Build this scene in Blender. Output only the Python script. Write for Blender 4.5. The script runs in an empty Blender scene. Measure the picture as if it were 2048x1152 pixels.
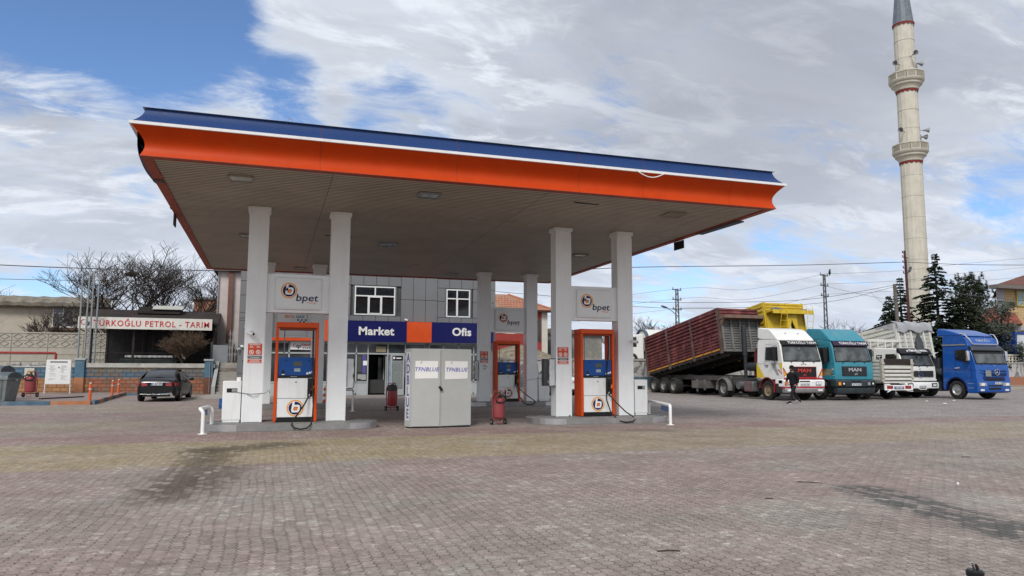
import bpy, math, random
from mathutils import Vector, Matrix
random.seed(7)
PI = math.pi
R = math.radians
SC = bpy.context.scene
COL = SC.collection

# ---------------------------------------------------------------- camera, world, sun, exposure
cam_d = bpy.data.cameras.new("camera")
cam_d.sensor_width = 36.0
cam_d.lens = 1469.1 / 2048 * 36.0
cam_d.clip_start = 0.1
cam_d.clip_end = 3000
cam = bpy.data.objects.new("camera", cam_d)
COL.objects.link(cam)
YAW, PITCH, ROLL = R(18.112), R(6.2605), R(0.215)
fw = Vector((math.cos(PITCH)*math.sin(YAW), math.cos(PITCH)*math.cos(YAW), math.sin(PITCH)))
rt = Vector((math.cos(YAW), -math.sin(YAW), 0))
up = rt.cross(fw)
r2 = math.cos(ROLL)*rt + math.sin(ROLL)*up
u2 = -math.sin(ROLL)*rt + math.cos(ROLL)*up
cm = Matrix((r2, u2, -fw)).transposed().to_4x4()
cm.translation = Vector((0, 0, 1.6))
cam.matrix_world = cm
SC.camera = cam

SUN_EL, SUN_AZ = R(44), R(212)      # azimuth measured clockwise from +Y: behind the viewer, to the left
world = bpy.data.worlds.new("World")
SC.world = world
world.use_nodes = True
wn, wl = world.node_tree.nodes, world.node_tree.links
wn.clear()

class NT:
    """tiny helper to write shader nodes"""
    def __init__(s, nt): s.nt = nt
    def n(s, t, **k):
        nd = s.nt.nodes.new(t)
        for a, b in k.items():
            if a.startswith('i_'):
                nd.inputs[int(a[2:]) if a[2:].isdigit() else a[2:].replace('_', ' ')].default_value = b
            else: setattr(nd, a, b)
        return nd
    def l(s, a, b): s.nt.links.new(a, b)
    def put(s, sock, v):
        if isinstance(v, bpy.types.NodeSocket): s.l(v, sock)
        else: sock.default_value = v
    def m(s, op, a, b=0.0, c=0.0, clamp=False):
        nd = s.n('ShaderNodeMath', operation=op); nd.use_clamp = clamp
        s.put(nd.inputs[0], a); s.put(nd.inputs[1], b); s.put(nd.inputs[2], c)
        return nd.outputs[0]
    def vm(s, op, a, b=(0, 0, 0), scale=None):
        nd = s.n('ShaderNodeVectorMath', operation=op)
        s.put(nd.inputs[0], a); s.put(nd.inputs[1], b)
        if scale is not None: s.put(nd.inputs['Scale'], scale)
        return nd.outputs['Value'] if op in ('DOT_PRODUCT', 'LENGTH', 'DISTANCE') else nd.outputs['Vector']
    def noise(s, vec, scale, detail=4, rough=0.55, dist=0.0, lac=2.0):
        nd = s.n('ShaderNodeTexNoise')
        s.l(vec, nd.inputs['Vector'])
        nd.inputs['Scale'].default_value = scale; nd.inputs['Detail'].default_value = detail
        nd.inputs['Roughness'].default_value = rough; nd.inputs['Distortion'].default_value = dist
        nd.inputs['Lacunarity'].default_value = lac
        return nd.outputs['Fac']
    def ramp(s, fac, lo, hi, a=0.0, b=1.0):
        nd = s.n('ShaderNodeMapRange'); nd.interpolation_type = 'SMOOTHSTEP'
        s.put(nd.inputs[0], fac)
        nd.inputs[1].default_value = lo; nd.inputs[2].default_value = hi
        nd.inputs[3].default_value = a; nd.inputs[4].default_value = b
        return nd.outputs[0]
    def mix(s, fac, a, b, mode='MIX'):
        nd = s.n('ShaderNodeMix', data_type='RGBA', blend_type=mode)
        s.put(nd.inputs[0], fac)
        for i, v in ((6, a), (7, b)):
            if isinstance(v, (tuple, list)): v = tuple(v)+(1,) if len(v) == 3 else tuple(v)
            s.put(nd.inputs[i], v)
        return nd.outputs[2]

W = NT(world.node_tree)
tc = W.n('ShaderNodeTexCoord')
D = tc.outputs['Generated']
sky = W.n('ShaderNodeTexSky', sky_type='NISHITA', sun_disc=False)
sky.sun_elevation = SUN_EL; sky.sun_rotation = SUN_AZ
sky.altitude = 1000; sky.air_density = 1.0; sky.dust_density = 0.6; sky.ozone_density = 2.5
sep = W.n('ShaderNodeSeparateXYZ'); W.l(D, sep.inputs[0])
zc = W.m('MAXIMUM', sep.outputs[2], 0.0)
inv = W.m('DIVIDE', 1.0, W.m('ADD', zc, 0.22))
cmb = W.n('ShaderNodeCombineXYZ')
W.l(W.m('MULTIPLY', sep.outputs[0], inv), cmb.inputs[0]); W.l(W.m('MULTIPLY', sep.outputs[1], inv), cmb.inputs[1])
CP = cmb.outputs[0]
warp = W.noise(CP, 1.3, 3)
CPw = W.vm('ADD', CP, W.vm('SCALE', cmb.outputs[0], (0, 0, 0), scale=0.0))
def px_dir(x, y):
    d = fw + r2*((x-1024)/1469.1) - u2*((y-576)/1469.1)
    return d.normalized()
mpp = W.n('ShaderNodeMapping'); W.l(CP, mpp.inputs[0]); mpp.inputs['Rotation'].default_value = (0, 0, R(-28)); mpp.inputs['Scale'].default_value = (0.75, 1.35, 1)
CPm = mpp.outputs[0]
big = W.noise(CPm, 1.5, 9, 0.60, 0.5)
fine = W.noise(CPm, 5.0, 9, 0.68, 0.5)
dens = W.m('ADD', W.m('MULTIPLY', W.m('SUBTRACT', big, 0.5), 1.5), W.m('MULTIPLY', W.m('SUBTRACT', fine, 0.5), 1.3))
dens = W.m('ADD', dens, 0.84)
# openings where the blue shows (directions on the sky dome)
for (x, y, rad, amt) in [(40, -80, 10, .30), (250, -10, 8.5, .27), (410, 50, 7, .30), (60, 40, 7, .24), (420, 150, 6, .22), (300, 100, 6, .15),
                         (640, 215, 4.2, .36), (800, 262, 4.2, .34), (560, 225, 3.2, .2), (770, 175, 3.0, .16), (930, 250, 3.5, .2),
                         (2045, 350, 4.0, .19), (1990, 455, 2.6, .30), (40, 590, 3.0, .34), (140, 598, 2.6, .32), (1560, 474, 3.0, .30), (1690, 458, 2.2, .2),
                         (1330, 560, 3.6, .34), (262, 385, 1.8, .28), (1250, 180, 3, .10)]:
    dd = px_dir(x, y)
    dot = W.vm('DOT_PRODUCT', D, tuple(dd))
    msk = W.ramp(dot, math.cos(R(rad*1.25)), math.cos(R(rad*0.25)), 0, amt)
    dens = W.m('SUBTRACT', dens, msk)
for (x, y, rad, amt) in [(560, 40, 3, .20), (690, 60, 4, .22), (130, 66, 1.6, .16), (310, 75, 3, .13), (700, 160, 3, .12), (470, 200, 3, .14), (640, 330, 3, .1)]:
    dd = px_dir(x, y)
    dot = W.vm('DOT_PRODUCT', D, tuple(dd))
    dens = W.m('ADD', dens, W.ramp(dot, math.cos(R(rad)), math.cos(R(rad*0.15)), 0, amt))
cover = W.ramp(dens, 0.20, 0.74)
# cloud shading: layered grey undersides with brighter ragged tops
thick = W.ramp(W.noise(CPm, 2.4, 9, 0.60, 0.8), 0.36, 0.64)
sh2 = W.ramp(W.noise(CPm, 6.5, 9, 0.66, 0.6), 0.34, 0.66)
puff = W.ramp(W.m('ADD', W.noise(CPm, 3.6, 9, 0.62, 1.0), W.m('MULTIPLY', W.m('SUBTRACT', fine, .5), .5)), 0.48, 0.66)
ccol = W.mix(thick, (0.62, 0.66, 0.72), (0.42, 0.455, 0.52))
ccol = W.mix(W.m('MULTIPLY', sh2, 0.42), ccol, (0.50, 0.55, 0.66))
edge = W.m('SUBTRACT', 1.0, W.ramp(dens, 0.60, 0.85))
ccol = W.mix(W.m('MULTIPLY', edge, 0.25), ccol, (0.62, 0.72, 0.88))
for (x, y, rad, amt) in [(1500, -60, 24, .62), (60, 170, 5, .55), (1250, 330, 6, .35), (1550, 260, 8, .3)]:
    dd = px_dir(x, y)
    topd = W.ramp(W.vm('DOT_PRODUCT', D, tuple(dd)), math.cos(R(rad)), math.cos(R(rad*.2)))
    ccol = W.mix(W.m('MULTIPLY', topd, amt), ccol, (0.34, 0.36, 0.42))
quiet = W.m('SUBTRACT', 1.0, W.m('MULTIPLY', W.ramp(W.vm('DOT_PRODUCT', D, tuple(px_dir(1500, 40))), math.cos(R(20)), math.cos(R(5))), 0.75))
ccol = W.mix(W.m('MULTIPLY', W.m('MULTIPLY', puff, 0.72), quiet), ccol, (0.80, 0.84, 0.90))
hor = W.ramp(sep.outputs[2], 0.0, 0.30)
ccol = W.mix(W.m('MULTIPLY', W.m('SUBTRACT', 1.0, hor), 0.6), ccol, (0.64, 0.70, 0.82))
skyc = W.mix(1.0, sky.outputs[0], (0.108, 0.122, 0.140), 'MULTIPLY')
fin = W.mix(cover, skyc, ccol)
# brighter thin cloud around the veiled sun behind the viewer
back = W.ramp(W.vm('DOT_PRODUCT', D, (-0.31, -0.95, 0.0)), 0.0, 0.9, 0, 0.7)
fin = W.mix(back, fin, (0.86, 0.88, 0.92))
below = W.ramp(sep.outputs[2], -0.03, 0.0)
fin = W.mix(below, (0.20, 0.19, 0.18), fin)
bg = W.n('ShaderNodeBackground'); W.l(fin, bg.inputs[0]); bg.inputs[1].default_value = 1.0
wo = W.n('ShaderNodeOutputWorld'); W.l(bg.outputs[0], wo.inputs[0])

sd = bpy.data.lights.new("sun", 'SUN'); sd.energy = 2.2; sd.angle = R(17); sd.color = (1.0, 0.96, 0.90)
so = bpy.data.objects.new("sun", sd); COL.objects.link(so)
sdir = Vector((math.sin(SUN_AZ)*math.cos(SUN_EL), math.cos(SUN_AZ)*math.cos(SUN_EL), math.sin(SUN_EL)))
so.rotation_euler = sdir.to_track_quat('Z', 'Y').to_euler()
so.location = (0, -20, 40)
SC.view_settings.view_transform = 'Standard'; SC.view_settings.look = 'None'
SC.view_settings.exposure = 0.2; SC.view_settings.gamma = 1.0; SC.view_settings.use_curve_mapping = False
SC.cycles.max_bounces = 6
SC.cycles.caustics_reflective = False; SC.cycles.caustics_refractive = False

# ---------------------------------------------------------------- mesh builder and object helpers
class MB:
    def __init__(s, M=None): s.v = []; s.f = []; s.mi = []; s.cur = 0; s.M = M
    def av(s, co):
        co = Vector(co)
        if s.M is not None: co = s.M @ co
        s.v.append(co); return len(s.v)-1
    def face(s, idx): s.f.append(tuple(idx)); s.mi.append(s.cur)
    def poly(s, pts): s.face([s.av(p) for p in pts]); return s
    def mat(s, i): s.cur = i; return s
    def box(s, x0, x1, y0, y1, z0, z1):
        i = [s.av((x, y, z)) for z in (z0, z1) for y in (y0, y1) for x in (x0, x1)]
        for q in ((0, 2, 3, 1), (4, 5, 7, 6), (0, 1, 5, 4), (1, 3, 7, 5), (3, 2, 6, 7), (2, 0, 4, 6)): s.face([i[k] for k in q])
        return s
    def obox(s, c, size, rz=0, rx=0, ry=0):
        m = Matrix.Translation(c) @ Matrix.Rotation(rz, 4, 'Z') @ Matrix.Rotation(rx, 4, 'X') @ Matrix.Rotation(ry, 4, 'Y')
        a, b, d = size[0]/2, size[1]/2, size[2]/2
        i = [s.av(m @ Vector((x, y, z))) for z in (-d, d) for y in (-b, b) for x in (-a, a)]
        for q in ((0, 2, 3, 1), (4, 5, 7, 6), (0, 1, 5, 4), (1, 3, 7, 5), (3, 2, 6, 7), (2, 0, 4, 6)): s.face([i[k] for k in q])
        return s
    def bar(s, p0, p1, w, h):
        p0, p1 = Vector(p0), Vector(p1); d = p1-p0; L = d.length; d.normalize()
        u = d.cross(Vector((0, 0, 1)))
        if u.length < 1e-3: u = Vector((1, 0, 0))
        u.normalize(); t = u.cross(d)
        i = [s.av(p+u*a*w/2+t*b*h/2) for p in (p0, p1) for b in (-1, 1) for a in (-1, 1)]
        for q in ((0, 2, 3, 1), (4, 5, 7, 6), (0, 1, 5, 4), (1, 3, 7, 5), (3, 2, 6, 7), (2, 0, 4, 6)): s.face([i[k] for k in q])
        return s
    def cyl(s, p0, p1, r0, r1=None, n=14, cap=True):
        p0, p1 = Vector(p0), Vector(p1); r1 = r0 if r1 is None else r1
        d = (p1-p0)
        if d.length < 1e-6: return s
        d.normalize()
        u = d.cross(Vector((0, 0, 1)))
        if u.length < 1e-3: u = Vector((1, 0, 0))
        u.normalize(); t = d.cross(u)
        a = [s.av(p0+(u*math.cos(2*PI*k/n)+t*math.sin(2*PI*k/n))*r0) for k in range(n)]
        b = [s.av(p1+(u*math.cos(2*PI*k/n)+t*math.sin(2*PI*k/n))*r1) for k in range(n)]
        for k in range(n):
            j = (k+1) % n; s.face((a[k], a[j], b[j], b[k]))
        if cap: s.face(a[::-1]); s.face(b)
        return s
    def tube(s, pts, r, n=8):
        pts = [Vector(p) for p in pts]; rings = []
        rr = r if isinstance(r, (list, tuple)) else [r]*len(pts)
        pu = None
        for i, p in enumerate(pts):
            d = (pts[min(i+1, len(pts)-1)]-pts[max(i-1, 0)])
            d.normalize()
            u = d.cross(Vector((0, 0, 1))) if pu is None else pu-d*pu.dot(d)
            if u.length < 1e-3: u = d.cross(Vector((1, 0, 0)))
            u.normalize(); pu = u; t = d.cross(u)
            rings.append([s.av(p+(u*math.cos(2*PI*k/n)+t*math.sin(2*PI*k/n))*rr[i]) for k in range(n)])
        for a, b in zip(rings, rings[1:]):
            for k in range(n):
                j = (k+1) % n; s.face((a[k], a[j], b[j], b[k]))
        s.face(rings[0][::-1]); s.face(rings[-1])
        return s
    def lathe(s, prof, c=(0, 0, 0), n=20, axis='z', closed=False):
        c = Vector(c); rings = []
        for (r, h) in prof:
            ring = []
            for k in range(n):
                a = 2*PI*k/n; q = (r*math.cos(a), r*math.sin(a), h)
                if axis == 'x': q = (h, r*math.cos(a), r*math.sin(a))
                if axis == 'y': q = (r*math.cos(a), h, r*math.sin(a))
                ring.append(s.av(c+Vector(q)))
            rings.append(ring)
        pr = list(zip(rings, rings[1:]))
        if closed: pr.append((rings[-1], rings[0]))
        for a, b in pr:
            for k in range(n):
                j = (k+1) % n; s.face((a[k], a[j], b[j], b[k]))
        if not closed:
            if prof[0][0] > 1e-4: s.face(rings[0][::-1])
            if prof[-1][0] > 1e-4: s.face(rings[-1])
        return s
    def prism(s, pts, axis, a, b, hw=None):
        """extrude a 2d outline. axis 'x': pts are (y,z); 'y': (x,z); 'z': (x,y). hw(p)->half width overrides a,b"""
        def mk(p, t):
            if axis == 'x': return (t, p[0], p[1])
            if axis == 'y': return (p[0], t, p[1])
            return (p[0], p[1], t)
        A = [s.av(mk(p, -hw(p) if hw else a)) for p in pts]; B = [s.av(mk(p, hw(p) if hw else b)) for p in pts]
        n = len(pts)
        for k in range(n):
            j = (k+1) % n; s.face((A[k], A[j], B[j], B[k]))
        s.face(A[::-1]); s.face(B)
        return s
    def strip(s, rows):
        """grid of points rows[i][j]"""
        ids = [[s.av(p) for p in r] for r in rows]
        for a, b in zip(ids, ids[1:]):
            for k in range(len(a)-1): s.face((a[k], a[k+1], b[k+1], b[k]))
        return s
    def blob(s, c, r, n=10, m=6, jit=0.0):
        c = Vector(c); rings = []
        for i in range(m+1):
            th = PI*i/m; ring = []
            for k in range(n):
                ph = 2*PI*k/n; j = 1+random.uniform(-jit, jit)
                ring.append(s.av(c+Vector((r[0]*math.sin(th)*math.cos(ph)*j, r[1]*math.sin(th)*math.sin(ph)*j, r[2]*math.cos(th)*j))))
            rings.append(ring)
        for a, b in zip(rings, rings[1:]):
            for k in range(n):
                j = (k+1) % n; s.face((a[k], b[k], b[j], a[j]))
        return s
    def build(s, name, mats, parent=None, smooth=False, bevel=0, seg=2, world=False, autosm=None):
        me = bpy.data.meshes.new(name)
        vs = s.v
        if parent is not None and world:
            root = parent
            while root.parent: root = root.parent
            off = root.location
            vs = [v-off for v in s.v]
        me.from_pydata([tuple(v) for v in vs], [], s.f)
        if not isinstance(mats, (list, tuple)): mats = [mats]
        for m in mats: me.materials.append(m)
        for p, i in zip(me.polygons, s.mi): p.material_index = min(i, len(mats)-1)
        if smooth:
            for p in me.polygons: p.use_smooth = True
            try: me.set_sharp_from_angle(angle=R(autosm or 38))
            except Exception: pass
        me.update()
        o = bpy.data.objects.new(name, me); COL.objects.link(o)
        if parent is not None: o.parent = parent
        if bevel:
            bv = o.modifiers.new("bevel", 'BEVEL'); bv.width = bevel; bv.segments = seg; bv.limit_method = 'ANGLE'; bv.angle_limit = R(40)
            for p in me.polygons: p.use_smooth = True
            try: me.set_sharp_from_angle(angle=R(38))
            except Exception: pass
        return o

def thing(name, label, cat, loc=(0, 0, 0), rz=0, group=None):
    o = bpy.data.objects.new(name, None); COL.objects.link(o)
    o.location = loc; o.rotation_euler = (0, 0, rz); o.empty_display_size = 0.3
    o["label"] = label; o["category"] = cat
    if group: o["group"] = group
    return o
def tag(o, label, cat, group=None):
    o["label"] = label; o["category"] = cat
    if group: o["group"] = group
    return o
def struct(o, kind="structure"): o["kind"] = kind; return o
def dup(root, loc=None, rz=None, label=None, group=None):
    r = root.copy(); COL.objects.link(r)
    if loc is not None: r.location = loc
    if rz is not None: r.rotation_euler = (0, 0, rz)
    if label: r["label"] = label
    if group: r["group"] = group
    for ch in list(root.children):
        c = ch.copy(); COL.objects.link(c); c.parent = r
        for g in list(ch.children):
            d = g.copy(); COL.objects.link(d); d.parent = c
    return r

# ---------------------------------------------------------------- materials
MATS = {}
def mat(name, col, rough=0.6, metal=0.0, var=0.10, scale=2.5, bump=0.0, bscale=40, coat=0.0, dirt=None, dirt_amt=0.0, dirt_scale=1.2, streak=False, emit=None):
    if name in MATS: return MATS[name]
    m = bpy.data.materials.new(name); m.use_nodes = True
    nt = m.node_tree; nt.nodes.clear(); N = NT(nt)
    out = N.n('ShaderNodeOutputMaterial'); b = N.n('ShaderNodeBsdfPrincipled'); N.l(b.outputs[0], out.inputs[0])
    t = N.n('ShaderNodeTexCoord'); O = t.outputs['Object']
    c = tuple(col)
    n1 = N.noise(O, scale, 6, 0.6)
    f = N.ramp(n1, 0.25, 0.75)
    lo = tuple(max(0, x*(1-var)) for x in c); hi = tuple(min(1, x*(1+var*0.7)) for x in c)
    cc = N.mix(f, lo, hi)
    if dirt is not None:
        vec = O
        if streak:
            mp = N.n('ShaderNodeMapping'); N.l(O, mp.inputs[0]); mp.inputs['Scale'].default_value = (1, 1, 0.12); vec = mp.outputs[0]
        n2 = N.noise(vec, dirt_scale*(4 if streak else 1), 8, 0.68)
        cc = N.mix(N.ramp(n2, 0.48, 0.75, 0, dirt_amt), cc, dirt)
    N.l(cc, b.inputs['Base Color'])
    N.l(N.ramp(N.noise(O, scale*3, 5, 0.6), 0.2, 0.8, max(0.02, rough-0.08), min(1, rough+0.1)), b.inputs['Roughness'])
    b.inputs['Metallic'].default_value = metal
    b.inputs['Specular IOR Level'].default_value = 0.5 if (rough < 0.3 or metal) else 0.3
    if coat: b.inputs['Coat Weight'].default_value = coat; b.inputs['Coat Roughness'].default_value = 0.08
    if bump:
        bp = N.n('ShaderNodeBump'); bp.inputs['Strength'].default_value = bump; bp.inputs['Distance'].default_value = 0.02
        N.l(N.noise(O, bscale, 5, 0.6), bp.inputs['Height']); N.l(bp.outputs[0], b.inputs['Normal'])
    if emit:
        b.inputs['Emission Color'].default_value = (*emit[0], 1); b.inputs['Emission Strength'].default_value = emit[1]
    MATS[name] = m
    return m

def brickmat(name, c1, c2, mortar, w, h, axes='xz', ms=0.012, off=0.5, var=0.25, bump=0.4, rough=0.85, dirt=None, dirt_amt=0.5):
    if name in MATS: return MATS[name]
    m = bpy.data.materials.new(name); m.use_nodes = True
    nt = m.node_tree; nt.nodes.clear(); N = NT(nt)
    out = N.n('ShaderNodeOutputMaterial'); b = N.n('ShaderNodeBsdfPrincipled'); N.l(b.outputs[0], out.inputs[0])
    t = N.n('ShaderNodeTexCoord'); O = t.outputs['Object']
    sp = N.n('ShaderNodeSeparateXYZ'); N.l(O, sp.inputs[0])
    cb = N.n('ShaderNodeCombineXYZ')
    ax = {'x': 0, 'y': 1, 'z': 2}
    if axes == 'az':   # both wall directions
        N.l(N.m('ADD', sp.outputs[0], sp.outputs[1]), cb.inputs[0]); N.l(sp.outputs[2], cb.inputs[1])
    else:
        N.l(sp.outputs[ax[axes[0]]], cb.inputs[0]); N.l(sp.outputs[ax[axes[1]]], cb.inputs[1])
    br = N.n('ShaderNodeTexBrick'); N.l(cb.outputs[0], br.inputs['Vector'])
    br.offset = off
    br.inputs['Color1'].default_value = (*c1, 1); br.inputs['Color2'].default_value = (*c2, 1); br.inputs['Mortar'].default_value = (*mortar, 1)
    br.inputs['Scale'].default_value = 1; br.inputs['Mortar Size'].default_value = ms; br.inputs['Mortar Smooth'].default_value = 0.2
    br.inputs['Brick Width'].default_value = w; br.inputs['Row Height'].default_value = h; br.inputs['Bias'].default_value = 0
    n1 = N.noise(O, 3, 7, 0.65)
    cc = N.mix(N.ramp(n1, 0.3, 0.7, 0, var), br.outputs['Color'], tuple(x*0.45 for x in c1))
    if dirt: cc = N.mix(N.ramp(N.noise(O, 0.9, 8, 0.7), 0.47, 0.62, 0, dirt_amt), cc, dirt)
    N.l(cc, b.inputs['Base Color']); b.inputs['Roughness'].default_value = rough
    bp = N.n('ShaderNodeBump'); bp.inputs['Strength'].default_value = bump; bp.inputs['Distance'].default_value = 0.02; bp.invert = True
    N.l(N.m('SUBTRACT', br.outputs['Fac'], N.m('MULTIPLY', N.noise(O, 30, 4), 0.3)), bp.inputs['Height']); N.l(bp.outputs[0], b.inputs['Normal'])
    MATS[name] = m
    return m

WHITE = mat('painted white metal', (0.80, 0.81, 0.81), 0.42, var=0.04, dirt=(0.38, 0.35, 0.30), dirt_amt=0.25, streak=True)
COLW = mat('white column cladding', (0.82, 0.84, 0.85), 0.45, var=0.03, dirt=(0.56, 0.54, 0.50), dirt_amt=0.22, dirt_scale=1, streak=True)
PANEL = mat('grey sign panel', (0.76, 0.78, 0.79), 0.4, var=0.04)
ORANGE = mat('orange fascia paint', (0.50, 0.046, 0.002), 0.38, var=0.06, coat=0.0, bump=0.12, bscale=1.3, dirt=(0.45, 0.07, 0.01), dirt_amt=0.35, dirt_scale=0.7)
for n_ in ORANGE.node_tree.nodes:
    if n_.type == 'BSDF_PRINCIPLED': n_.inputs['Specular IOR Level'].default_value = 0.18
ORANGE2 = mat('orange dispenser paint', (0.66, 0.075, 0.006), 0.38, var=0.06)
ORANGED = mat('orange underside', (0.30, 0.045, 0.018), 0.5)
BLUE = mat('blue fascia paint', (0.009, 0.038, 0.145), 0.45, var=0.05, bump=0.10, bscale=1.3)
BLUES = mat('blue sign face', (0.004, 0.006, 0.085), 0.4, var=0.03)
BLUED = mat('blue dispenser panel', (0.006, 0.065, 0.27), 0.4, var=0.06)
NAVY = mat('navy print', (0.008, 0.010, 0.065), 0.5, var=0)
OPRINT = mat('orange print', (0.80, 0.22, 0.02), 0.5, var=0)
YPRINT = mat('pale orange print', (0.85, 0.50, 0.12), 0.5, var=0)
WPRINT = mat('white print', (0.85, 0.85, 0.85), 0.5, var=0)
LETW = mat('sign letter white', (0.72, 0.72, 0.70), 0.45, var=0.05)
REDS = mat('red sticker', (0.62, 0.08, 0.03), 0.5, var=0.05)
BLACK = mat('black plastic', (0.012, 0.012, 0.013), 0.5, var=0.2)
RUBBER = mat('black rubber', (0.018, 0.018, 0.018), 0.75, var=0.3, dirt=(0.12, 0.11, 0.10), dirt_amt=0.5, dirt_scale=6)
CHROME = mat('bright metal', (0.72, 0.72, 0.74), 0.22, metal=1.0, var=0.05)
STEEL = mat('brushed steel', (0.56, 0.56, 0.57), 0.34, metal=0.9, var=0.1, bump=0.05)
GREYM = mat('grey metal', (0.30, 0.31, 0.32), 0.45, metal=0.3, var=0.1)
DGREY = mat('dark grey metal', (0.06, 0.062, 0.068), 0.55, var=0.25, dirt=(0.16, 0.14, 0.12), dirt_amt=0.4)
GLASS = mat('dark window glass', (0.012, 0.014, 0.017), 0.06, var=0.3)
GLASS2 = mat('shop glass', (0.035, 0.042, 0.045), 0.05, var=0.5, scale=0.8)
WSCR = mat('windscreen glass', (0.075, 0.085, 0.085), 0.05, var=0.75, scale=1.9, coat=0.5)
CONC = mat('concrete', (0.36, 0.34, 0.31), 0.9, var=0.18, bump=0.3, dirt=(0.16, 0.14, 0.12), dirt_amt=0.5)
ISLE = mat('island grey coating', (0.20, 0.20, 0.195), 0.7, var=0.15, bump=0.1, dirt=(0.33, 0.31, 0.28), dirt_amt=0.4)
CAB = mat('cabinet grey', (0.42, 0.43, 0.415), 0.5, var=0.04, dirt=(0.36, 0.34, 0.30), dirt_amt=0.15, streak=True)
REDP = mat('red extinguisher paint', (0.33, 0.022, 0.03), 0.35, var=0.12, coat=0.3)

FONT_CACHE = {}
def text_mb(txt, size, depth=0.004, off=0.0, shear=0.0, sx=1.0, spacing=1.0):
    cu = bpy.data.curves.new('t', 'FONT'); cu.body = txt; cu.size = size; cu.extrude = depth; cu.offset = off
    cu.shear = shear; cu.space_character = spacing; cu.align_x = 'CENTER'; cu.align_y = 'CENTER'; cu.resolution_u = 3
    o = bpy.data.objects.new('t', cu); COL.objects.link(o)
    dg = bpy.context.evaluated_depsgraph_get(); dg.update()
    me = bpy.data.meshes.new_from_object(o.evaluated_get(dg))
    vs = [Vector((v.co.x*sx, v.co.y, v.co.z)) for v in me.vertices]; fs = [tuple(p.vertices) for p in me.polygons]
    bpy.data.objects.remove(o); bpy.data.curves.remove(cu); bpy.data.meshes.remove(me)
    return vs, fs
def add_text(mb, txt, c, size, rot=None, **k):
    """front-facing (-y) lettering centred at c. rot: matrix applied before translation"""
    vs, fs = text_mb(txt, size, **k)
    base = len(mb.v); m = rot if rot else Matrix.Rotation(PI/2, 3, 'X')
    for v in vs: mb.av(m @ v + Vector(c))
    for f in fs: mb.face([base+i for i in f])
    return mb

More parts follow.
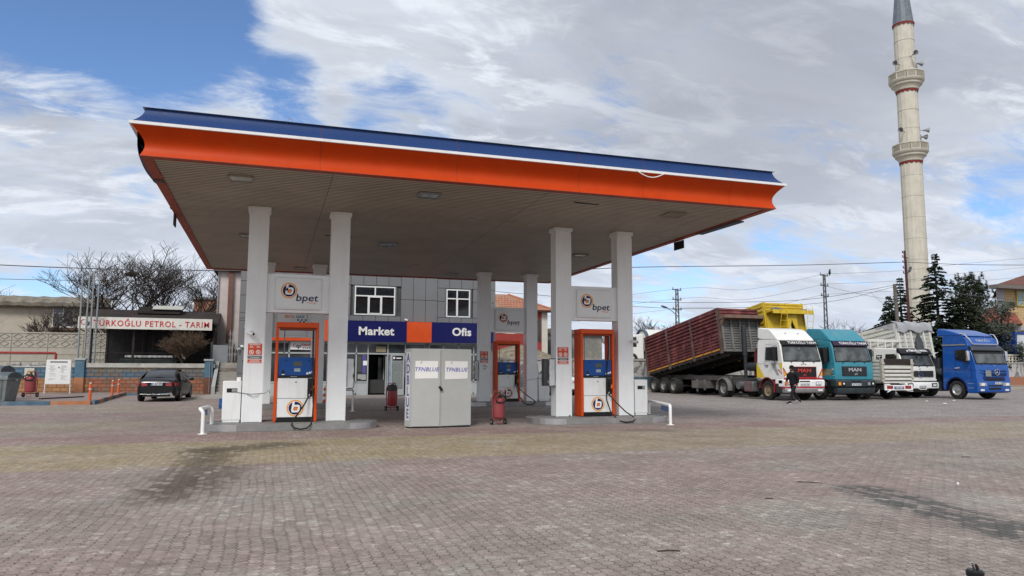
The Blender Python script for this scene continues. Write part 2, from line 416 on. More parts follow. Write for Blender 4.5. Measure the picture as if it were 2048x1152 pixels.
# ================================================================ GROUND
def ground_material():
    m = bpy.data.materials.new("block paving"); m.use_nodes = True
    nt = m.node_tree; nt.nodes.clear(); N = NT(nt)
    out = N.n('ShaderNodeOutputMaterial'); b = N.n('ShaderNodeBsdfPrincipled'); N.l(b.outputs[0], out.inputs[0])
    t = N.n('ShaderNodeTexCoord'); O = t.outputs['Object']
    sp = N.n('ShaderNodeSeparateXYZ'); N.l(O, sp.inputs[0]); X, Y = sp.outputs[0], sp.outputs[1]
    wob = N.m('MULTIPLY', N.m('SUBTRACT', N.noise(O, 0.8, 3), 0.5), 0.16)
    zig = N.m('MULTIPLY', N.m('PINGPONG', N.m('ADD', Y, 0.05), 0.05), 0.52)
    zag = N.m('MULTIPLY', N.m('PINGPONG', X, 0.055), 0.22)
    cb = N.n('ShaderNodeCombineXYZ'); N.l(N.m('ADD', N.m('ADD', Y, zag), N.m('MULTIPLY', wob, 0.6)), cb.inputs[0]); N.l(N.m('ADD', N.m('ADD', X, zig), wob), cb.inputs[1])
    br = N.n('ShaderNodeTexBrick'); N.l(cb.outputs[0], br.inputs['Vector']); br.offset = 0.5
    for k, v in (('Scale', 1), ('Mortar Size', 0.0058), ('Mortar Smooth', 0.3), ('Brick Width', 0.2), ('Row Height', 0.112), ('Bias', 0)): br.inputs[k].default_value = v
    br.inputs['Color1'].default_value = (0, 0, 0, 1); br.inputs['Color2'].default_value = (1, 1, 1, 1); br.inputs['Mortar'].default_value = (0.5, 0.5, 0.5, 1)
    rnd = N.n('ShaderNodeSeparateColor'); N.l(br.outputs['Color'], rnd.inputs[0]); rnd = rnd.outputs[0]
    L = N.noise(O, 0.16, 4, 0.6); M_ = N.noise(O, 0.75, 6, 0.62); F = N.noise(O, 7, 8, 0.72); G = N.noise(O, 45, 5, 0.7)
    base = N.mix(N.ramp(L, 0.35, 0.65), (0.308, 0.236, 0.212), (0.296, 0.252, 0.222))
    green = N.ramp(N.noise(N.vm('ADD', O, (31, 7, 0)), 0.45, 4, 0.6), 0.52, 0.66, 0, 0.55)
    base = N.mix(green, base, (0.275, 0.272, 0.240))
    # far right and far side of the yard: greyer, dusty
    far = N.m('MULTIPLY', N.ramp(N.m('ADD', N.m('ADD', X, N.m('MULTIPLY', Y, 0.6)), N.m('MULTIPLY', M_, 6)), 26, 38), 0.85)
    base = N.mix(far, base, (0.285, 0.258, 0.245))
    # laid bands of yellow and of red blocks
    def band(y0, y1, soft=0.25, nz=0.5):
        yy = N.m('ADD', Y, N.m('MULTIPLY', N.m('SUBTRACT', F, 0.5), nz))
        return N.m('MULTIPLY', N.ramp(yy, y0-soft, y0+soft), N.m('SUBTRACT', 1.0, N.ramp(yy, y1-soft, y1+soft)))
    wear = N.ramp(N.m('ADD', M_, N.m('MULTIPLY', F, 0.3)), 0.40, 0.90, 1.0, 0.55)
    yb = N.m('MULTIPLY', band(13.25, 17.5), wear)
    yb = N.m('MULTIPLY', yb, N.ramp(X, 4, 9, 1.0, 0.62))
    base = N.mix(N.m('MULTIPLY', yb, 1.0), base, (0.355, 0.290, 0.165))
    left = N.m('SUBTRACT', 1.0, N.ramp(X, -4.2, -2.4))
    yb2 = N.m('MULTIPLY', N.m('MULTIPLY', band(21.4, 24.7, 0.5), left), wear)
    base = N.mix(N.m('MULTIPLY', yb2, 0.7), base, (0.32, 0.275, 0.19))
    yb3 = N.m('MULTIPLY', N.m('MULTIPLY', band(30.5, 34.2, 0.9), left), 0.5)
    base = N.mix(yb3, base, (0.30, 0.255, 0.18))
    rb = N.m('MULTIPLY', band(17.6, 19.5, 0.15, 0.3), wear)
    base = N.mix(N.m('MULTIPLY', rb, 0.55), base, (0.290, 0.160, 0.145))
    rb2 = N.m('MULTIPLY', N.m('MULTIPLY', band(24.7, 29, 1.5, 0.3), left), 0.35)
    base = N.mix(rb2, base, (0.22, 0.15, 0.15))
    # single blocks lighter / darker / mossy
    base = N.mix(N.ramp(rnd, 0.0, 1.0, 0.0, 0.36), base, (0.14, 0.115, 0.105))
    lightb = N.m('MULTIPLY', N.ramp(rnd, 0.86, 0.99), N.ramp(M_, 0.40, 0.62, 0, 0.45))
    base = N.mix(lightb, base, (0.44, 0.41, 0.37))
    # worn pale scuffs and grit
    sc = N.m('MULTIPLY', N.ramp(F, 0.54, 0.66), N.ramp(M_, 0.40, 0.62))
    base = N.mix(N.m('MULTIPLY', sc, 0.80), base, (0.46, 0.43, 0.39))
    base = N.mix(N.m('MULTIPLY', N.ramp(G, 0.54, 0.70), 0.60), base, (0.42, 0.39, 0.36))
    base = N.mix(N.m('MULTIPLY', N.ramp(G, 0.32, 0.46, 1, 0), 0.60), base, (0.13, 0.115, 0.105))
    P2 = N.n('ShaderNodeCombineXYZ'); N.l(X, P2.inputs[0]); N.l(Y, P2.inputs[1]); P2 = P2.outputs[0]
    WN = N.noise(P2, 2.6, 8, 0.78)
    brk = N.m('ADD', .40, N.m('ADD', N.m('MULTIPLY', rnd, 0.30), N.m('MULTIPLY', N.ramp(WN, .35, .65), 0.45)))
    def seg(ax, ay, bx, by, r, soft, amt, nz=0.5):
        ba = Vector((bx-ax, by-ay, 0)); l2 = max(ba.dot(ba), 1e-6)
        pa = N.vm('SUBTRACT', P2, (ax, ay, 0))
        h = N.m('DIVIDE', N.vm('DOT_PRODUCT', pa, tuple(ba)), l2, clamp=True)
        q = N.n('ShaderNodeVectorMath', operation='SCALE'); q.inputs[0].default_value = tuple(ba); N.l(h, q.inputs['Scale'])
        dd = N.vm('LENGTH', N.vm('SUBTRACT', pa, q.outputs['Vector']))
        dd = N.m('ADD', dd, N.m('MULTIPLY', N.m('SUBTRACT', WN, 0.5), nz*2))
        dd = N.m('ADD', dd, N.m('MULTIPLY', N.m('SUBTRACT', rnd, 0.5), nz*.7))
        return N.ramp(dd, r-soft, r+soft, amt, 0)
    for a in [(0.25, 16.4, -1.0, 15.6, .50, .22, .95, .9), (-0.95, 15.4, -1.15, 10.3, .40, .20, .92, .9), (-0.55, 12.6, -1.15, 11.0, .34, .20, .7, .9), (0.3, 13.2, -0.3, 13.1, .1, .2, .4), (9.1, 17.6, 9.9, 17.3, .25, .3, .6), (8.7, 14.2, 9.6, 13.8, .05, .25, .5),
              (10.0, 17.0, 11.0, 16.6, .1, .3, .35), (-1.0, 6.85, -0.85, 6.8, .06, .16, .6), (9.6, 15.6, 10.9, 15.3, .05, .2, .4),
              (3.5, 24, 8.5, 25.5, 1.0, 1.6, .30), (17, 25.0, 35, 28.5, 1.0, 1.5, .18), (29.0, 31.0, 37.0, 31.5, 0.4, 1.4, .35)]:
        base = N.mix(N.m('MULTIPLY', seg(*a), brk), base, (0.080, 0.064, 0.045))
    damp = seg(7.65, 8.1, 7.1, 5.5, .44, .14, 0.95, 0.14)
    dsel = N.m('ADD', 0.34, N.m('MULTIPLY', N.ramp(N.m('ADD', N.m('MULTIPLY', rnd, .5), N.m('MULTIPLY', WN, .6)), .42, .66), 0.62))
    base = N.mix(N.m('MULTIPLY', damp, dsel), base, (0.085, 0.085, 0.075))
    for a in [(8.6, 7.2, 8.3, 6.0, .1, .9, .75), (4.5, 15.8, 4.9, 15.7, .25, .3, .55), (6.6, 13.0, 7.2, 12.9, .03, .12, .7), (5.0, 12.4, 5.9, 12.3, .02, .1, .7), (21, 26.3, 34, 27.8, .2, 1.0, .35), (0.3, 8.2, .5, 8.2, .02, .08, .7)]:
        base = N.mix(seg(*a, 0.25), base, (0.40, 0.395, 0.36))
    H_ = N.noise(O, 17, 7, 0.82)
    vv = N.m('MULTIPLY', N.ramp(H_, .34, .66, .80, 1.18), N.ramp(F, .36, .64, .86, 1.12))
    vv = N.m('MULTIPLY', vv, N.ramp(M_, .35, .65, .93, 1.06))
    cvv = N.n('ShaderNodeCombineColor'); [N.l(vv, cvv.inputs[i]) for i in range(3)]
    base = N.mix(1.0, base, cvv.outputs[0], 'MULTIPLY')
    joint = br.outputs['Fac']
    jd = N.m('MULTIPLY', joint, N.m('MULTIPLY', N.ramp(M_, 0.3, 0.7, 1.0, 0.35), N.ramp(N.noise(O, 3.1, 4, .6), .35, .65, .35, 1.0)))
    jd = N.m('MULTIPLY', jd, N.ramp(Y, 6, 18, 1.25, 0.45))
    base = N.mix(N.m('MINIMUM', jd, 1.0), base, (0.070, 0.056, 0.047))
    base = N.mix(N.m('MULTIPLY', damp, joint), base, (0.02, 0.02, 0.018))
    N.l(base, b.inputs['Base Color'])
    N.l(N.m('SUBTRACT', N.ramp(F, 0.3, 0.7, 0.78, 0.95), N.m('MULTIPLY', damp, 0.15)), b.inputs['Roughness'])
    b.inputs['Specular IOR Level'].default_value = 0.25
    bp = N.n('ShaderNodeBump'); bp.inputs['Strength'].default_value = 0.7; bp.inputs['Distance'].default_value = 0.02
    hgt = N.m('ADD', N.m('MULTIPLY', joint, -0.5), N.m('ADD', N.m('MULTIPLY', F, 0.35), N.m('MULTIPLY', rnd, 0.18)))
    hgt = N.m('ADD', hgt, N.m('MULTIPLY', G, 0.2))
    N.l(hgt, bp.inputs['Height']); N.l(bp.outputs[0], b.inputs['Normal'])
    return m
g = MB(); g.poly([(-700, -300, 0), (900, -300, 0), (900, 900, 0), (-700, 900, 0)])
struct(g.build('ground', ground_material()))

# raised pavement at the left with painted kerb
PAVM = brickmat('pavement blocks', (0.27, 0.20, 0.185), (0.24, 0.19, 0.18), (0.12, 0.10, 0.09), 0.2, 0.11, 'yx', dirt=(0.30, 0.27, 0.24))
pv = MB(); pv.prism([(-40, 35.75), (-7.25, 35.75), (-7.95, 46.9), (-7.9, 51.0), (-40, 51.0)], 'z', -0.05, 0.14)
struct(pv.build('pavement', PAVM))
KB = mat('kerb blue paint', (0.085, 0.15, 0.21), 0.7, var=0.25, dirt=(0.27, 0.25, 0.22), dirt_amt=0.6, dirt_scale=3)
KO = mat('kerb orange paint', (0.42, 0.18, 0.09), 0.7, var=0.2, dirt=(0.30, 0.26, 0.22), dirt_amt=0.6, dirt_scale=3)
kb = MB()
x = -22.0; i = 0
while x < -7.3:
    x1 = min(x+1.9, -7.2); kb.mat(i % 2); kb.obox(((x+x1)/2, 35.66, 0.075), (x1-x-0.015, 0.18, 0.19)); x = x1; i += 1
P0, P1 = Vector((-7.16, 35.7, 0.075)), Vector((-7.86, 46.9, 0.075))
n = 8
for k in range(n):
    a = P0.lerp(P1, k/n); b_ = P0.lerp(P1, (k+1)/n-0.002); kb.mat((k+i) % 2); kb.bar(a, b_, 0.18, 0.19)
kb.mat(0); kb.obox((-6.4, 47.0, 0.05), (2.8, 0.2, 0.14))
struct(kb.build('kerb', [KB, KO]))
# dirt strip and concrete ramp beside the stair
rp = MB(); rp.prism([(-4.0, 41.0), (-1.75, 41.0), (-1.75, 48.6), (-2.9, 48.6), (-3.1, 46.0)], 'z', -0.02, 0.06)
struct(rp.build('concrete_path', CONC))
ds = MB(); ds.prism([(-9.0, 47.2), (-3.1, 46.4), (-3.0, 49.6), (-10, 49.6)], 'z', -0.02, 0.012)
struct(ds.build('dirt_strip', mat('trodden dirt', (0.24, 0.17, 0.12), 0.95, var=0.3, bump=0.6)))

# ================================================================ CANOPY
canopy = thing('forecourt_canopy', 'large flat station canopy with orange and blue fascia on eight white columns', 'canopy', (5.2, 25.0, 0))
def bp_(mb, name, m, par=canopy, **k): return mb.build(name, m, par, world=True, **k)
CX0, CX1, CY0, CY1, CH = -2.75, 13.07, 16.6, 34.0, 6.0
def cz(y, z): return z - 0.17*(y-CY0)/(CY1-CY0)
def ring_strip(prof, sides='flbr', seg=24):
    """prof: list of (outset, z). returns MB of mitred bands round the canopy"""
    mb = MB()
    def cor(k, d): return [(CX0-d, CY0-d), (CX1+d, CY0-d), (CX1+d, CY1+d), (CX0-d, CY1+d)][k]
    names = {'f': (0, 1), 'r': (1, 2), 'b': (2, 3), 'l': (3, 0)}
    for s in sides:
        a, b = names[s]; rows = []
        for d, z in prof:
            (xa, ya), (xb, yb) = cor(a, d), cor(b, d)
            rows.append([(xa+(xb-xa)*t/seg, ya+(yb-ya)*t/seg, cz(ya+(yb-ya)*t/seg, z)) for t in range(seg+1)])
        mb.strip(rows)
    return mb
def concave(d0, z0, d1, z1, sag, n=10):
    o = []
    for k in range(n+1):
        t = k/n; d = d0+(d1-d0)*t; z = z0+(z1-z0)*t
        o.append((d-sag*math.sin(PI*t), z))
    return o
orp = concave(0.0, 6.0, 0.17, 6.60, 0.15)
for s, nm in (('f', 'front_fascia'), ('r', 'side_fascia'), ('l', 'side_fascia'), ('b', 'rear_fascia')):
    o = bp_(ring_strip(orp, s), nm, ORANGE, smooth=True)
bp_(ring_strip([(0.16, 6.60), (0.205, 6.605), (0.21, 6.665), (0.16, 6.67)]), 'fascia_lip', WHITE)
bl = concave(0.16, 6.67, -0.06, 7.05, 0.05)
for s in 'frlb': bp_(ring_strip(bl, s), 'blue_coping', BLUE, smooth=True)
rf = MB(); rf.poly([(CX0, CY0, cz(CY0, 7.04)), (CX1, CY0, cz(CY0, 7.04)), (CX1, CY1, cz(CY1, 7.04)), (CX0, CY1, cz(CY1, 7.04))])
bp_(rf, 'roof_deck', GREYM)
# thin seams between the fascia sheets
sm = MB()
for xx in (0.9, 4.05, 7.2, 9.0, 11.6):
    pts = [(xx, CY0-d-0.004, z) for d, z in orp]
    for a, b_ in zip(pts, pts[1:]): sm.bar(a, b_, 0.006, 0.004)
    pts = [(xx, CY0-d-0.004, z+0.004) for d, z in bl]
    for a, b_ in zip(pts, pts[1:]): sm.bar(a, b_, 0.006, 0.004)
bp_(sm, 'sheet_seam', mat('fascia seam', (0.20, 0.05, 0.02), 0.7))
# under-flange of the fascia
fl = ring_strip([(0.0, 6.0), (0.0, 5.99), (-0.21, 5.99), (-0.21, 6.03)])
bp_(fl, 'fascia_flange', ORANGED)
# peeling curved blue and orange side sign on the left edge
sw = MB(); rows = []
for k in range(15):
    y = 16.62+k*0.21; a = math.sin(PI*min(1, k/14)); out = 0.03+0.13*a
    rows.append([(CX0+0.02, y, 5.985), (CX0-out*0.6, y, 6.02), (CX0-out-0.03, y, 6.22), (CX0-out-0.05, y, 6.60)])
sw.strip(rows); bp_(sw, 'side_sign', mat('faded navy sign', (0.010, 0.018, 0.085), 0.5), smooth=True)
for (xx, ya, yb) in ((CX0, 18.55, 18.85), (CX0, 21.75, 22.0)):
    q = MB(); q.box(xx-0.03, xx+0.205, ya, yb, 5.955, 5.98); bp_(q, 'sign_bracket', DGREY)
q = MB(); q.obox((CX0+0.0, 22.7, 5.80), (0.03, 0.45, 0.36)); bp_(q, 'hanging_plate', BLACK)
q = MB(); q.obox((CX1+0.03, 21.75, 5.80), (0.03, 0.62, 0.28)); bp_(q, 'hanging_plate', BLACK)
q = MB(); q.box(CX1-0.15, CX1+0.1, 18.2, 20.4, 5.93, 5.97); bp_(q, 'sign_bracket', mat('blue grey bracket', (0.07, 0.09, 0.12), 0.6))
# soffit
def soffit_mat():
    m = bpy.data.materials.new("soffit slats"); m.use_nodes = True; nt = m.node_tree; nt.nodes.clear(); N = NT(nt)
    out = N.n('ShaderNodeOutputMaterial'); b = N.n('ShaderNodeBsdfPrincipled'); N.l(b.outputs[0], out.inputs[0])
    t = N.n('ShaderNodeTexCoord'); O = t.outputs['Object']; sp = N.n('ShaderNodeSeparateXYZ'); N.l(O, sp.inputs[0])
    wv = N.m('MULTIPLY', N.noise(O, 0.25, 2), 0.05)
    fr = N.m('FRACT', N.m('DIVIDE', N.m('ADD', sp.outputs[1], wv), 0.152))
    g_ = N.ramp(N.m('ABSOLUTE', N.m('SUBTRACT', fr, 0.5)), 0.26, 0.38)
    n1 = N.noise(O, 0.8, 6, 0.65)
    mp = N.n('ShaderNodeMapping'); N.l(O, mp.inputs[0]); mp.inputs['Scale'].default_value = (0.35, 6.6, 1)
    row = N.noise(mp.outputs[0], 1.0, 3, 0.6)
    c = N.mix(N.ramp(n1, 0.3, 0.7), (0.47, 0.41, 0.33), (0.385, 0.33, 0.265))
    c = N.mix(N.ramp(row, 0.45, 0.75, 0, 0.35), c, (0.20, 0.165, 0.13))
    fx = N.m('FRACT', N.m('DIVIDE', N.m('ADD', sp.outputs[0], 1.33), 5.3))
    gx = N.ramp(N.m('ABSOLUTE', N.m('SUBTRACT', fx, 0.5)), 0.0008, 0.0030, 1, 0)
    gr = N.m('MAXIMUM', N.m('MULTIPLY', g_, 0.92), N.m('MULTIPLY', gx, 0.8))
    c = N.mix(gr, c, (0.05, 0.045, 0.04)); N.l(c, b.inputs['Base Color']); b.inputs['Roughness'].default_value = 0.5
    bp = N.n('ShaderNodeBump'); bp.invert = True; bp.inputs['Strength'].default_value = 0.6; bp.inputs['Distance'].default_value = 0.02
    N.l(gr, bp.inputs['Height']); N.l(bp.outputs[0], b.inputs['Normal'])
    return m
sf = MB(); e = 0.205
sf.poly([(CX0+e, CY0+e, cz(CY0+e, 6.02)), (CX0+e, CY1-e, cz(CY1-e, 6.02)), (CX1-e, CY1-e, cz(CY1-e, 6.02)), (CX1-e, CY0+e, cz(CY0+e, 6.02))])
bp_(sf, 'soffit', soffit_mat())
LAMPG = mat('lamp glass', (0.30, 0.32, 0.30), 0.15, var=0.2)
LAMPD = mat('dark lamp glass', (0.10, 0.115, 0.105), 0.1, var=0.3)
for (x, y, d, s) in [(-0.81, 17.9, 0, .24), (3.68, 18.15, 1, .26), (3.77, 25.6, 1, .30), (-0.85, 25.4, 0, .24), (1.07, 32.6, 0, .24), (10.8, 18.2, 2, .26), (11.1, 25.6, 0, .24), (7.75, 32.5, 1, .24)]:
    fr = MB(); z = cz(y, 6.018)
    w, dd = s, s*1.0
    for q in ((x-w-.03, x-w, y-dd, y+dd), (x+w, x+w+.03, y-dd, y+dd), (x-w, x+w, y-dd-.03, y-dd), (x-w, x+w, y+dd, y+dd+.03)): fr.box(q[0], q[1], q[2], q[3], z-0.05, z)
    o = bp_(fr, 'ceiling_light', mat('cream lamp frame', (.33, .31, .27), .6) if d != 1 else GREYM)
    gl = MB(); gl.box(x-w+.002, x+w-.002, y-dd+.002, y+dd-.002, z-0.03, z-.002)
    gl.build('lamp_glass', [LAMPG, LAMPD, mat('cream blank panel', (0.24, 0.21, 0.17), 0.6)][d], o, world=True)
for (x, y) in ((5.45, 20.56), (5.62, 30.0)):
    q = MB(); q.lathe([(0.0, 0), (0.09, -0.005), (0.10, 0.01)], (x, y, cz(y, 6.0)), 14); bp_(q, 'smoke_detector', GREYM)
q = MB(); q.obox((7.9, 17.75, 6.005), (0.75, 0.05, 0.02), rz=0.12); q.obox((2.0, 24.6, 5.935), (0.9, 0.05, 0.02), rz=0.1); bp_(q, 'soffit_gap', BLACK)
# cable hanging from the lip
q = MB(); q.tube([(8.55+0.9*t/10, 16.2, 6.6-0.17*math.sin(PI*t/10)) for t in range(11)], 0.012, 5); bp_(q, 'loose_cable', COLW, smooth=True)
q = MB(); q.tube([(0.22+0.05*math.cos(a*PI/6), 16.6, 7.05+0.07*math.sin(a*PI/6)) for a in range(7)], 0.008, 5); bp_(q, 'lifting_ring', GREYM)

def no_fire_sign(par, x, y, z, w=0.36, h=0.52, extra=False):
    """orange safety sticker with two struck-out circles, a black strip and a lower block"""
    q = MB(); t = 0.006
    q.mat(0).box(x-w/2, x+w/2, y-t, y, z+h*0.42, z+h)
    q.mat(0).box(x-w/2, x+w/2, y-t, y, z, z+h*0.19)
    q.mat(2).box(x-w/2, x+w/2, y-t, y, z+h*0.23, z+h*0.38)
    for sx in (-1, 1):
        cx, czz, r = x+sx*w*0.235, z+h*0.565, w*0.165
        q.mat(1); n = 18
        a = [q.av((cx+r*math.cos(2*PI*k/n), y-t-.002, czz+r*math.sin(2*PI*k/n))) for k in range(n)]
        b2 = [q.av((cx+r*.74*math.cos(2*PI*k/n), y-t-.002, czz+r*.74*math.sin(2*PI*k/n))) for k in range(n)]
        for k in range(n): q.face((a[k], a[(k+1) % n], b2[(k+1) % n], b2[k]))
        q.obox((cx, y-t-.003, czz), (r*1.7, .003, r*.22), ry=R(45))
        q.obox((cx, y-t-.002, czz), (r*0.5, .002, r*.7), ry=R(-10))
        for k in range(3): q.box(cx-r*.95+k*.01, cx+r*.9-k*.02, y-t-.002, y-t, z+h*(0.80+.035*k), z+h*(0.815+.035*k))
    q.box(x-w*.4, x+w*.4, y-t-.002, y-t, z+h*.925, z+h*.955)
    for k in range(3): q.box(x-w*.42+.02*k, x+w*.42-.015*k, y-t-.002, y-t, z+h*(.03+.055*k), z+h*(.05+.055*k))
    q.box(x-w*.44, x+w*.44, y-t-.002, y-t, z+h*.30, z+h*.325); q.box(x-w*.3, x+w*.3, y-t-.002, y-t, z+h*.26, z+h*.275)
    if extra:
        q.mat(1).box(x-w*.40, x+w*.42, y-t, y, z-h*.62, z-h*.06)
        q.mat(2)
        rr = random.Random(3)
        for k in range(14):
            ux, uz = rr.uniform(-.3, .3)*w, rr.uniform(-.55, -.12)*h; q.box(x+ux, x+ux+.05, y-t-.002, y-t, z+uz, z+uz+.02)
    return q.build('warning_sign', [REDS, WPRINT, BLACK], par, world=True)

def security_camera(par, x, y, z, dx=1, nm='security_camera'):
    q = MB(); q.mat(0)
    q.cyl((x, y, z), (x, y-0.07, z), 0.045, 0.035, 12)
    q.cyl((x, y-0.06, z), (x+0.03*dx, y-0.12, z-0.03), 0.018, n=8)
    q.cyl((x-0.05*dx, y-0.07, z-0.02), (x+0.10*dx, y-0.22, z-0.065), 0.042, n=12)
    q.mat(1).cyl((x+0.10*dx, y-0.22, z-0.065), (x+0.105*dx, y-0.226, z-0.067), 0.034, n=12)
    q.mat(0).obox((x+0.03*dx, y-0.15, z+0.005), (0.09, 0.19, 0.012), rz=R(35)*dx)
    return q.build(nm, [WHITE, BLACK], par, world=True, smooth=True)

CW, CD = 0.50, 0.46
cols = [(-0.42, 20.9), (1.76, 20.9), (8.53, 20.95), (10.63, 20.95), (-0.22, 31.25), (1.83, 31.25), (8.98, 31.25), (11.18, 31.25)]
COLO = []
for ci, (x, y) in enumerate(cols):
    q = MB(); h = cz(y, 6.02)
    q.box(x-CW/2, x+CW/2, y, y+CD, 0.16, h-0.122)
    o = bp_(q, 'column', COLW, bevel=0.012)
    q = MB()
    q.box(x-CW/2-0.008, x-CW/2+0.05, y-0.006, y+0.03, 0.162, h-0.2); q.box(x+CW/2-0.05, x+CW/2+0.008, y-0.006, y+0.03, 0.162, h-0.2)
    q.build('corner_trim', COLW, o, world=True)
    q = MB(); q.box(x-CW/2-.045, x+CW/2+.045, y-.05, y+CD+.05, h-0.12, h-0.002)
    q.box(x-CW/2-.02, x-CW/2+.03, y-.07, y-.052, h-0.26, h-0.02)
    q.build('column_cap', COLW, o, world=True, bevel=0.01)
    COLO.append(o)
no_fire_sign(COLO[0], -0.40, 20.9, 1.72); no_fire_sign(COLO[2], 8.50, 20.95, 1.74); no_fire_sign(COLO[6], 8.94, 31.25, 1.84, .36, .52, True)
security_camera(COLO[0], -0.55, 20.9, 2.55, 1); security_camera(COLO[3], 10.84, 20.95, 2.50, 1)
# wires tied to columns
q = MB(); q.tube([(-0.95, 20.9, 0.98), (-0.7, 20.88, 0.93), (-0.45, 20.87, 0.90), (-0.1, 20.89, 0.92), (0.0, 21.0, 1.0), (0.02, 21.3, 0.9)], 0.006, 4)
q.tube([(-0.55, 20.88, 0.9), (-0.4, 20.86, 0.82), (-0.25, 20.88, 0.86)], 0.005, 4)
q.build('tied_wire', BLACK, COLO[0], world=True)
q = MB(); q.tube([(11.18-.25, 31.2, 1.08), (11.3, 31.2, 1.14), (11.8, 31.2, 1.2)], 0.006, 4); q.build('tied_wire', BLACK, COLO[7], world=True)

def roundel(q, cx, y, cz_, r, off=0):
    """round emblem: orange ring, navy disc, white slanted b, orange dot. materials off+0 navy,1 orange,2 pale,3 white"""
    n = 36
    def disc(rr, yy, m_):
        q.mat(off+m_); q.face([q.av((cx+rr*math.cos(-2*PI*k/n), yy, cz_+rr*math.sin(-2*PI*k/n))) for k in range(n)])
    disc(r*1.04, y, 2); disc(r*0.97, y-.001, 1); disc(r*0.87, y-.002, 3); disc(r*0.80, y-.003, 0)
    q.mat(off+3)
    sh = 0.14
    def P(a, b2): return (cx+r*(a+b2*sh), y-.0045, cz_+r*b2)
    # bowl: rounded square annulus
    def sq(s, k): 
        t = 2*PI*k/28; c_, s_ = math.cos(t), math.sin(t); e_ = 0.55
        return (0.06+s*abs(c_)**e_*(1 if c_ >= 0 else -1), -0.06+s*0.95*abs(s_)**e_*(1 if s_ >= 0 else -1))
    A = [q.av(P(*sq(0.50, -k))) for k in range(28)]; B = [q.av(P(*sq(0.25, -k))) for k in range(28)]
    for k in range(28): q.face((A[k], A[(k+1) % 28], B[(k+1) % 28], B[k]))
    q.face([q.av(P(*p)) for p in ((-0.44, 0.0), (-0.44, 0.80), (-0.17, 0.80), (-0.17, 0.0))])
    q.mat(off+1); q.face([q.av((cx+r*.06+r*.22*math.cos(-2*PI*k/20), y-.005, cz_-r*.07+r*.22*math.sin(-2*PI*k/20))) for k in range(20)])

def sign_panel(par, x0, x1, y, z0, z1, kind='b'):
    q = MB(); q.box(x0, x1, y, y+0.3, z0, z1); o = q.build('sign_panel', COLW if kind == 'b' else PANEL, par, world=True, bevel=0.006)
    q = MB(); w = x1-x0; h = z1-z0
    ix0, ix1, iz0, iz1 = x0+w*.13, x1-w*.13, z0+h*.08, z1-h*.09
    q.box(ix0, ix1, y-.05, y-.002, iz0, iz1); q.build('raised_frame', PANEL, o, world=True, bevel=0.03)
    q = MB(); q.box(ix0+.05, ix1-.05, y-.056, y-.052, iz0+.05, iz1-.05); 
    q.mat(0)
    cx, c2 = (ix0+ix1)/2, (iz0+iz1)/2
    if kind == 'b':
        roundel(q, cx-.25, y-.0575, c2+.08, .21, 1)
        q.mat(1); add_text(q, 'bpet', (cx+.22, y-.0580, c2-.115), .27, depth=.002, off=.0035, shear=.12, sx=1.22)
        q.mat(2); add_text(q, 'energy', (cx+.36, y-.0580, c2-.24), .075, depth=.001, sx=1.3)
    else:
        q.mat(2); add_text(q, 'EROL', (cx-.12, y-.058, c2+.29), .15, depth=.002, off=.004, sx=1.1)
        q.mat(5); add_text(q, 'GAZ', (cx+.30, y-.058, c2+.29), .15, depth=.002, off=.004, sx=1.1)
        q.mat(1)
        for r_ in range(5):
            for c_ in range(5):
                if (r_+c_) % 2 == 0 and r_ <= c_+1: q.box(cx+.18+c_*.075+r_*.012, cx+.245+c_*.075+r_*.012, y-.060, y-.057, c2+.13-r_*.075, c2+.195-r_*.075)
    q.build('sign_face', [PANEL, NAVY, OPRINT, YPRINT, WPRINT, mat('steel blue print', (.05, .16, .32), .5)], o, world=True)
    return o
sign_panel(canopy, -0.17, 1.51, 21.0, 3.10, 4.16); sign_panel(canopy, 8.78, 10.38, 21.05, 3.10, 4.17)
sign_panel(canopy, 9.23, 10.93, 31.35, 3.22, 4.33); sign_panel(canopy, 0.03, 1.58, 31.35, 2.83, 3.95, 'e')

# ================================================================ ISLANDS
def island(x0, x1, y0, y1, label):
    t = thing('pump_island', label, 'pump island', ((x0+x1)/2, (y0+y1)/2, 0), group='raised pump islands under the canopy')
    w, d = (x1-x0)/2, (y1-y0)/2
    def outline(w, d, r, n=8):
        p = []
        for (sx, sy, a0) in ((1, 1, 0), (-1, 1, 90), (-1, -1, 180), (1, -1, 270)):
            for k in range(n+1):
                a = R(a0+90*k/n); p.append((sx*(w-r)+r*math.cos(a), sy*(d-r)+r*math.sin(a)))
        return p
    q = MB(); q.prism(outline(w-.02, d-.02, d*.85), 'z', 0.0, 0.155); q.build('island_body', ISLE, t, bevel=.01)
    # metal edging: straight grey faces, polished rounded ends
    o = outline(w, d, d*.85)
    Q4 = {'side_edging': [MB(), MB()], 'steel_end': [MB(), MB()]}; n = len(o)
    for k in range(n):
        a, b2 = o[k], o[(k+1) % n]
        tgt = Q4['steel_end'][a[0] > 0] if (abs(a[0]) > w-d*.86 and abs(b2[0]) > w-d*.86 and (a[0] > 0) == (b2[0] > 0)) else Q4['side_edging'][a[1] > 0]
        tgt.poly([(a[0], a[1], .005), (b2[0], b2[1], .005), (b2[0], b2[1], .165), (a[0], a[1], .165)])
        ia, ib = (a[0]*.975, a[1]*.93), (b2[0]*.975, b2[1]*.93)
        tgt.poly([(a[0], a[1], .165), (b2[0], b2[1], .165), (ib[0], ib[1], .165), (ia[0], ia[1], .165)])
    SE = mat('grey edging sheet', (.24, .24, .235), .5, metal=.2, var=.15, dirt=(.4, .38, .34), dirt_amt=.4, dirt_scale=4)
    for q in Q4['side_edging']: q.build('side_edging', SE, t)
    for q in Q4['steel_end']: q.build('steel_end', STEEL, t, smooth=True)
    return t
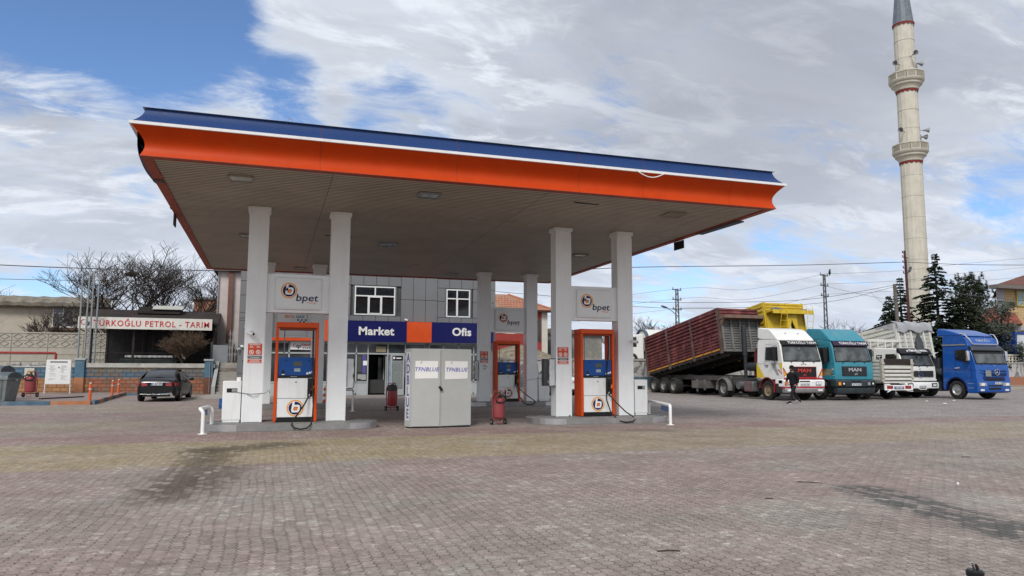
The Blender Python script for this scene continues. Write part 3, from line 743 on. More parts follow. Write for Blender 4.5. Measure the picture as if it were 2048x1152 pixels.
island(-1.55, 2.85, 19.85, 21.75, 'pump island under the left pump nearest the camera')
island(7.35, 11.75, 19.85, 21.75, 'pump island under the right pump nearest the camera')
island(-1.25, 3.15, 30.2, 32.2, 'pump island at the back left below the gas sign')
island(7.9, 12.3, 30.2, 32.2, 'pump island at the back right behind the fire extinguisher')

# ================================================================ DISPENSERS
def dispenser(label):
    t = thing('fuel_dispenser', label, 'fuel pump', (0, 0, 0), group='orange framed fuel dispensers')
    W2, D2, H = .56, .28, 2.66      # half width, half depth
    q = MB()
    for s in (-1, 1): q.box(s*W2-(.075 if s > 0 else 0), s*W2+(0 if s > 0 else .075), -D2, D2, 0, H-.145)
    q.box(-W2, W2, -D2, D2, H-.145, H)
    q.build('orange_frame', ORANGE2, t, bevel=.012)
    q = MB(); q.box(-W2-.002+.1, W2-.1+.002, -D2+.06, D2-.06, H-.2, H-.147); q.build('frame_lining', mat('dark red lining', (.25, .05, .02), .6), t)
    q = MB(); q.box(-.455, .455, -.262, .262, 1.17, 1.715); a = q.build('display_cabinet', BLUED, t, bevel=.012)
    q = MB(); q.mat(0).box(-.455, .455, -.268, -.2635, 1.17, 1.235); q.mat(1).box(-.08, .13, -.269, -.2635, 1.48, 1.60)
    q.mat(2).box(-.06, .10, -.269, -.2635, 1.33, 1.42)
    q.mat(0); q.poly([(-.40, -.266, 1.28), (-.28, -.266, 1.28), (-.34, -.266, 1.40)])
    q.mat(3).box(-.38, -.30, -.268, -.2635, 1.245, 1.265)
    for k in range(3): q.mat(3).box(.26+.065*k, .31+.065*k, -.272, -.2635, 1.26+.02*k, 1.31+.02*k)
    q.mat(0).box(.24, .44, -.269, -.2635, 1.20, 1.245); q.mat(2).box(-.15, .02, -.2695, -.2685, 1.19, 1.205)
    for s in (-1, 1): q.mat(0).obox((s*.30+.02, -.265, 1.63), (.035, .006, .035))
    q.build('display_panel', [BLACK, mat('lcd display', (.07, .075, .055), .2), mat('grey keypad', (.30, .36, .40), .5), WPRINT], a)
    q = MB(); q.box(-.47, .47, -.255, .255, .12, 1.155); b2 = q.build('lower_cabinet', WHITE, t, bevel=.01)
    q = MB(); q.box(-.465, .465, -.2575, -.2555, .615, .625); q.cyl((-.0, -.255, 1.05), (-.0, -.262, 1.05), .02, n=10); q.build('door_gap', DGREY, b2)
    q = MB(); roundel(q, 0.0, -.2585, .36, .215); q.build('emblem', [NAVY, OPRINT, YPRINT, WPRINT], b2)
    q = MB(); q.box(-.465, .465, -.25, .25, 0, .118); q.build('plinth', BLACK, t)
    q = MB(); q.mat(0).box(.30, .474, -.264, -.2, .66, 1.15); 
    q.build('nozzle_holster', BLACK, t, bevel=.006)
    q = MB(); q.mat(0).cyl((.405, -.30, 1.02), (.40, -.30, .86), .028, n=10); q.cyl((.40, -.30, .86), (.36, -.28, .72), .022, .026, n=10); q.cyl((.41, -.285, 1.0), (.37, -.25, 1.10), .016, n=8)
    q.mat(1).obox((.43, -.30, .90), (.07, .045, .11), ry=.3); q.mat(2).cyl((.365, -.29, .73), (.345, -.29, .67), .02, n=8)
    q.build('nozzle', [BLACK, mat('orange nozzle grip', (.75, .2, .03), .5), STEEL], t, smooth=True)
    q = MB(); q.tube([(.345, -.29, .68), (.22, -.46, .45), (.03, -.80, .20), (-.08, -1.08, .07), (-.10, -1.21, -.02), (-.03, -1.24, -.09), (.12, -1.24, -.125), (.28, -1.23, -.10), (.38, -1.18, .0), (.42, -.95, .15), (.45, -.6, .45), (.43, -.32, .95), (.42, -.30, 1.5), (.41, -.27, 2.0), (.41, -.22, 2.45)], .020, 8)
    q.build('hose', RUBBER, t, smooth=True)
    q = MB()
    for (x, y) in ((-.33, 0), (.43, -.2)): q = MB(); q.cyl((x, y, 1.72), (x, y, 2.46), .016, n=8); q.build('hose_rod', GREYM, t)
    return t
d1 = dispenser('front left fuel dispenser with its black hose hanging over the island edge')
d1.location = (.68, 21.0, .165)
d2 = dup(d1, (9.60, 21.08, .165), 0, 'front right fuel dispenser with its hose looped wide over the island')
d3 = dup(d1, (10.02, 31.4, .165), 0, 'rear right fuel dispenser seen beyond the red extinguisher')
# the front right pump: hose loops to the right
for t_, pts in ((d2, [(.345, -.29, .68), (.46, -.5, .45), (.64, -.85, .15), (.74, -1.12, .03), (.76, -1.22, -.05), (.66, -1.25, -.11), (.46, -1.25, -.125), (.28, -1.23, -.10), (.16, -1.17, .0), (.12, -.9, .16), (.15, -.55, .5), (.25, -.33, 1.0), (.30, -.30, 1.5), (.36, -.28, 2.0), (.40, -.2, 2.45)]),
                (d3, [(.345, -.29, .68), (.5, -.5, .5), (.76, -.85, .22), (.92, -1.15, .06), (.92, -1.25, -.02), (.78, -1.27, -.10), (.55, -1.27, -.10), (.40, -1.2, -.0), (.34, -.9, .2), (.34, -.5, .5), (.36, -.34, 1.0), (.38, -.30, 1.6), (.40, -.25, 2.45)])):
    for ch in t_.children:
        if ch.name.startswith('hose') and 'rod' not in ch.name:
            me = MB(); me.tube([Vector(p) for p in pts], .020, 8); tmp = me.build('hose_tmp', RUBBER, None, smooth=True)
            ch.data = tmp.data; bpy.data.objects.remove(tmp)
q = MB(); q.tube([(8.85, 21.4, 1.5), (8.83, 21.3, .9), (8.75, 21.1, .45), (8.68, 21.0, .20), (8.72, 20.9, .18)], .015, 6, ); o = q.build('hose', RUBBER, d2, world=True, smooth=True)
# steel stub posts by the left dispensers
for (x, y, z) in ((.085, 21.35, 2.42), (.62, 31.0, 3.0)):
    pass

# small white service boxes on the islands
def service_box(x, y, label, flip=1, h=1.08, w=.46):
    t = thing('service_box', label, 'metal box', (x, y, .165), group='white metal boxes at the island ends')
    q = MB(); q.box(-w/2, w/2, -.2, .2, .06, h); o = q.build('box_body', WHITE, t, bevel=.012)
    q = MB(); q.box(-.13, .13, -.206, -.2, h-.30, h-.19); q.build('slot', BLACK, o)
    q = MB(); q.box(-.005, .12, -.209, -.2065, h-.285, h-.205) if flip > 0 else q.box(.04, .125, -.209, -.2065, h-.285, h-.205); q.build('slot_cover', GREYM, o)
    q = MB(); q.box(-w/2+.02, w/2-.02, -.19, .19, 0, .058); q.build('box_foot', WHITE, t)
    return t
sb = service_box(-.93, 21.1, 'white metal box left of the front left column')
q = MB(); q.box(-.31, -.232, -.14, .1, .35, .62); q.cyl((-.235, -.1, .45), (-.30, -.12, .42), .05, n=12); q.build('blue_valve', mat('blue valve', (.02, .08, .25), .4), sb)
q = MB(); q.box(.10, .20, -.1, .1, 1.081, 1.18); q.build('vent_cap', WHITE, sb)
service_box(11.18, 21.2, 'white metal box right of the front right column', -1, 1.10, .44)
service_box(11.78, 31.5, 'white metal box beside the rear right column', -1, 1.18, .5)

# towel / squeegee holders wrapped in plastic on the columns
PLAST = mat('wrinkled white plastic', (.62, .64, .66), .3, var=.2, bump=.8, bscale=9, dirt=(.35, .36, .38), dirt_amt=.4, dirt_scale=4)
def holder(x, y, z, label, side=1, dark=False):
    t = thing('wrapped_holder', label, 'wrapped holder', (x, y, z), group='plastic wrapped holders hung on the columns')
    q = MB(); q.mat(0); rr = random.Random(int(x*10))
    rows = []
    for k in range(9):
        zz = k/8*.78; w = .10+.015*math.sin(k*1.7)+.01*rr.random()
        rows.append([(side*(.005), -.10, zz), (side*(w*.55), -.125-.01*rr.random(), zz), (side*(w*2.0), -.10, zz+rr.uniform(-.01, .01)), (side*(w*2.05), .10, zz), (side*.005, .12, zz)])
    q.strip(rows); q.poly([rows[0][k] for k in range(5)]); q.poly([rows[-1][k] for k in range(5)][::-1])
    q.build('plastic_cover', PLAST, t, smooth=True, autosm=25)
    q = MB(); q.tube([(side*.19, -.11, -.04), (side*.22, -.12, .02), (side*.225, -.12, .72), (side*.20, -.11, .80)], .012, 6); q.tube([(side*.0, -.11, -.05), (side*.19, -.11, -.04)], .012, 6); q.tube([(side*.0, -.11, .81), (side*.20, -.11, .80)], .012, 6)
    if dark: q.box(-.02, side*.13 if side > 0 else 0, -.08, .12, -.02, .80) if side > 0 else q.box(side*.36, side*.20, -.08, .14, -.02, .80)
    q.build('holder_frame', DGREY, t)
    return t
holder(2.02, 21.1, 1.08, 'crumpled white plastic holder on the second column from the left', 1)
holder(8.27, 21.1, 1.10, 'plastic wrapped holder with grey back on the front right pair of columns', -1, True)
holder(8.72, 31.4, 1.14, 'dim plastic wrapped holder on the rear column behind the cabinet', -1)

# ================================================================ ADBLUE CABINET
cb = thing('pump_cabinet', 'tall grey two door steel cabinet with two white printed sheets', 'cabinet', (4.42, 20.0, 0))
q = MB(); H = 2.13
# outline: left half front runs slightly toward the camera, right half turned back
A, B, C_ = (-.80, -.20), (.0, -.22), (.92, -.02)
q.prism([A, B, C_, (.88, .35), (.02, .12), (-.90, .12)], 'z', .03, H); q.build('cabinet_body', CAB, cb, bevel=.008)
def panel_on(a, b2, z0, z1, u0, u1, t, name, m, par):
    a, b2 = Vector((a[0], a[1], 0)), Vector((b2[0], b2[1], 0)); d = (b2-a); L = d.length; d.normalize(); nrm = Vector((d.y, -d.x, 0))
    p0 = a+d*u0; p1 = a+d*u1; q = MB()
    v = [p0+nrm*.001, p1+nrm*.001, p1+nrm*t, p0+nrm*t]
    q.prism([(k.x, k.y) for k in v], 'z', z0, z1); return q.build(name, m, par), d, nrm
dl, d_, n_ = panel_on(A, B, .05, H-.02, .02, .79, .03, 'cabinet_door', CAB, cb)
dr, d2_, n2_ = panel_on(B, C_, .05, H-.02, .03, .93, .03, 'cabinet_door', CAB, cb)
def sheet(par, a, d, nrm, u0, u1, z0, z1, tilt):
    a = Vector((a[0], a[1], 0)); q = MB(); off = nrm*.034
    P = lambda u, z: tuple(a+d*u+off+Vector((0, 0, z)))
    q.mat(0).poly([P(u0, z0+tilt), P(u1, z0), P(u1, z1+tilt*.3), P(u0+.01, z1)])
    um, zm = (u0+u1)/2, (z0+z1)/2
    M3 = Matrix((d, Vector((0, 0, 1)), nrm)).transposed()
    q.mat(1); add_text(q, 'TFNBLUE', tuple(a+d*um+off+nrm*.002+Vector((0, 0, zm))), .15, rot=M3, depth=.001, off=.0035, shear=.25, sx=.98, spacing=1.12)
    q.mat(2).bar(P(um-.17, z1-.08), P(um-.12, z1-.01), .003, .012)
    q.build('printed_sheet', [mat('paper white', (.78, .78, .76), .6, var=.03), mat('violet print', (.16, .15, .42), .6), DGREY], par)
sheet(dl, A, d_, n_, .10, .73, 1.33, 1.80, -.01); sheet(dr, B, d2_, n2_, .12, .82, 1.32, 1.80, -.02)
q = MB(); q.cyl((-.02, -.262, 1.07), (.03, -.262, 1.07), .022, n=8); q.obox((.03, -.27, 1.03), (.06, .03, .07)); q.cyl((-.03, -.25, 1.09), (.0, -.28, 1.09), .03, n=10); q.build('padlock', BLACK, cb)
q = MB(); 
# side strip with stacked letters
a, b2 = Vector((-.90, .12, 0)), Vector((A[0], A[1], 0)); d = (b2-a).normalized(); nrm = Vector((d.y, -d.x, 0))
P = lambda u, z, o_=.003: tuple(a+d*u+nrm*o_+Vector((0, 0, z)))
q.mat(0).poly([P(.06, .20), P(.29, .20), P(.29, 2.04), P(.06, 2.04)])
M3 = Matrix((d, Vector((0, 0, 1)), nrm)).transposed(); q.mat(1)
for k, ch in enumerate('ADBLUE'): add_text(q, ch, P(.175, 1.87-.30*k, .005), .34, rot=M3, depth=.001, off=.012, sx=.78)
q.build('side_lettering', [mat('pale strip', (.62, .64, .68), .5), mat('dull violet print', (.13, .13, .30), .6)], cb)
q = MB(); q.box(-.86, .86, -.15, .1, 0, .03); q.build('cabinet_base', BLACK, cb)

# ================================================================ WHEELED EXTINGUISHERS
def extinguisher(label, blacktop=False, hose=True, bc=REDP):
    t = thing('fire_extinguisher', label, 'fire extinguisher', (0, 0, 0), group='wheeled red fire extinguishers')
    q = MB(); q.lathe([(0.0, .17), (.10, .175), (.15, .21), (.155, .26), (.155, .66), (.14, .74), (.09, .80), (.045, .82), (.04, .87), (0, .88)], n=20); o = q.build('tank', bc, t, smooth=True)
    q = MB(); q.mat(0).tube([(-.17, .02, .12), (-.19, .03, .45), (-.19, .03, .78), (-.12, .05, .96), (.12, .05, .96), (.19, .03, .78), (.19, .03, .45), (.17, .02, .12)], .016, 8)
    q.tube([(-.19, .02, .13), (.19, .02, .13)], .016, 8); q.tube([(-.08, -.06, .16), (-.05, -.10, .03), (.05, -.10, .03), (.08, -.06, .16)], .012, 6)
    q.build('trolley_frame', bc, t, smooth=True)
    for s in (-1, 1):
        w = MB(); w.lathe([(.045, -.02), (.085, -.022), (.088, 0), (.085, .022), (.045, .02)], (s*.215, .02, .088), 18, 'x', closed=True); wo_ = w.build('wheel', RUBBER, t, smooth=True)
        w = MB(); w.lathe([(0, -.015), (.05, -.015), (.05, .015), (0, .015)], (s*.215, .02, .088), 14, 'x'); w.build('wheel_hub', mat('dusty rim', (.35, .30, .28), .6), wo_)
    q = MB(); q.cyl((0, 0, .86), (0, 0, .93), .03, n=10); q.cyl((-.06, 0, .91), (.07, 0, .93), .014, n=8); q.cyl((.0, -.04, .9), (.0, -.06, .9), .03, n=10)
    if blacktop: q.lathe([(.17, .70), (.175, .74), (.17, .86), (.12, .90), (0, .91)], n=16)
    q.build('valve_head', DGREY, t, smooth=True)
    if hose:
        q = MB(); pts = []
        for k in range(44):
            a = k/44*2*PI*2.4; rr = .165+.012*math.sin(k); pts.append((rr*math.cos(a), -.155-.01*math.sin(a*3), .70+.10*math.sin(a)+.05*k/44))
        pts = [(.0, -.05, .9), (.05, -.12, .86)]+pts; q.tube(pts, .014, 6); q.build('hose', RUBBER, t, smooth=True)
    return t
e1 = extinguisher('faded red extinguisher trolley standing right of the grey cabinet', False, True, mat('faded red paint', (.30, .055, .06), .5, var=.15, dirt=(.3, .2, .18), dirt_amt=.4, dirt_scale=4)); e1.location = (6.30, 20.45, 0); e1.rotation_euler = (0, 0, R(8))
e2 = extinguisher('red extinguisher with black cap in front of the shop fridge', True, False); e2.location = (4.40, 27.9, 0); e2.rotation_euler = (0, 0, R(12)); e2.scale = (1.08, 1.08, 1.08)
e3 = dup(e1, (-11.0, 41.4, .14), R(-10), 'faded red extinguisher trolley between the dumpster and the notice board'); e3.scale = (1.45, 1.45, 1.3)

# ================================================================ HOOP BARRIERS
HB = mat('blue sticker', (.02, .09, .28), .5)
def hoop(x, y, rz, L, label, h=.60, r=.048, blue=True, lean=0.0, b0=-.2, b1=.32):
    t = thing('hoop_barrier', label, 'barrier', (x, y, 0), R(rz), group='white tubular hoop barriers')
    q = MB(); pts = [(-L/2, 0, 0)]
    for k in range(5): a = k/4*PI/2; pts.append((-L/2+.09*(1-math.cos(a)), 0, h-.09+.09*math.sin(a)))
    for k in range(5): a = k/4*PI/2; pts.append((L/2-.09*(1-math.sin(a)), 0, h-.09+.09*math.cos(a)))
    pts.append((L/2, 0, 0)); pts = [(p[0], lean*(max(0, p[2]-h+.12)/.12)**2, p[2]) for p in pts]; q.tube(pts, r, 14); q.build('hoop_tube', WHITE, t, smooth=True, autosm=60)
    q = MB()
    for s in (-1, 1): q.lathe([(r, .012), (r+.06, .010), (r+.065, 0), (0.0, 0)], (s*L/2, 0, .001), 16)
    q.build('foot_flange', WHITE, t, smooth=True)
    if blue: q = MB(); q.box(L*b0, L*b1, lean-.012, lean+.012, h-.20, h-.06); q.build('blue_plate', HB, t)
    return t
hoop(-1.43, 20.0, 84, 1.15, 'white hoop barrier at the left end of the front left island', .60, .045, True, .09)
hoop(2.72, 27.6, 60, 1.0, 'white hoop barrier in the shade behind the second column', .80, .04, False)
hoop(11.57, 20.6, 72, 3.3, 'white hoop barrier right of the front right island with blue plate', .56, .045, True, 0.0, -.47, -.12)
q = MB(); q.cyl((2.5, 34.6, 0), (2.5, 34.6, .04), .2, .2, 4); tcn = thing('traffic_cone', 'small orange and white banded post behind the second column', 'traffic post', (2.42, 34.6, 0))
q = MB(); q.lathe([(.20, 0), (.2, .04), (.12, .05)], n=14); q.build('cone_base', BLACK, tcn)
for k in range(6):
    q = MB(); q.lathe([(.115-.008*k, .05+.13*k), (.107-.008*k, .05+.13*(k+1)-.002)], n=14); q.build('cone_band', mat('orange cone plastic', (.75, .10, .03), .5) if k % 2 == 0 else WPRINT, tcn)

# ================================================================ SHOP BUILDING
BY = 41.5
shop = thing('shop_building', 'two storey grey panelled station shop with blue Market and Ofis sign band', 'building', (5.4, 45.0, 0))
def sb_(q, n, m, par=shop, **k): return q.build(n, m, par, world=True, **k)
CLAD = mat('grey composite cladding', (0.165, 0.17, 0.178), 0.5, metal=0.0, var=0.06, scale=0.7)
FRAME = mat('white window frame', (0.68, 0.69, 0.69), 0.4, var=0.04)
FRAMEG = mat('pale grey shop frame', (0.40, 0.43, 0.44), 0.45, var=0.08)
q = MB(); q.box(-1.66, 12.55, BY+.10, 50.0, 4.0, 7.25); q.box(-1.66, -1.12, BY+.1, 50, 0, 4.0); q.box(12.15, 12.55, BY+.1, 50, 0, 4.0); q.box(-1.66, 12.55, 47.0, 50.0, 0, 4.0)
sb_(q, 'wall', DGREY)
# cladding sheets with open joints
q = MB()
def cell(x0, x1, z0, z1): q.box(x0+.012, x1-.012, BY, BY+.09, z0+.012, z1-.012)
xs = [6.94+.705*k for k in range(-12, 9)]
xs = [-1.66]+[x for x in xs if -1.5 < x < 12.3]+[12.55]
for a, b_ in zip(xs, xs[1:]):
    m_ = (a+b_)/2
    if m_ > 6.9 and m_ < 9.0: cell(a, b_, 4.22, 5.48); cell(a, b_, 5.48, 7.25); continue
    inw = (4.34 < m_ < 6.61) or (9.57 < m_ < 11.0)
    cell(a, b_, 4.22, 4.52) ; cell(a, b_, 6.22, 6.75); cell(a, b_, 6.75, 7.25)
    if inw: continue
    a2, b2 = a, b_
    for (w0, w1) in ((4.27, 6.68), (9.50, 11.07)):
        if a2 < w0 < b2: b2 = w0
        if a2 < w1 < b2: a2 = w1
    cell(a2, b2, 4.52, 5.45); cell(a2, b2, 5.45, 6.22)
for a, b_ in ((4.27, 4.31), (6.64, 6.68), (9.50, 9.54), (11.03, 11.07)): q.box(a, b_, BY, BY+.09, 4.53, 6.21)
for z0, z1 in ((0, 1.3), (1.3, 2.7), (2.7, 4.1), (4.1, 4.22)):
    if z1 > .2: cell(-1.66, -1.12, z0, z1); cell(12.2, 12.55, z0, z1)
sb_(q, 'cladding_panels', CLAD)
q = MB(); q.box(-1.7, 12.6, BY-.03, BY+.1, 7.25, 7.33); sb_(q, 'roof_edge', GREYM)
def upwin(x0, x1, z0, z1, kind):
    f = MB(); t = .07; y0, y1 = BY-.01, BY+.06; zm = z0+(z1-z0)*.66
    f.box(x0, x1, y0, y1, z0, z0+t); f.box(x0, x1, y0, y1, z1-t, z1); f.box(x0, x0+t, y0, y1, z0+t, z1-t); f.box(x1-t, x1, y0, y1, z0+t, z1-t)
    f.box(x0+t, x1-t, y0, y1, zm-t/2, zm+t/2)
    if kind == 2:
        xm = (x0+x1)/2; f.box(xm-t/2, xm+t/2, y0, y1, zm+t/2, z1-t)
        a, b_ = x0+(x1-x0)*.345, x0+(x1-x0)*.65
        for s in (a, b_): f.box(s-.055, s+.055, y0-.02, y1, z0+t, zm-t/2)
        f.box(a+.055, b_-.055, y0-.02, y1, z0+t, z0+t+.05); f.box(a+.055, b_-.055, y0-.02, y1, zm-t/2-.05, zm-t/2)
    else:
        xm = x0+(x1-x0)*.45; f.box(xm-t/2, xm+t/2, y0, y1, zm+t/2, z1-t); f.box(xm-.05, xm+.05, y0-.02, y1, z0+t, zm-t/2)
    o = sb_(f, 'window', FRAME)
    g_ = MB(); g_.box(x0+t, x1-t, BY+.065, BY+.08, z0+t, z1-t); g_.build('pane', GLASS, o, world=True)
upwin(4.34, 6.61, 4.55, 6.18, 2); upwin(9.57, 11.0, 4.55, 6.18, 1)
# sign band: boxes that stand 0.35 m proud
for (x0, x1, m_) in ((-1.12, 2.95, mat('orange sign face', (.62, .075, .012), .3, var=.06, coat=.3)), (2.952, 7.24, BLUES), (7.242, 8.66, mat('orange sign face', (0, 0, 0))), (8.662, 12.3, BLUES)):
    q = MB(); z0 = 3.05; z1 = 4.20 if x0 > 2 else 4.20
    q.box(x0, x1, BY-.36, BY-.01, z0, z1); sb_(q, 'sign_band', m_)
q = MB(); add_text(q, 'Market', (5.53, BY-.365, 3.62), .62, depth=.006, off=.019, sx=1.06, spacing=1.04); sb_(q, 'lettering', LETW)
q = MB(); add_text(q, 'Ofis', (10.42, BY-.365, 3.66), .62, depth=.006, off=.019, sx=1.06, spacing=1.04); sb_(q, 'lettering', LETW)
q = MB(); q.box(-1.12, 12.3, BY-.30, BY+.1, 3.0, 3.048); sb_(q, 'band_soffit', GREYM)
security_camera(shop, 7.22, BY-.0, 4.35, 1); security_camera(shop, -1.45, BY, 2.75, 1); security_camera(shop, -1.6, BY, 2.6, -1)
q = MB(); q.lathe([(.0, -.1), (.09, -.09), (.10, 0), (0, .01)], (-1.3, BY-.02, 3.75), 12, 'y'); sb_(q, 'siren', GREYM)
q = MB(); q.cyl((-1.35, BY-.03, 1.95), (-1.35, BY, 1.95), .06, n=12); sb_(q, 'round_vent', DGREY)
# shop front
q = MB(); yf0, yf1 = BY+.02, BY+.10
for x in (-1.10, .95, 2.35, 3.55, 4.52, 5.16, 6.26, 7.25, 8.35, 8.62, 9.45, 10.35, 11.25, 12.12): q.box(x-.035, x+.035, yf0, yf1, .12, 3.0)
for a, b_ in ((-1.1, 5.16), (5.16, 6.26), (6.26, 8.35), (8.62, 12.12)):
    q.box(a+.036, b_-.036, yf0, yf1, 2.36, 2.44); q.box(a+.036, b_-.036, yf0, yf1, 2.93, 3.0)
    if a != 5.16: q.box(a+.036, b_-.036, yf0, yf1, .12, .22); q.box(a+.036, b_-.036, yf0, yf1, .80, .87); q.box(a+.036, b_-.036, yf0+.03, yf1-.01, .22, .80)
sb_(q, 'shopfront_frame', FRAMEG)
q = MB(); q.box(8.386, 8.584, BY-.02, BY+.15, .12, 3.0); sb_(q, 'pier', CLAD)
q = MB(); q.box(-1.06, 5.12, BY+.06, BY+.075, .87, 2.36); q.box(-1.06, 5.12, BY+.06, BY+.075, 2.44, 2.93); q.box(6.30, 8.3, BY+.06, BY+.075, .87, 2.36); q.box(6.3, 8.3, BY+.06, BY+.075, 2.44, 2.93); q.box(8.66, 12.08, BY+.06, BY+.075, .87, 2.36); q.box(8.66, 12.08, BY+.06, BY+.075, 2.44, 2.93); q.box(5.2, 6.22, BY+.06, BY+.075, 2.44, 2.93)
sb_(q, 'shop_glass', GLASS2)
# dark interior behind the open door, with open leaf
q = MB(); q.box(5.2, 6.22, BY+2.2, BY+2.25, .12, 2.36); q.box(5.16, 5.19, BY+.11, BY+2.2, .12, 2.4); q.box(6.23, 6.26, BY+.11, BY+2.2, .12, 2.4); q.box(5.19, 6.23, BY+.11, BY+2.2, 2.38, 2.42); sb_(q, 'doorway', BLACK)
dr_ = MB(); dr_.box(6.16, 6.21, BY+.12, BY+1.05, .14, .24); dr_.box(6.16, 6.21, BY+.12, BY+1.05, 2.26, 2.34); dr_.box(6.16, 6.21, BY+.12, BY+.22, .24, 2.26); dr_.box(6.16, 6.21, BY+.95, BY+1.05, .24, 2.26); dr_.box(6.16, 6.21, BY+.22, BY+.95, .24, .9)
o = sb_(dr_, 'open_door', FRAMEG); q = MB(); q.box(5.86, 6.12, BY+1.0, BY+1.04, .5, 2.2); q.build('inner_glass', GLASS2, o, world=True)
q = MB(); q.box(-1.12, 12.2, BY-.55, BY+.12, 0, .12); sb_(q, 'step', mat('step stone', (.33, .31, .29), .8, var=.15, dirt=(.2, .18, .16), dirt_amt=.4))
# stickers, posters and the white window sign
q = MB(); q.mat(0).box(1.0, 2.25, BY-.02, BY+.01, 2.58, 3.02); q.mat(1); add_text(q, 'tp', (1.42, BY-.024, 2.77), .30, depth=.002, off=.006, shear=.2)
q.mat(2); add_text(q, 'TÜRKOĞLU', (1.90, BY-.024, 2.83), .13, depth=.002, off=.004); q.mat(1); [q.box(1.64+.11*k, 1.72+.11*k, BY-.024, BY-.0205, 2.64, 2.70) for k in range(5)]
q.mat(2); q.tube([(1.24+.09*math.cos(a), BY-.024, 2.80+.09*math.sin(a)) for a in [k*.5+1.2 for k in range(10)]], .014, 4)
sb_(q, 'window_sign', [WPRINT, NAVY, mat('red print', (.55, .02, .02), .5)])
for (a, b_, c, d, e_, f_, mm) in ((4.80, 5.08, BY+.04, BY+.057, .95, 1.25, mat('dull poster', (.35, .36, .35), .6)), (4.86, 5.06, BY+.035, BY+.056, 1.3, 2.32, mat('violet poster', (.10, .09, .30), .6)), (4.90, 5.12, BY+.03, BY+.034, 1.75, 2.0, WPRINT), (4.60, 4.82, BY+.04, BY+.057, 1.4, 2.2, mat('dark poster', (.08, .09, .08), .5)), (5.60, 6.15, BY+.04, BY+.056, 2.50, 2.80, mat('tan sticker', (.36, .31, .20), .6)), (4.62, 4.8, BY+.03, BY+.04, 1.0, 1.25, mat('dull poster', (0, 0, 0)))):
    q = MB(); q.box(a, b_, c, d, e_, f_); sb_(q, 'poster', mm)
q = MB(); q.box(4.62, 8.3, BY+.30, BY+1.2, .2, .95)
sb_(q, 'counter', mat('dim shelf', (.05, .05, .05), .7))
# fridge outside
fr = thing('drinks_fridge', 'tall glass door drinks fridge standing by the shop doorway', 'fridge', (6.72, BY-.32, .12))
q = MB(); q.box(-.37, .37, 0, .30, 0, 2.22); q.box(-.37, -.31, -.28, -.002, 0, 2.22); q.box(.31, .37, -.28, -.002, 0, 2.22); q.box(-.309, .309, -.28, -.002, 0, .35); q.box(-.309, .309, -.28, -.002, 1.85, 2.22); q.build('fridge_body', mat('fridge grey', (.42, .44, .46), .4, var=.06), fr)
q = MB(); q.mat(0).box(-.29, .29, -.295, -.281, 1.90, 2.17); q.mat(1).box(-.08, .2, -.294-.003, -.2955, 2.0, 2.06); q.blob((-.20, -.298, 2.04), (.06, .004, .07)); q.build('fridge_header', [BLACK, WPRINT], fr)
q = MB()
for k in range(4): q.box(-.305, .305, -.2, -.01, .45+.34*k, .47+.34*k)
for k in range(4):
    for j in range(7): q.cyl((-.25+.082*j, -.12, .47+.34*k), (-.25+.082*j, -.12, .69+.34*k), .03, .018, 8)
q.build('shelf_bottles', mat('bottles', (.10, .12, .14), .3, var=.6, scale=9), fr)
q = MB(); q.box(-.305, .305, -.29, -.284, .37, 1.84)
gm = bpy.data.materials.new('clear fridge glass'); gm.use_nodes = True; pb = gm.node_tree.nodes['Principled BSDF']; pb.inputs['Roughness'].default_value = .03; pb.inputs['Alpha'].default_value = .25; pb.inputs['Base Color'].default_value = (.5, .55, .55, 1)
q.build('glass_door', gm, fr)
q = MB(); q.box(-.42, -.38, -.27, .25, 0, 1.9); q.build('side_banner', mat('pale blue banner', (.30, .40, .48), .5, var=.5, scale=4), fr)
# dark blue crate stack right of fridge
q = MB(); q.box(7.2, 7.75, BY-.45, BY-.05, .12, 1.0); bb = thing('blue_bin', 'dark blue drinks cooler chest behind the grey cabinet', 'cooler', (7.5, BY-.25, .12)); q.build('chest_body', mat('dark blue plastic', (.01, .03, .14), .4), bb, world=True, bevel=.02); q = MB(); q.box(7.18, 7.77, BY-.47, BY-.03, 1.0, 1.06); q.build('lid', mat('dark lid', (.03, .03, .04), .4), bb, world=True)

# ================================================================ NEIGHBOURING HOUSE (left of the shop)
nb = thing('pale_house', 'pale plastered house with brick chimney strip left of the shop', 'house', (-2.8, 54, 0))
PLAS = mat('pale pink plaster', (.52, .46, .44), .9, var=.08, dirt=(.3, .26, .24), dirt_amt=.3)
q = MB(); q.box(-3.40, 2.2, 52.0, 60, 0, 7.95); q.build('wall', PLAS, nb, world=True)
q = MB(); q.prism([(51.6, 7.95), (51.6, 8.15), (56, 9.5), (60.4, 8.15), (60.4, 7.95)], 'x', -3.75, 2.6); q.build('roof', mat('dark eave', (.10, .06, .05), .8), nb, world=True)
q = MB(); q.box(-2.82, -2.52, 51.75, 51.99, 2.6, 7.9); q.build('chimney', brickmat('dark chimney brick', (.22, .085, .06), (.16, .06, .045), (.12, .10, .09), .22, .075, 'xz'), nb, world=True)
q = MB(); q.box(-3.0, -2.35, 51.3, 51.98, 0, 3.0); q.box(-3.05, -2.3, 51.25, 51.98, 3.0, 3.15); q.build('chimney_base', CONC, nb, world=True)
q = MB(); q.box(-3.42, -3.401, 53.4, 54.4, 6.0, 7.3); q.build('window', GLASS, nb, world=True)
q = MB(); q.tube([(-3.44, 51.9, 8.0), (-3.44, 51.9, 3.3)], .04, 8); q.tube([(-3.44, 51.9, 8.0), (-3.9, 51.8, 7.98)], .03, 6); q.build('drainpipe', GREYM, nb, world=True)
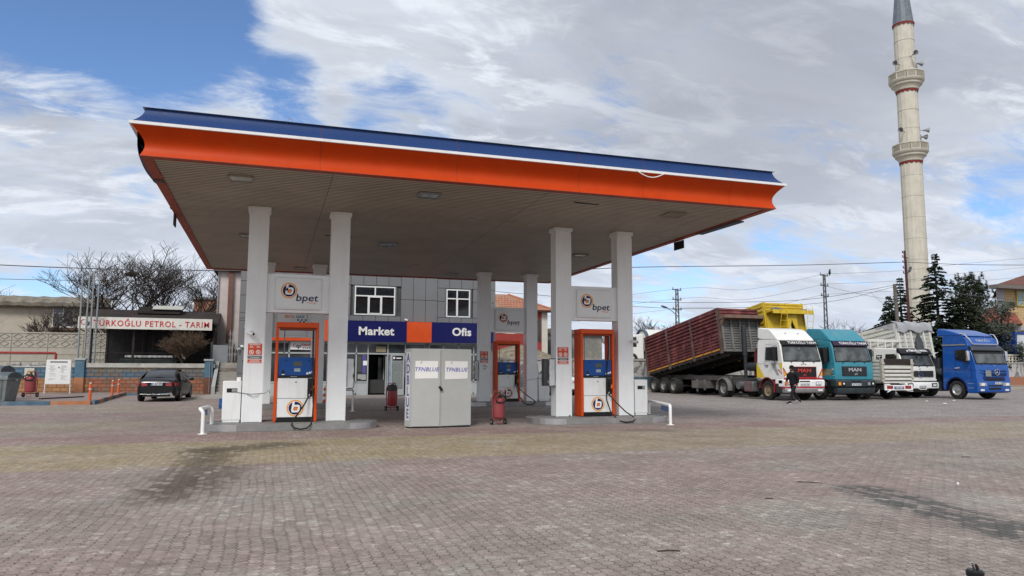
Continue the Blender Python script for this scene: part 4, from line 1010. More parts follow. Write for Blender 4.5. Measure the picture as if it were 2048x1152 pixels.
gw = thing('grey_gate', 'grey sheet metal gate at the top of the stairs', 'gate', (-2.75, 49.5, 1.9))
q = MB(); q.box(-3.45, -2.55, 49.5, 49.56, 1.9, 3.0); q.build('gate_leaf', mat('grey sheet', (.25, .26, .28), .5, var=.06), gw, world=True)
q = MB(); q.box(-2.54, -2.40, 49.45, 49.6, 1.9, 3.3); q.box(-3.56, -3.46, 49.45, 49.6, 1.9, 3.2); q.build('gate_post', DGREY, gw, world=True)
# dark railings near the camera-side wall corner
sg = thing('scroll_railing', 'white scrolled iron railing behind the shop corner', 'railing', (-2.2, 48.5, 2.0)); q = MB()
for k in range(5):
    x = -2.4+.16*k; q.tube([(x, 48.5, 2.0), (x, 48.5, 3.9)], .012, 5)
    for j in range(4): q.tube([(x+.07*math.cos(a), 48.5, 2.4+.42*j+.07*math.sin(a)) for a in [i_*PI/4 for i_ in range(8)]], .009, 4)
q.build('iron_bars', mat('white iron', (.5, .5, .5), .6), sg, world=True)

# ================================================================ RETAINING WALL, STAIRS, GAZEBO
WY = 48.3
RWM = bpy.data.materials.new('two tone block wall'); RWM.use_nodes = True
def wallmat():
    nt = RWM.node_tree; nt.nodes.clear(); N = NT(nt)
    out = N.n('ShaderNodeOutputMaterial'); b = N.n('ShaderNodeBsdfPrincipled'); N.l(b.outputs[0], out.inputs[0])
    t = N.n('ShaderNodeTexCoord'); O = t.outputs['Object']; sp = N.n('ShaderNodeSeparateXYZ'); N.l(O, sp.inputs[0])
    cb_ = N.n('ShaderNodeCombineXYZ'); N.l(sp.outputs[0], cb_.inputs[0]); N.l(sp.outputs[2], cb_.inputs[1])
    br = N.n('ShaderNodeTexBrick'); N.l(cb_.outputs[0], br.inputs['Vector'])
    for k, v in (('Scale', 1), ('Mortar Size', .018), ('Mortar Smooth', .3), ('Brick Width', .42), ('Row Height', .21)): br.inputs[k].default_value = v
    br.inputs['Color1'].default_value = (.75, .75, .75, 1); br.inputs['Color2'].default_value = (1, 1, 1, 1); br.inputs['Mortar'].default_value = (.42, .40, .38, 1)
    F = N.noise(O, 2.2, 8, 0.7); M_ = N.noise(O, .7, 5, .6)
    right = N.ramp(sp.outputs[0], .42, .58)          # object x: right of the first post the wall is raw brick
    lo = N.mix(right, (.44, .23, .11), (.36, .14, .08))
    hi = N.mix(0.0, (.095, .175, .25), (.1, .2, .3))
    zz = N.m('ADD', sp.outputs[2], N.m('MULTIPLY', N.m('SUBTRACT', F, .5), .12))
    c = N.mix(N.ramp(zz, .92, 1.0), lo, hi)
    peel = N.m('MULTIPLY', N.ramp(F, .46, .56), right)
    c = N.mix(N.m('MULTIPLY', peel, .85), c, N.mix(M_, (.15, .085, .06), (.26, .20, .15)))
    top = N.m('MULTIPLY', N.ramp(zz, 1.32, 1.40), right)
    c = N.mix(N.m('MULTIPLY', top, .9), c, (.21, .185, .14))
    c = N.mix(N.m('MULTIPLY', N.ramp(F, .25, .45, 1, 0), .5), c, (.12, .09, .07))
    c = N.mix(N.ramp(zz, .06, .22, .8, 0), c, (.20, .17, .14))
    c = N.mix(1.0, c, br.outputs['Color'], 'MULTIPLY')
    N.l(c, b.inputs['Base Color']); b.inputs['Roughness'].default_value = .9
    bp = N.n('ShaderNodeBump'); bp.invert = True; bp.inputs['Strength'].default_value = .6; bp.inputs['Distance'].default_value = .03
    N.l(N.m('SUBTRACT', br.outputs['Fac'], F), bp.inputs['Height']); N.l(bp.outputs[0], b.inputs['Normal'])
wallmat()
rw = thing('retaining_wall', 'low block wall painted blue above orange with two blue posts', 'wall', (-10.5, WY, 0))
q = MB(); q.box(-24, -3.3, WY, WY+.35, 0, 1.58); q.build('block_wall', RWM, rw, world=True)
q = MB(); q.box(-24, -10.4, WY-.03, WY+.5, 1.58, 1.66); q.box(-10.1, -3.2, WY-.06, WY+.5, 1.58, 1.83); q.build('coping', mat('pale coping', (.46, .45, .42), .85, var=.2, dirt=(.2, .19, .17), dirt_amt=.5, dirt_scale=3), rw, world=True)
for (x, lowm) in ((-10.42, KO), (-3.52, mat('rust brown post', (.16, .075, .05), .8, var=.3))):
    q = MB(); q.box(x-.24, x+.24, WY-.14, WY+.34, 0, 1.0); o = q.build('post', lowm, rw, world=True)
    q = MB(); q.box(x-.24, x+.24, WY-.14, WY+.34, 1.0, 1.98); q.build('post_shaft', mat('post blue', (.085, .165, .235), .7, var=.2), o, world=True)
    q = MB(); q.box(x-.29, x+.29, WY-.19, WY+.39, 1.98, 2.10); q.build('post_cap', mat('post cap', (.35, .38, .38), .7), o, world=True, bevel=.02)
q = MB(); q.tube([(-3.45, WY-.2, .1), (-3.45, WY-.2, 1.95)], .02, 6); q.build('downpipe', GREYM, rw, world=True)
tb = MB(); tb.box(-30, -1.7, WY+.36, 60, 1.3, 1.56); terr = tb.build('terrace', mat('terrace soil', (.22, .19, .16), .95, var=.3)); struct(terr)
st = thing('stone_steps', 'narrow grey concrete steps rising beside the shop wall', 'steps', (-2.4, 47, 0))
q = MB()
for k in range(10): q.box(-2.98, -1.70, 46.4+.33*k, 50.2, .19*k, .19*(k+1))
q.build('treads', CONC, st, world=True); q = MB(); q.prism([(46.3, 0), (46.3, .5), (49.4, 2.0), (50, 2.0), (50, 0)], 'x', -3.2, -3.0); q.build('side_wall', mat('grey stair side', (.36, .38, .37), .85), st, world=True)

gz = thing('gazebo', 'dark open gazebo with brown roof behind the white sign board', 'gazebo', (-7.0, 51, 1.56))
DK = mat('dark brown metal', (.018, .014, .012), .6, var=.3)
q = MB()
for x in (-10.3, -8.0, -5.7, -3.45):
    for y in (50.1, 54.6): q.box(x-.06, x+.06, y-.06, y+.06, 1.56, 4.3)
q.build('post_frame', DK, gz, world=True)
q = MB(); q.prism([(49.75, 4.28), (49.75, 4.40), (52.3, 5.25), (54.9, 4.40), (54.9, 4.28), (52.3, 5.10)], 'x', -10.8, -3.2); q.build('roof', mat('brown bitumen roof', (.035, .026, .024), .9, var=.3, bump=.4), gz, world=True)
q = MB(); q.prism([(51.2, 4.98), (51.2, 5.12), (52.3, 5.48), (53.4, 5.12), (53.4, 4.98)], 'x', -8.1, -5.6); o = q.build('ridge_vent', DK, gz, world=True)
q = MB(); q.obox((-6.35, 51.6, 5.40), (1.75, .9, .03), rx=R(18)); q.build('loose_sheet', mat('pale sheet', (.42, .42, .38), .7), o, world=True)
q = MB(); q.box(-10.3, -3.45, 54.6, 54.68, 1.56, 4.2); q.box(-3.47, -3.40, 50.2, 54.6, 1.56, 3.9); q.build('tarpaulin', mat('black tarpaulin', (.010, .009, .010), .45, var=.6, bump=.7, bscale=3), gz, world=True)
q = MB()
for z in (2.45, 2.0, 4.1): q.box(-10.3, -3.45, 50.08, 50.12, z, z+.04)
for k in range(12):
    x0 = -10.2+.57*k; 
    q.tube([(x0, 50.1, 2.02), (x0+.28, 50.1, 2.44)], .010, 4); q.tube([(x0+.28, 50.1, 2.02), (x0, 50.1, 2.44)], .010, 4); q.tube([(x0+.42, 50.1, 1.6), (x0+.42, 50.1, 4.1)], .010, 4)
q.build('railing', DK, gz, world=True)
q = MB(); q.box(-8.9, -5.6, 51.0, 52.4, 1.56, 2.15); o = q.build('bench_cover', mat('dark green cover', (.02, .035, .035), .6, var=.5, bump=.6, bscale=5), gz, world=True, bevel=.1)
q = MB(); q.box(-8.6, -5.7, 50.95, 52.5, 2.17, 2.34); q.build('rolled_tarp', mat('pale roll', (.5, .51, .52), .5, var=.3), o, world=True, bevel=.06)
sgn = thing('sign_board', 'long white board with red lettering across the gazebo front', 'sign', (-7.2, 49.7, 4.2))
q = MB(); q.box(-10.98, -3.55, 49.62, 49.70, 3.90, 4.60); q.build('board', mat('off white board', (.66, .65, .60), .6, var=.06, dirt=(.4, .38, .33), dirt_amt=.3, streak=True), sgn, world=True)
q = MB(); q.mat(0); add_text(q, 'TÜRKOĞLU PETROL - TARIM', (-6.93, 49.61, 4.22), .50, depth=.012, off=.002, sx=.88, spacing=1.16)
q.mat(1); add_text(q, 'tp', (-10.43, 49.61, 4.24), .34, depth=.01, off=.005, shear=.2); q.mat(0).tube([(-10.68+.13*math.cos(a), 49.61, 4.28+.14*math.sin(a)) for a in [k*.45+1.2 for k in range(10)]], .02, 4)
q.build('lettering', [mat('red letter', (.52, .012, .03), .5, var=.1), NAVY], sgn, world=True)
# four steel flag poles
for i, (x, y) in enumerate(((-10.75, 49.1), (-10.42, 49.1), (-10.18, 49.1), (-9.90, 49.1))):
    q = MB(); q.cyl((x, y, 1.56), (x+[-.02, .01, 0, .02][i], y, 7.1), .055, .045, 10)
    o = q.build('flag_pole', mat('galvanised pole', (.26, .28, .29), .5, metal=.3, var=.15), None, smooth=True)
    tag(o, ['leftmost bare grey steel pole left of the sign board', 'second bare steel pole from the left by the sign board', 'third bare steel pole from the left by the sign board', 'rightmost of the four bare steel poles crossing the sign board'][i], 'pole', 'four bare steel poles')

# precast fence on the terrace
pf = thing('precast_fence', 'beige precast concrete fence with rows of diamonds', 'fence', (-15, 55, 1.56))
PC = mat('beige precast', (.40, .375, .325), .9, var=.12, bump=.2, dirt=(.25, .23, .19), dirt_amt=.4)
for k in range(7):
    x1 = -11.0-2.05*k+3.3; x0 = x1-2.02
    q = MB()
    for j in range(5):
        q.box(x0, x1, 55, 55.07, 1.5+.45*j, 1.5+.45*j+.435)
    for j in (2.9, 3.35):
        for i in range(3):
            cx = x0+.36+.65*i; z = j+.19
            for (a, b_) in (((-.27, 0), (0, .17)), ((0, .17), (.27, 0)), ((.27, 0), (0, -.17)), ((0, -.17), (-.27, 0))): q.mat(1).bar((cx+a[0], 54.99, z+a[1]), (cx+b_[0], 54.99, z+b_[1]), .03, .022)
    q.mat(1); [q.box(x0, x1, 54.985, 55.0, 1.5+.45*j-.012, 1.5+.45*j+.012) for j in range(1, 5)]
    q.build('panel', [PC, mat('groove grey', (.22, .20, .17), .9)], pf, world=True)
    q = MB(); q.box(x1, x1+.03, 54.96, 55.12, 1.5, 3.85); q.build('post', PC, pf, world=True)
q = MB(); q.box(-24, -7.7, 54.95, 55.13, 3.76, 3.84); q.build('top_rail', PC, pf, world=True)

# house beyond the fence
hs = thing('cream_house', 'old flat roofed cream house with thick grey eave beyond the fence', 'house', (-17, 62, 1.5))
q = MB(); q.box(-26, -11.6, 61, 68, 1.5, 6.0); q.build('wall', mat('cream render', (.44, .40, .33), .9, var=.1, dirt=(.3, .26, .21), dirt_amt=.5), hs, world=True)
q = MB(); rr = random.Random(5); rows = []
for k in range(40):
    x = -26.3+k*.385; dz = rr.uniform(-.04, .04)
    rows.append([(x, 60.6, 5.85+dz*.3), (x, 60.35, 5.95+dz), (x, 60.3, 6.2+dz), (x, 60.5, 6.48+dz), (x, 61.5, 6.72+dz), (x, 65, 6.9)])
q.strip(rows); q.build('eave', mat('weathered eave', (.20, .18, .15), .95, var=.35, bump=.8, dirt=(.36, .33, .26), dirt_amt=.6), hs, world=True)
f = MB(); f.box(-15.15, -13.75, 60.93, 60.99, 4.45, 4.55); f.box(-15.15, -13.75, 60.93, 60.99, 5.95, 6.02); f.box(-15.15, -15.07, 60.93, 60.99, 4.55, 5.95); f.box(-13.83, -13.75, 60.93, 60.99, 4.55, 5.95); f.box(-14.5, -14.42, 60.93, 60.99, 4.55, 5.95); f.box(-15.07, -14.5, 60.93, 60.99, 5.45, 5.52)
o = f.build('window', FRAME, hs, world=True); q = MB(); q.box(-15.07, -13.83, 60.97, 60.995, 4.55, 5.95); q.build('pane', mat('curtained glass', (.16, .17, .20), .2, var=.4), o, world=True)
q = MB(); q.box(-15.3, -13.5, 60.6, 60.99, 4.25, 4.42); q.build('sill', mat('brown sill', (.14, .09, .07), .8), hs, world=True)
# red-brick block behind the trees
rbk = thing('brick_house', 'small orange brick house behind the bare trees', 'house', (-5, 68, 0)); q = MB(); q.box(-6.4, -3.6, 68, 73, 0, 7.4); q.build('wall', brickmat('orange brick', (.42, .14, .07), (.36, .12, .06), (.3, .25, .2), .22, .08, 'xz'), rbk, world=True); q = MB(); q.box(-6.6, -3.4, 67.8, 73.2, 7.4, 7.6); q.build('roof', GREYM, rbk, world=True)

# red pipe and junk on the terrace
q = MB(); q.tube([(-24, 52, 2.45), (-12.63, 52, 2.45), (-12.58, 52, 2.40), (-12.58, 52, 1.6)], .07, 8); tag(q.build('red_pipe', mat('dull red pipe', (.30, .03, .025), .5, var=.2), None, smooth=True), 'dull red pipe running along the beige precast fence', 'pipe')
jr = random.Random(11); q = MB()
for k in range(46):
    x = jr.uniform(-16.5, -10.9); q.blob((x, jr.uniform(49.0, 50.6), 1.6+jr.uniform(0, .16)), (jr.uniform(.1, .3), jr.uniform(.1, .25), jr.uniform(.05, .18)), 7, 4, .25)
struct(q.build('rubble', mat('pale rubble', (.34, .33, .31), .95, var=.5, scale=3)), 'stuff')['label'] = 'pale stones and scraps along the terrace edge'

# notice board, electric box
NBS = .78
nbd = thing('notice_board', 'white framed notice board on two legs by the orange wall', 'notice board', (-11.1, 46.6, .14), R(-4))
q = MB()
for s in (-1, 1): q.bar((s*.80, 0, 0), (s*.76, .05, 2.02), .06, .05)
q.box(-.80, .80, -.03, .06, .56, .62); q.build('legs', FRAME, nbd)
q = MB(); q.box(-.78, .78, -.03, .03, .62, 2.02); q.build('board', mat('white board', (.72, .73, .72), .5, var=.03), nbd)
q = MB(); q.box(-.55, .55, -.036, -.0305, 1.84, 1.92); rr = random.Random(2)
for k in range(17):
    for (a, b_) in ((-.62, -.05), (.1, .62)):
        z = 1.70-.055*k
        if rr.random() < .8: q.box(a+rr.uniform(0, .12), b_-rr.uniform(0, .3), -.034, -.0305, z, z+.012)
q.blob((.03, -.033, 1.55), (.05, .004, .05)); q.build('printing', mat('grey print', (.12, .12, .13), .6), nbd)
nbd.scale = (.78, .78, .92)
eb = thing('meter_box', 'small pale electric box fixed on the blue wall', 'electric box', (-12.9, WY-.08, 1.25)); q = MB(); q.box(-.24, .24, -.1, .08, -.27, .27); q.build('case', mat('cream box', (.55, .54, .46), .5), eb, bevel=.02); q = MB(); q.box(-.02, .16, -.105, -.101, -.08, .12); q.build('label_plate', mat('yellow label', (.55, .45, .06), .5), eb)

# bollards
for i, (x, y, l) in enumerate(((-7.30, 35.9, 'orange plastic bollard at the kerb corner nearest the road'), (-7.62, 42.4, 'middle of the three orange bollards along the kerb'), (-7.95, 45.9, 'farthest orange bollard near the brick wall'))):
    t = thing('bollard', l, 'bollard', (x, y, .10), group='orange bollards along the kerb')
    q = MB(); q.lathe([(.085, 0), (.075, .05), (.062, .10), (.058, .70), (.045, .76), (0, .78)], n=14); q.build('post', mat('orange bollard', (.60, .10, .025), .5, var=.12), t, smooth=True)
    q = MB(); q.lathe([(.066, .52), (.066, .60)], n=14); q.lathe([(.04, .77), (.05, .80), (.03, .84), (0, .845)], n=10); q.build('reflective_band', mat('pale band', (.55, .45, .38), .4), t)
bk = MB(); bk.obox((-9.2, 39.6, .17), (2.6, .16, .05), rz=R(62)); tag(bk.build('plank', mat('dark plank', (.06, .04, .035), .8), None), 'dark plank lying on the raised pavement', 'plank')

# dumpsters
def dumpster(label, x, y, rz, sc=1.0):
    t = thing('dumpster', label, 'dumpster', (x, y, 0), R(rz), group='galvanised waste dumpsters')
    G = mat('galvanised grey', (.20, .225, .225), .5, metal=.35, var=.2, dirt=(.10, .09, .08), dirt_amt=.5, dirt_scale=2)
    q = MB(); a = [(-.62, -.42, .18), (.62, -.42, .18), (.62, .42, .18), (-.62, .42, .18)]; b_ = [(-.74, -.56, 1.22), (.74, -.56, 1.22), (.74, .56, 1.22), (-.74, .56, 1.22)]
    ids = [q.av(p) for p in a+b_]
    for k in range(4): j = (k+1) % 4; q.face((ids[k], ids[j], ids[4+j], ids[4+k]))
    q.face(ids[:4][::-1]); q.face(ids[4:]); q.build('bin_body', G, t, bevel=.02)
    q = MB(); q.box(-.78, .78, -.60, -.54, 1.16, 1.24); q.box(-.78, .78, .54, .6, 1.16, 1.24); q.box(-.78, -.72, -.54, .54, 1.16, 1.24); q.box(.72, .78, -.54, .54, 1.16, 1.24)
    for s in (-1, 1): q.cyl((s*.76, 0, 1.12), (s*.90, 0, 1.12), .04, n=8); q.bar((s*.45, -.46, .3), (s*.52, -.56, 1.12), .05, .03)
    q.build('rim', G, t)
    q = MB(); rows = []
    for k in range(11):
        an = PI*k/10; rows.append([(-.76, -.58*math.cos(an), 1.24+.26*math.sin(an)), (.76, -.58*math.cos(an), 1.24+.26*math.sin(an))])
    q.strip(rows); q.face([q.av(r[0]) for r in rows][::-1]); q.face([q.av(r[1]) for r in rows]); q.build('lid', mat('dark lid metal', (.10, .12, .13), .5, metal=.3, var=.3), t, smooth=True)
    q = MB()
    for k in range(6): an = k/6*2*PI; q.cyl((.13*math.cos(an), -.53+.0, .72+.13*math.sin(an)), (.20*math.cos(an), -.535, .72+.2*math.sin(an)), .018, n=6)
    q.obox((0, -.555, 1.06), (.7, .012, .10), rx=R(7)); q.build('embossed_crest', mat('embossed grey', (.13, .15, .15), .5, metal=.3), t)
    for sx in (-1, 1):
        for sy in (-1, 1):
            w = MB(); w.lathe([(0, -.03), (.09, -.03), (.10, 0), (.09, .03), (0, .03)], (sx*.56, sy*.36, .10), 14, 'x'); w.bar((sx*.56, sy*.36, .1), (sx*.56, sy*.36, .3), .11, .02); w.build('castor', RUBBER, t, smooth=True)
    t.scale = (sc, sc, sc); return t
dumpster('grey metal dumpster with rounded lid by the painted kerb', -10.85, 36.25, -14, .92)
dumpster('grey dumpster cut by the left edge of the picture', -12.7, 36.9, -14, 1.0)
dumpster('grey dumpster farther back behind the two others', -11.9, 38.4, -10, 1.1)
hr = thing('hose_reel_cart', 'red tube framed hose cart behind the dumpsters', 'hose cart', (-13.2, 41.2, .14)); hr.scale = (.8, .8, .8); q = MB()
q.tube([(-1.0, 0, 0), (-1.0, 0, 2.3), (.55, 0, 2.3), (.7, 0, 2.15), (.7, 0, 0)], .045, 8); q.tube([(-1, .6, 0), (-1, .6, 2.0), (.2, .6, 2.0), (.3, .6, 1.9), (.3, .6, 0)], .04, 8)
for x in (-.1, .2): q.tube([(x, 0, 0), (x, 0, 2.3)], .03, 6)
q.build('tube_frame', mat('red tube', (.38, .05, .045), .5), hr, smooth=True)
q = MB(); q.lathe([(.1, -.12), (.5, -.12), (.5, -.08), (.2, -.06), (.2, .06), (.5, .08), (.5, .12), (.1, .12)], (-.2, .1, 1.75), 18, 'y'); q.build('reel', mat('red reel', (.5, .03, .03), .5), hr, smooth=True)
q = MB(); q.tube([(0, -.1, 1.95), (.8, -.2, 1.90), (1.6, -.2, 1.75), (1.85, -.1, 1.2), (2.1, 0, .4), (2.0, 0, .05)], .03, 6); q.build('hose', RUBBER, hr, smooth=True)

# ================================================================ CARS
def car(label, x, y, rz, paint, W_=1.85, L=4.85, H=1.47, rear_lit=True, name='parked_car', trim=True):
    """rear end at local y=0 facing -y, nose at +L"""
    t = thing(name, label, 'car', (x, y, 0), rz)
    P_ = paint; hw = W_/2
    # stations along y: (y, z_low, z_belt, z_top, belt half width, top half width)
    S = [(0.0, .38, .80, .88, .74, .66), (.05, .28, .92, 1.00, .86, .74), (.22, .22, .95, 1.06, .93, .76), (.55, .20, .95, 1.09, .97, .72), (.95, .20, .95, 1.30, .99, .64), (1.45, .20, .94, 1.43, 1.0, .61), (2.1, .20, .93, 1.47, 1.0, .61), (2.7, .20, .92, 1.45, 1.0, .61), (3.1, .20, .91, 1.33, 1.0, .64), (3.6, .20, .90, 1.04, .99, .72), (4.1, .20, .86, .96, .97, .74), (4.5, .22, .78, .88, .93, .70), (4.75, .28, .66, .76, .84, .62), (4.85, .36, .56, .62, .72, .55)]
    k_ = L/4.85; kz = H/1.47
    def sec(s):
        yy, zl, zb, zt, wb, wt = s; yy *= k_; zt = zt*kz; wb *= hw; wt *= hw
        return [(-wb*.90, yy, zl), (-wb*.985, yy, zl+.12), (-wb, yy, (zl+zb)/2+.05), (-wb*.985, yy, zb-.05), (-wb*.93, yy, zb), (-(wb*.35+wt*.65), yy, zb+(zt-zb)*.55), (-wt, yy, zt-.045), (-wt*.82, yy, zt-.008), (0, yy, zt+.012),
                (wt*.82, yy, zt-.008), (wt, yy, zt-.045), ((wb*.35+wt*.65), yy, zb+(zt-zb)*.55), (wb*.93, yy, zb), (wb*.985, yy, zb-.05), (wb, yy, (zl+zb)/2+.05), (wb*.985, yy, zl+.12), (wb*.90, yy, zl)]
    rows = [sec(s) for s in S]
    q = MB(); q.strip(rows); q.face([q.av(p) for p in rows[0]][::-1]); q.face([q.av(p) for p in rows[-1]])
    body = q.build('body', P_, t, smooth=True, autosm=50)
    for p in body.data.polygons: p.use_smooth = True
    sb2 = body.modifiers.new('sub', 'SUBSURF'); sb2.levels = 1; sb2.render_levels = 2
    def gl(rows_, nm, par, m=GLASS, up_=.012):
        q = MB(); q.strip(rows_); return q.build(nm, m, par, smooth=True)
    def P3(i, j, f=0.0, off=.012):
        a = Vector(rows[i][j]); return a
    def lerp(a, b, u): return Vector(a).lerp(Vector(b), u)
    # rear window between stations 3..5, windscreen 7..9
    def screen(i0, i1, nm):
        g_ = []
        for i in range(i0, i1+1):
            r_ = rows[i]; c = Vector((0, 0, .03 if i not in (i0, i1) else .02))
            g_.append([Vector(r_[7])*1+c+Vector((.03, 0, 0)), Vector(r_[8])+c, Vector(r_[9])+c-Vector((.03, 0, 0))])
        o = gl(g_, nm, t); 
    q = MB(); yb0, yb1 = .50*k_, 1.38*k_
    q.strip([[(-.70*hw, yb0, 1.085*kz), (0, yb0-.03, 1.125*kz), (.70*hw, yb0, 1.085*kz)], [(-.65*hw, .93*k_, 1.325*kz), (0, .90*k_, 1.345*kz), (.65*hw, .93*k_, 1.325*kz)], [(-.58*hw, yb1, 1.435*kz), (0, yb1, 1.455*kz), (.58*hw, yb1, 1.435*kz)]])
    q.build('rear_window', GLASS, t, smooth=True)
    q = MB(); q.strip([[(-.60*hw, 2.72*k_, 1.46*kz), (0, 2.72*k_, 1.475*kz), (.60*hw, 2.72*k_, 1.46*kz)], [(-.64*hw, 3.12*k_, 1.345*kz), (0, 3.12*k_, 1.37*kz), (.64*hw, 3.12*k_, 1.345*kz)], [(-.70*hw, 3.58*k_, 1.07*kz), (0, 3.60*k_, 1.10*kz), (.70*hw, 3.58*k_, 1.07*kz)]])
    q.build('windscreen', GLASS, t, smooth=True)
    for s in (-1, 1):
        q = MB(); a = .96
        pts = [(.80, .99, .93), (1.15, 1.22, .82), (1.55, 1.36, .735), (2.6, 1.38, .735), (3.0, 1.26, .79), (3.42, .99, .93)]
        lo = [(.80, .99, .93), (1.15, .99, .93), (1.55, .985, .93), (2.6, .975, .93), (3.0, .97, .93), (3.42, .97, .93)]
        q.strip([[(s*hw*(w+.035), yy*k_, z*kz) for yy, z, w in pts], [(s*hw*(w+.035), yy*k_, z) for yy, z, w in lo]]); q.build('side_window', GLASS, t)
        q = MB(); q.blob((s*(hw+.10), 3.2*k_, 1.02), (.11, .06, .08), 8, 5); q.bar((s*(hw-.02), 3.25*k_, .98), (s*(hw+.08), 3.22*k_, 1.0), .04, .03); q.build('wing_mirror', BLACK, t, smooth=True)
        # tail light wraps the corner
        q = MB(); q.strip([[(s*.42*hw, -.028, .86), (s*.66*hw, -.005, .88), (s*.86*hw, .075, .885), (s*.955*hw, .22, .88)], [(s*.42*hw, -.035, .74), (s*.66*hw, -.015, .725), (s*.87*hw, .07, .72), (s*.97*hw, .22, .75)]])
        q.build('tail_light', mat('tail light red', (.30, .008, .012), .15, coat=.6, var=.3, scale=12), t)
        for yy in (.92*k_, 3.85*k_):
            w = MB(); w.lathe([(.20, -.11), (.31, -.115), (.335, -.07), (.335, .07), (.31, .115), (.20, .11)], (s*(hw-.13), yy, .335), 26, 'x', closed=True); wo_ = w.build('wheel', RUBBER, t, smooth=True)
            w = MB(); w.lathe([(0, s*.02), (.20, s*.05), (.22, s*.10), (.20, s*.105), (.06, s*.09), (0, s*.09)], (s*(hw-.13), yy, .335), 20, 'x')
            for k in range(5): an = k/5*2*PI; w.bar((s*(hw-.13)+s*.09, yy, .335), (s*(hw-.13)+s*.10, yy+.19*math.cos(an), .335+.19*math.sin(an)), .04, .03)
            w.build('rim', STEEL, wo_, smooth=True)
            w = MB(); w.lathe([(.30, -.02), (.39, -.02), (.39, .06), (.30, .06)], (s*(hw-.085), yy, .345), 24, 'x', closed=True); w.build('wheel_arch', BLACK, t)
    if trim:
        q = MB(); q.tube([(-.58*hw, -.045, .895), (0, -.075, .905), (.58*hw, -.045, .895)], .010, 6); q.build('boot_trim', CHROME, t, smooth=True)
        q = MB(); q.tube([(-.74*hw, .01, .36), (0, -.02, .345), (.74*hw, .01, .36)], .007, 6); q.build('bumper_trim', CHROME, t, smooth=True)
    q = MB(); q.box(-.26, .26, -.065, -.045, .76, .875); o = q.build('licence_plate', mat('plate white', (.55, .58, .60), .4, var=.05), t)
    q = MB(); q.mat(0).box(-.26, -.215, -.067, -.0655, .762, .873); q.mat(1); add_text(q, '42 AC 591', (.02, -.067, .818), .115, depth=.001, off=.002); q.build('plate_text', [mat('plate blue', (.02, .06, .30), .4), BLACK], o)
    q = MB(); q.box(-.62*hw, .62*hw, -.02, .1, .24, .35); q.build('diffuser', BLACK, t)
    return t
BLK = mat('black car paint', (.008, .009, .011), .32, coat=.15, var=.2)
car('dark saloon car parked nose to the brick wall, number plate toward the camera', -4.98, 37.9, R(-3), BLK, 1.88, 4.9, 1.50)
car('white car mostly hidden behind the front right fuel pump', 16.95, 41.0, R(4), mat('white car paint', (.66, .67, .68), .25, coat=.5, var=.03), 1.8, 4.4, 1.52)

# ================================================================ TRUCK PARTS
def tyre_wheel(par, x, y, r=.50, w=.30, s=-1, rimc=None, name='wheel'):
    q = MB(); a = w/2
    q.lathe([(.28, -a*.8), (r*.86, -a), (r*.97, -a*.85), (r, -a*.5), (r, a*.5), (r*.97, a*.85), (r*.86, a), (.28, a*.8)], (x, y, r), 32, 'x', closed=True)
    o = q.build(name, RUBBER, par, smooth=True)
    q = MB(); f = s*(a*.80)
    prof = [(0, f*.75), (.10, f*.78), (.115, f*.35), (.20, f*.25), (.255, f*.65), (.285, f*1.05), (.30, f*1.0), (.285, f*.5)]
    q.lathe(prof, (x, y, r), 26, 'x')
    for k in range(10): an = k/10*2*PI; q.cyl((x+f*.35, y+.155*math.cos(an), r+.155*math.sin(an)), (x+f*.60, y+.155*math.cos(an), r+.155*math.sin(an)), .016, n=6)
    q.build('rim', rimc or mat('dusty steel rim', (.24, .235, .225), .6, metal=.2, var=.3, scale=8), o, smooth=True)
    return o
def frame_window(par, name, pts, axis, at_, m, frame=BLACK, t=.04, out=-1, fname='rubber_seal'):
    """pts polygon in 2d, panel standing out; frame = slightly bigger polygon below it"""
    c = Vector((sum(p[0] for p in pts)/len(pts), sum(p[1] for p in pts)/len(pts)))
    big = [c+(Vector(p)-c)*(1+t/max((Vector(p)-c).length, .1)) for p in pts]
    q = MB(); q.prism([tuple(p) for p in big], axis, at_, at_+out*.012); o = q.build(fname, frame, par)
    q = MB(); q.prism(pts, axis, at_+out*.013, at_+out*.02); q.build(name, m, o)
    return o
def slope_panel(par, name, quad, m, t=.02, world=False):
    """thin slab through 4 points, thickened along its normal"""
    a, b_, c, d = [Vector(p) for p in quad]; n = (b_-a).cross(d-a).normalized()
    q = MB(); i = [q.av(p) for p in (a, b_, c, d)]+[q.av(p+n*t) for p in (a, b_, c, d)]
    q.face(i[:4][::-1]); q.face(i[4:])
    for k in range(4): j = (k+1) % 4; q.face((i[k], i[j], i[4+j], i[4+k]))
    return q.build(name, m, par, bevel=.006)
def mirror_pair(par, hw, y, z0, z1, m=BLACK, w=.24):
    for s in (-1, 1):
        q = MB(); q.box(s*(hw+.12) if s > 0 else s*(hw+.12)-w, s*(hw+.12)+w if s > 0 else s*(hw+.12), y-.06, y+.06, z0, z1)
        o = q.build('wing_mirror', m, par, bevel=.025)
        q = MB(); q.tube([(s*hw, y+.05, z1+.08), (s*(hw+.2), y, z1+.05), (s*(hw+.2), y, z0-.08), (s*hw, y+.1, z0-.12)], .014, 6); q.build('mirror_arm', BLACK, o)
def chassis(par, L, hw=.42, y0=.6):
    q = MB()
    for s in (-1, 1): q.box(s*hw-.05, s*hw+.05, y0, L, .72, .98)
    for k in range(5): yy = y0+.6+(L-y0-.8)*k/4; q.box(-hw+.05, hw-.05, yy-.06, yy+.06, .76, .94)
    q.box(-.9, .9, .3, .9, .35, .72)
    q.cyl((-1.0, 1.30, .5), (1.0, 1.30, .5), .09, n=10)
    return q.build('chassis', mat('dusty chassis', (.085, .078, .072), .85, var=.35, dirt=(.2, .17, .14), dirt_amt=.6), par)
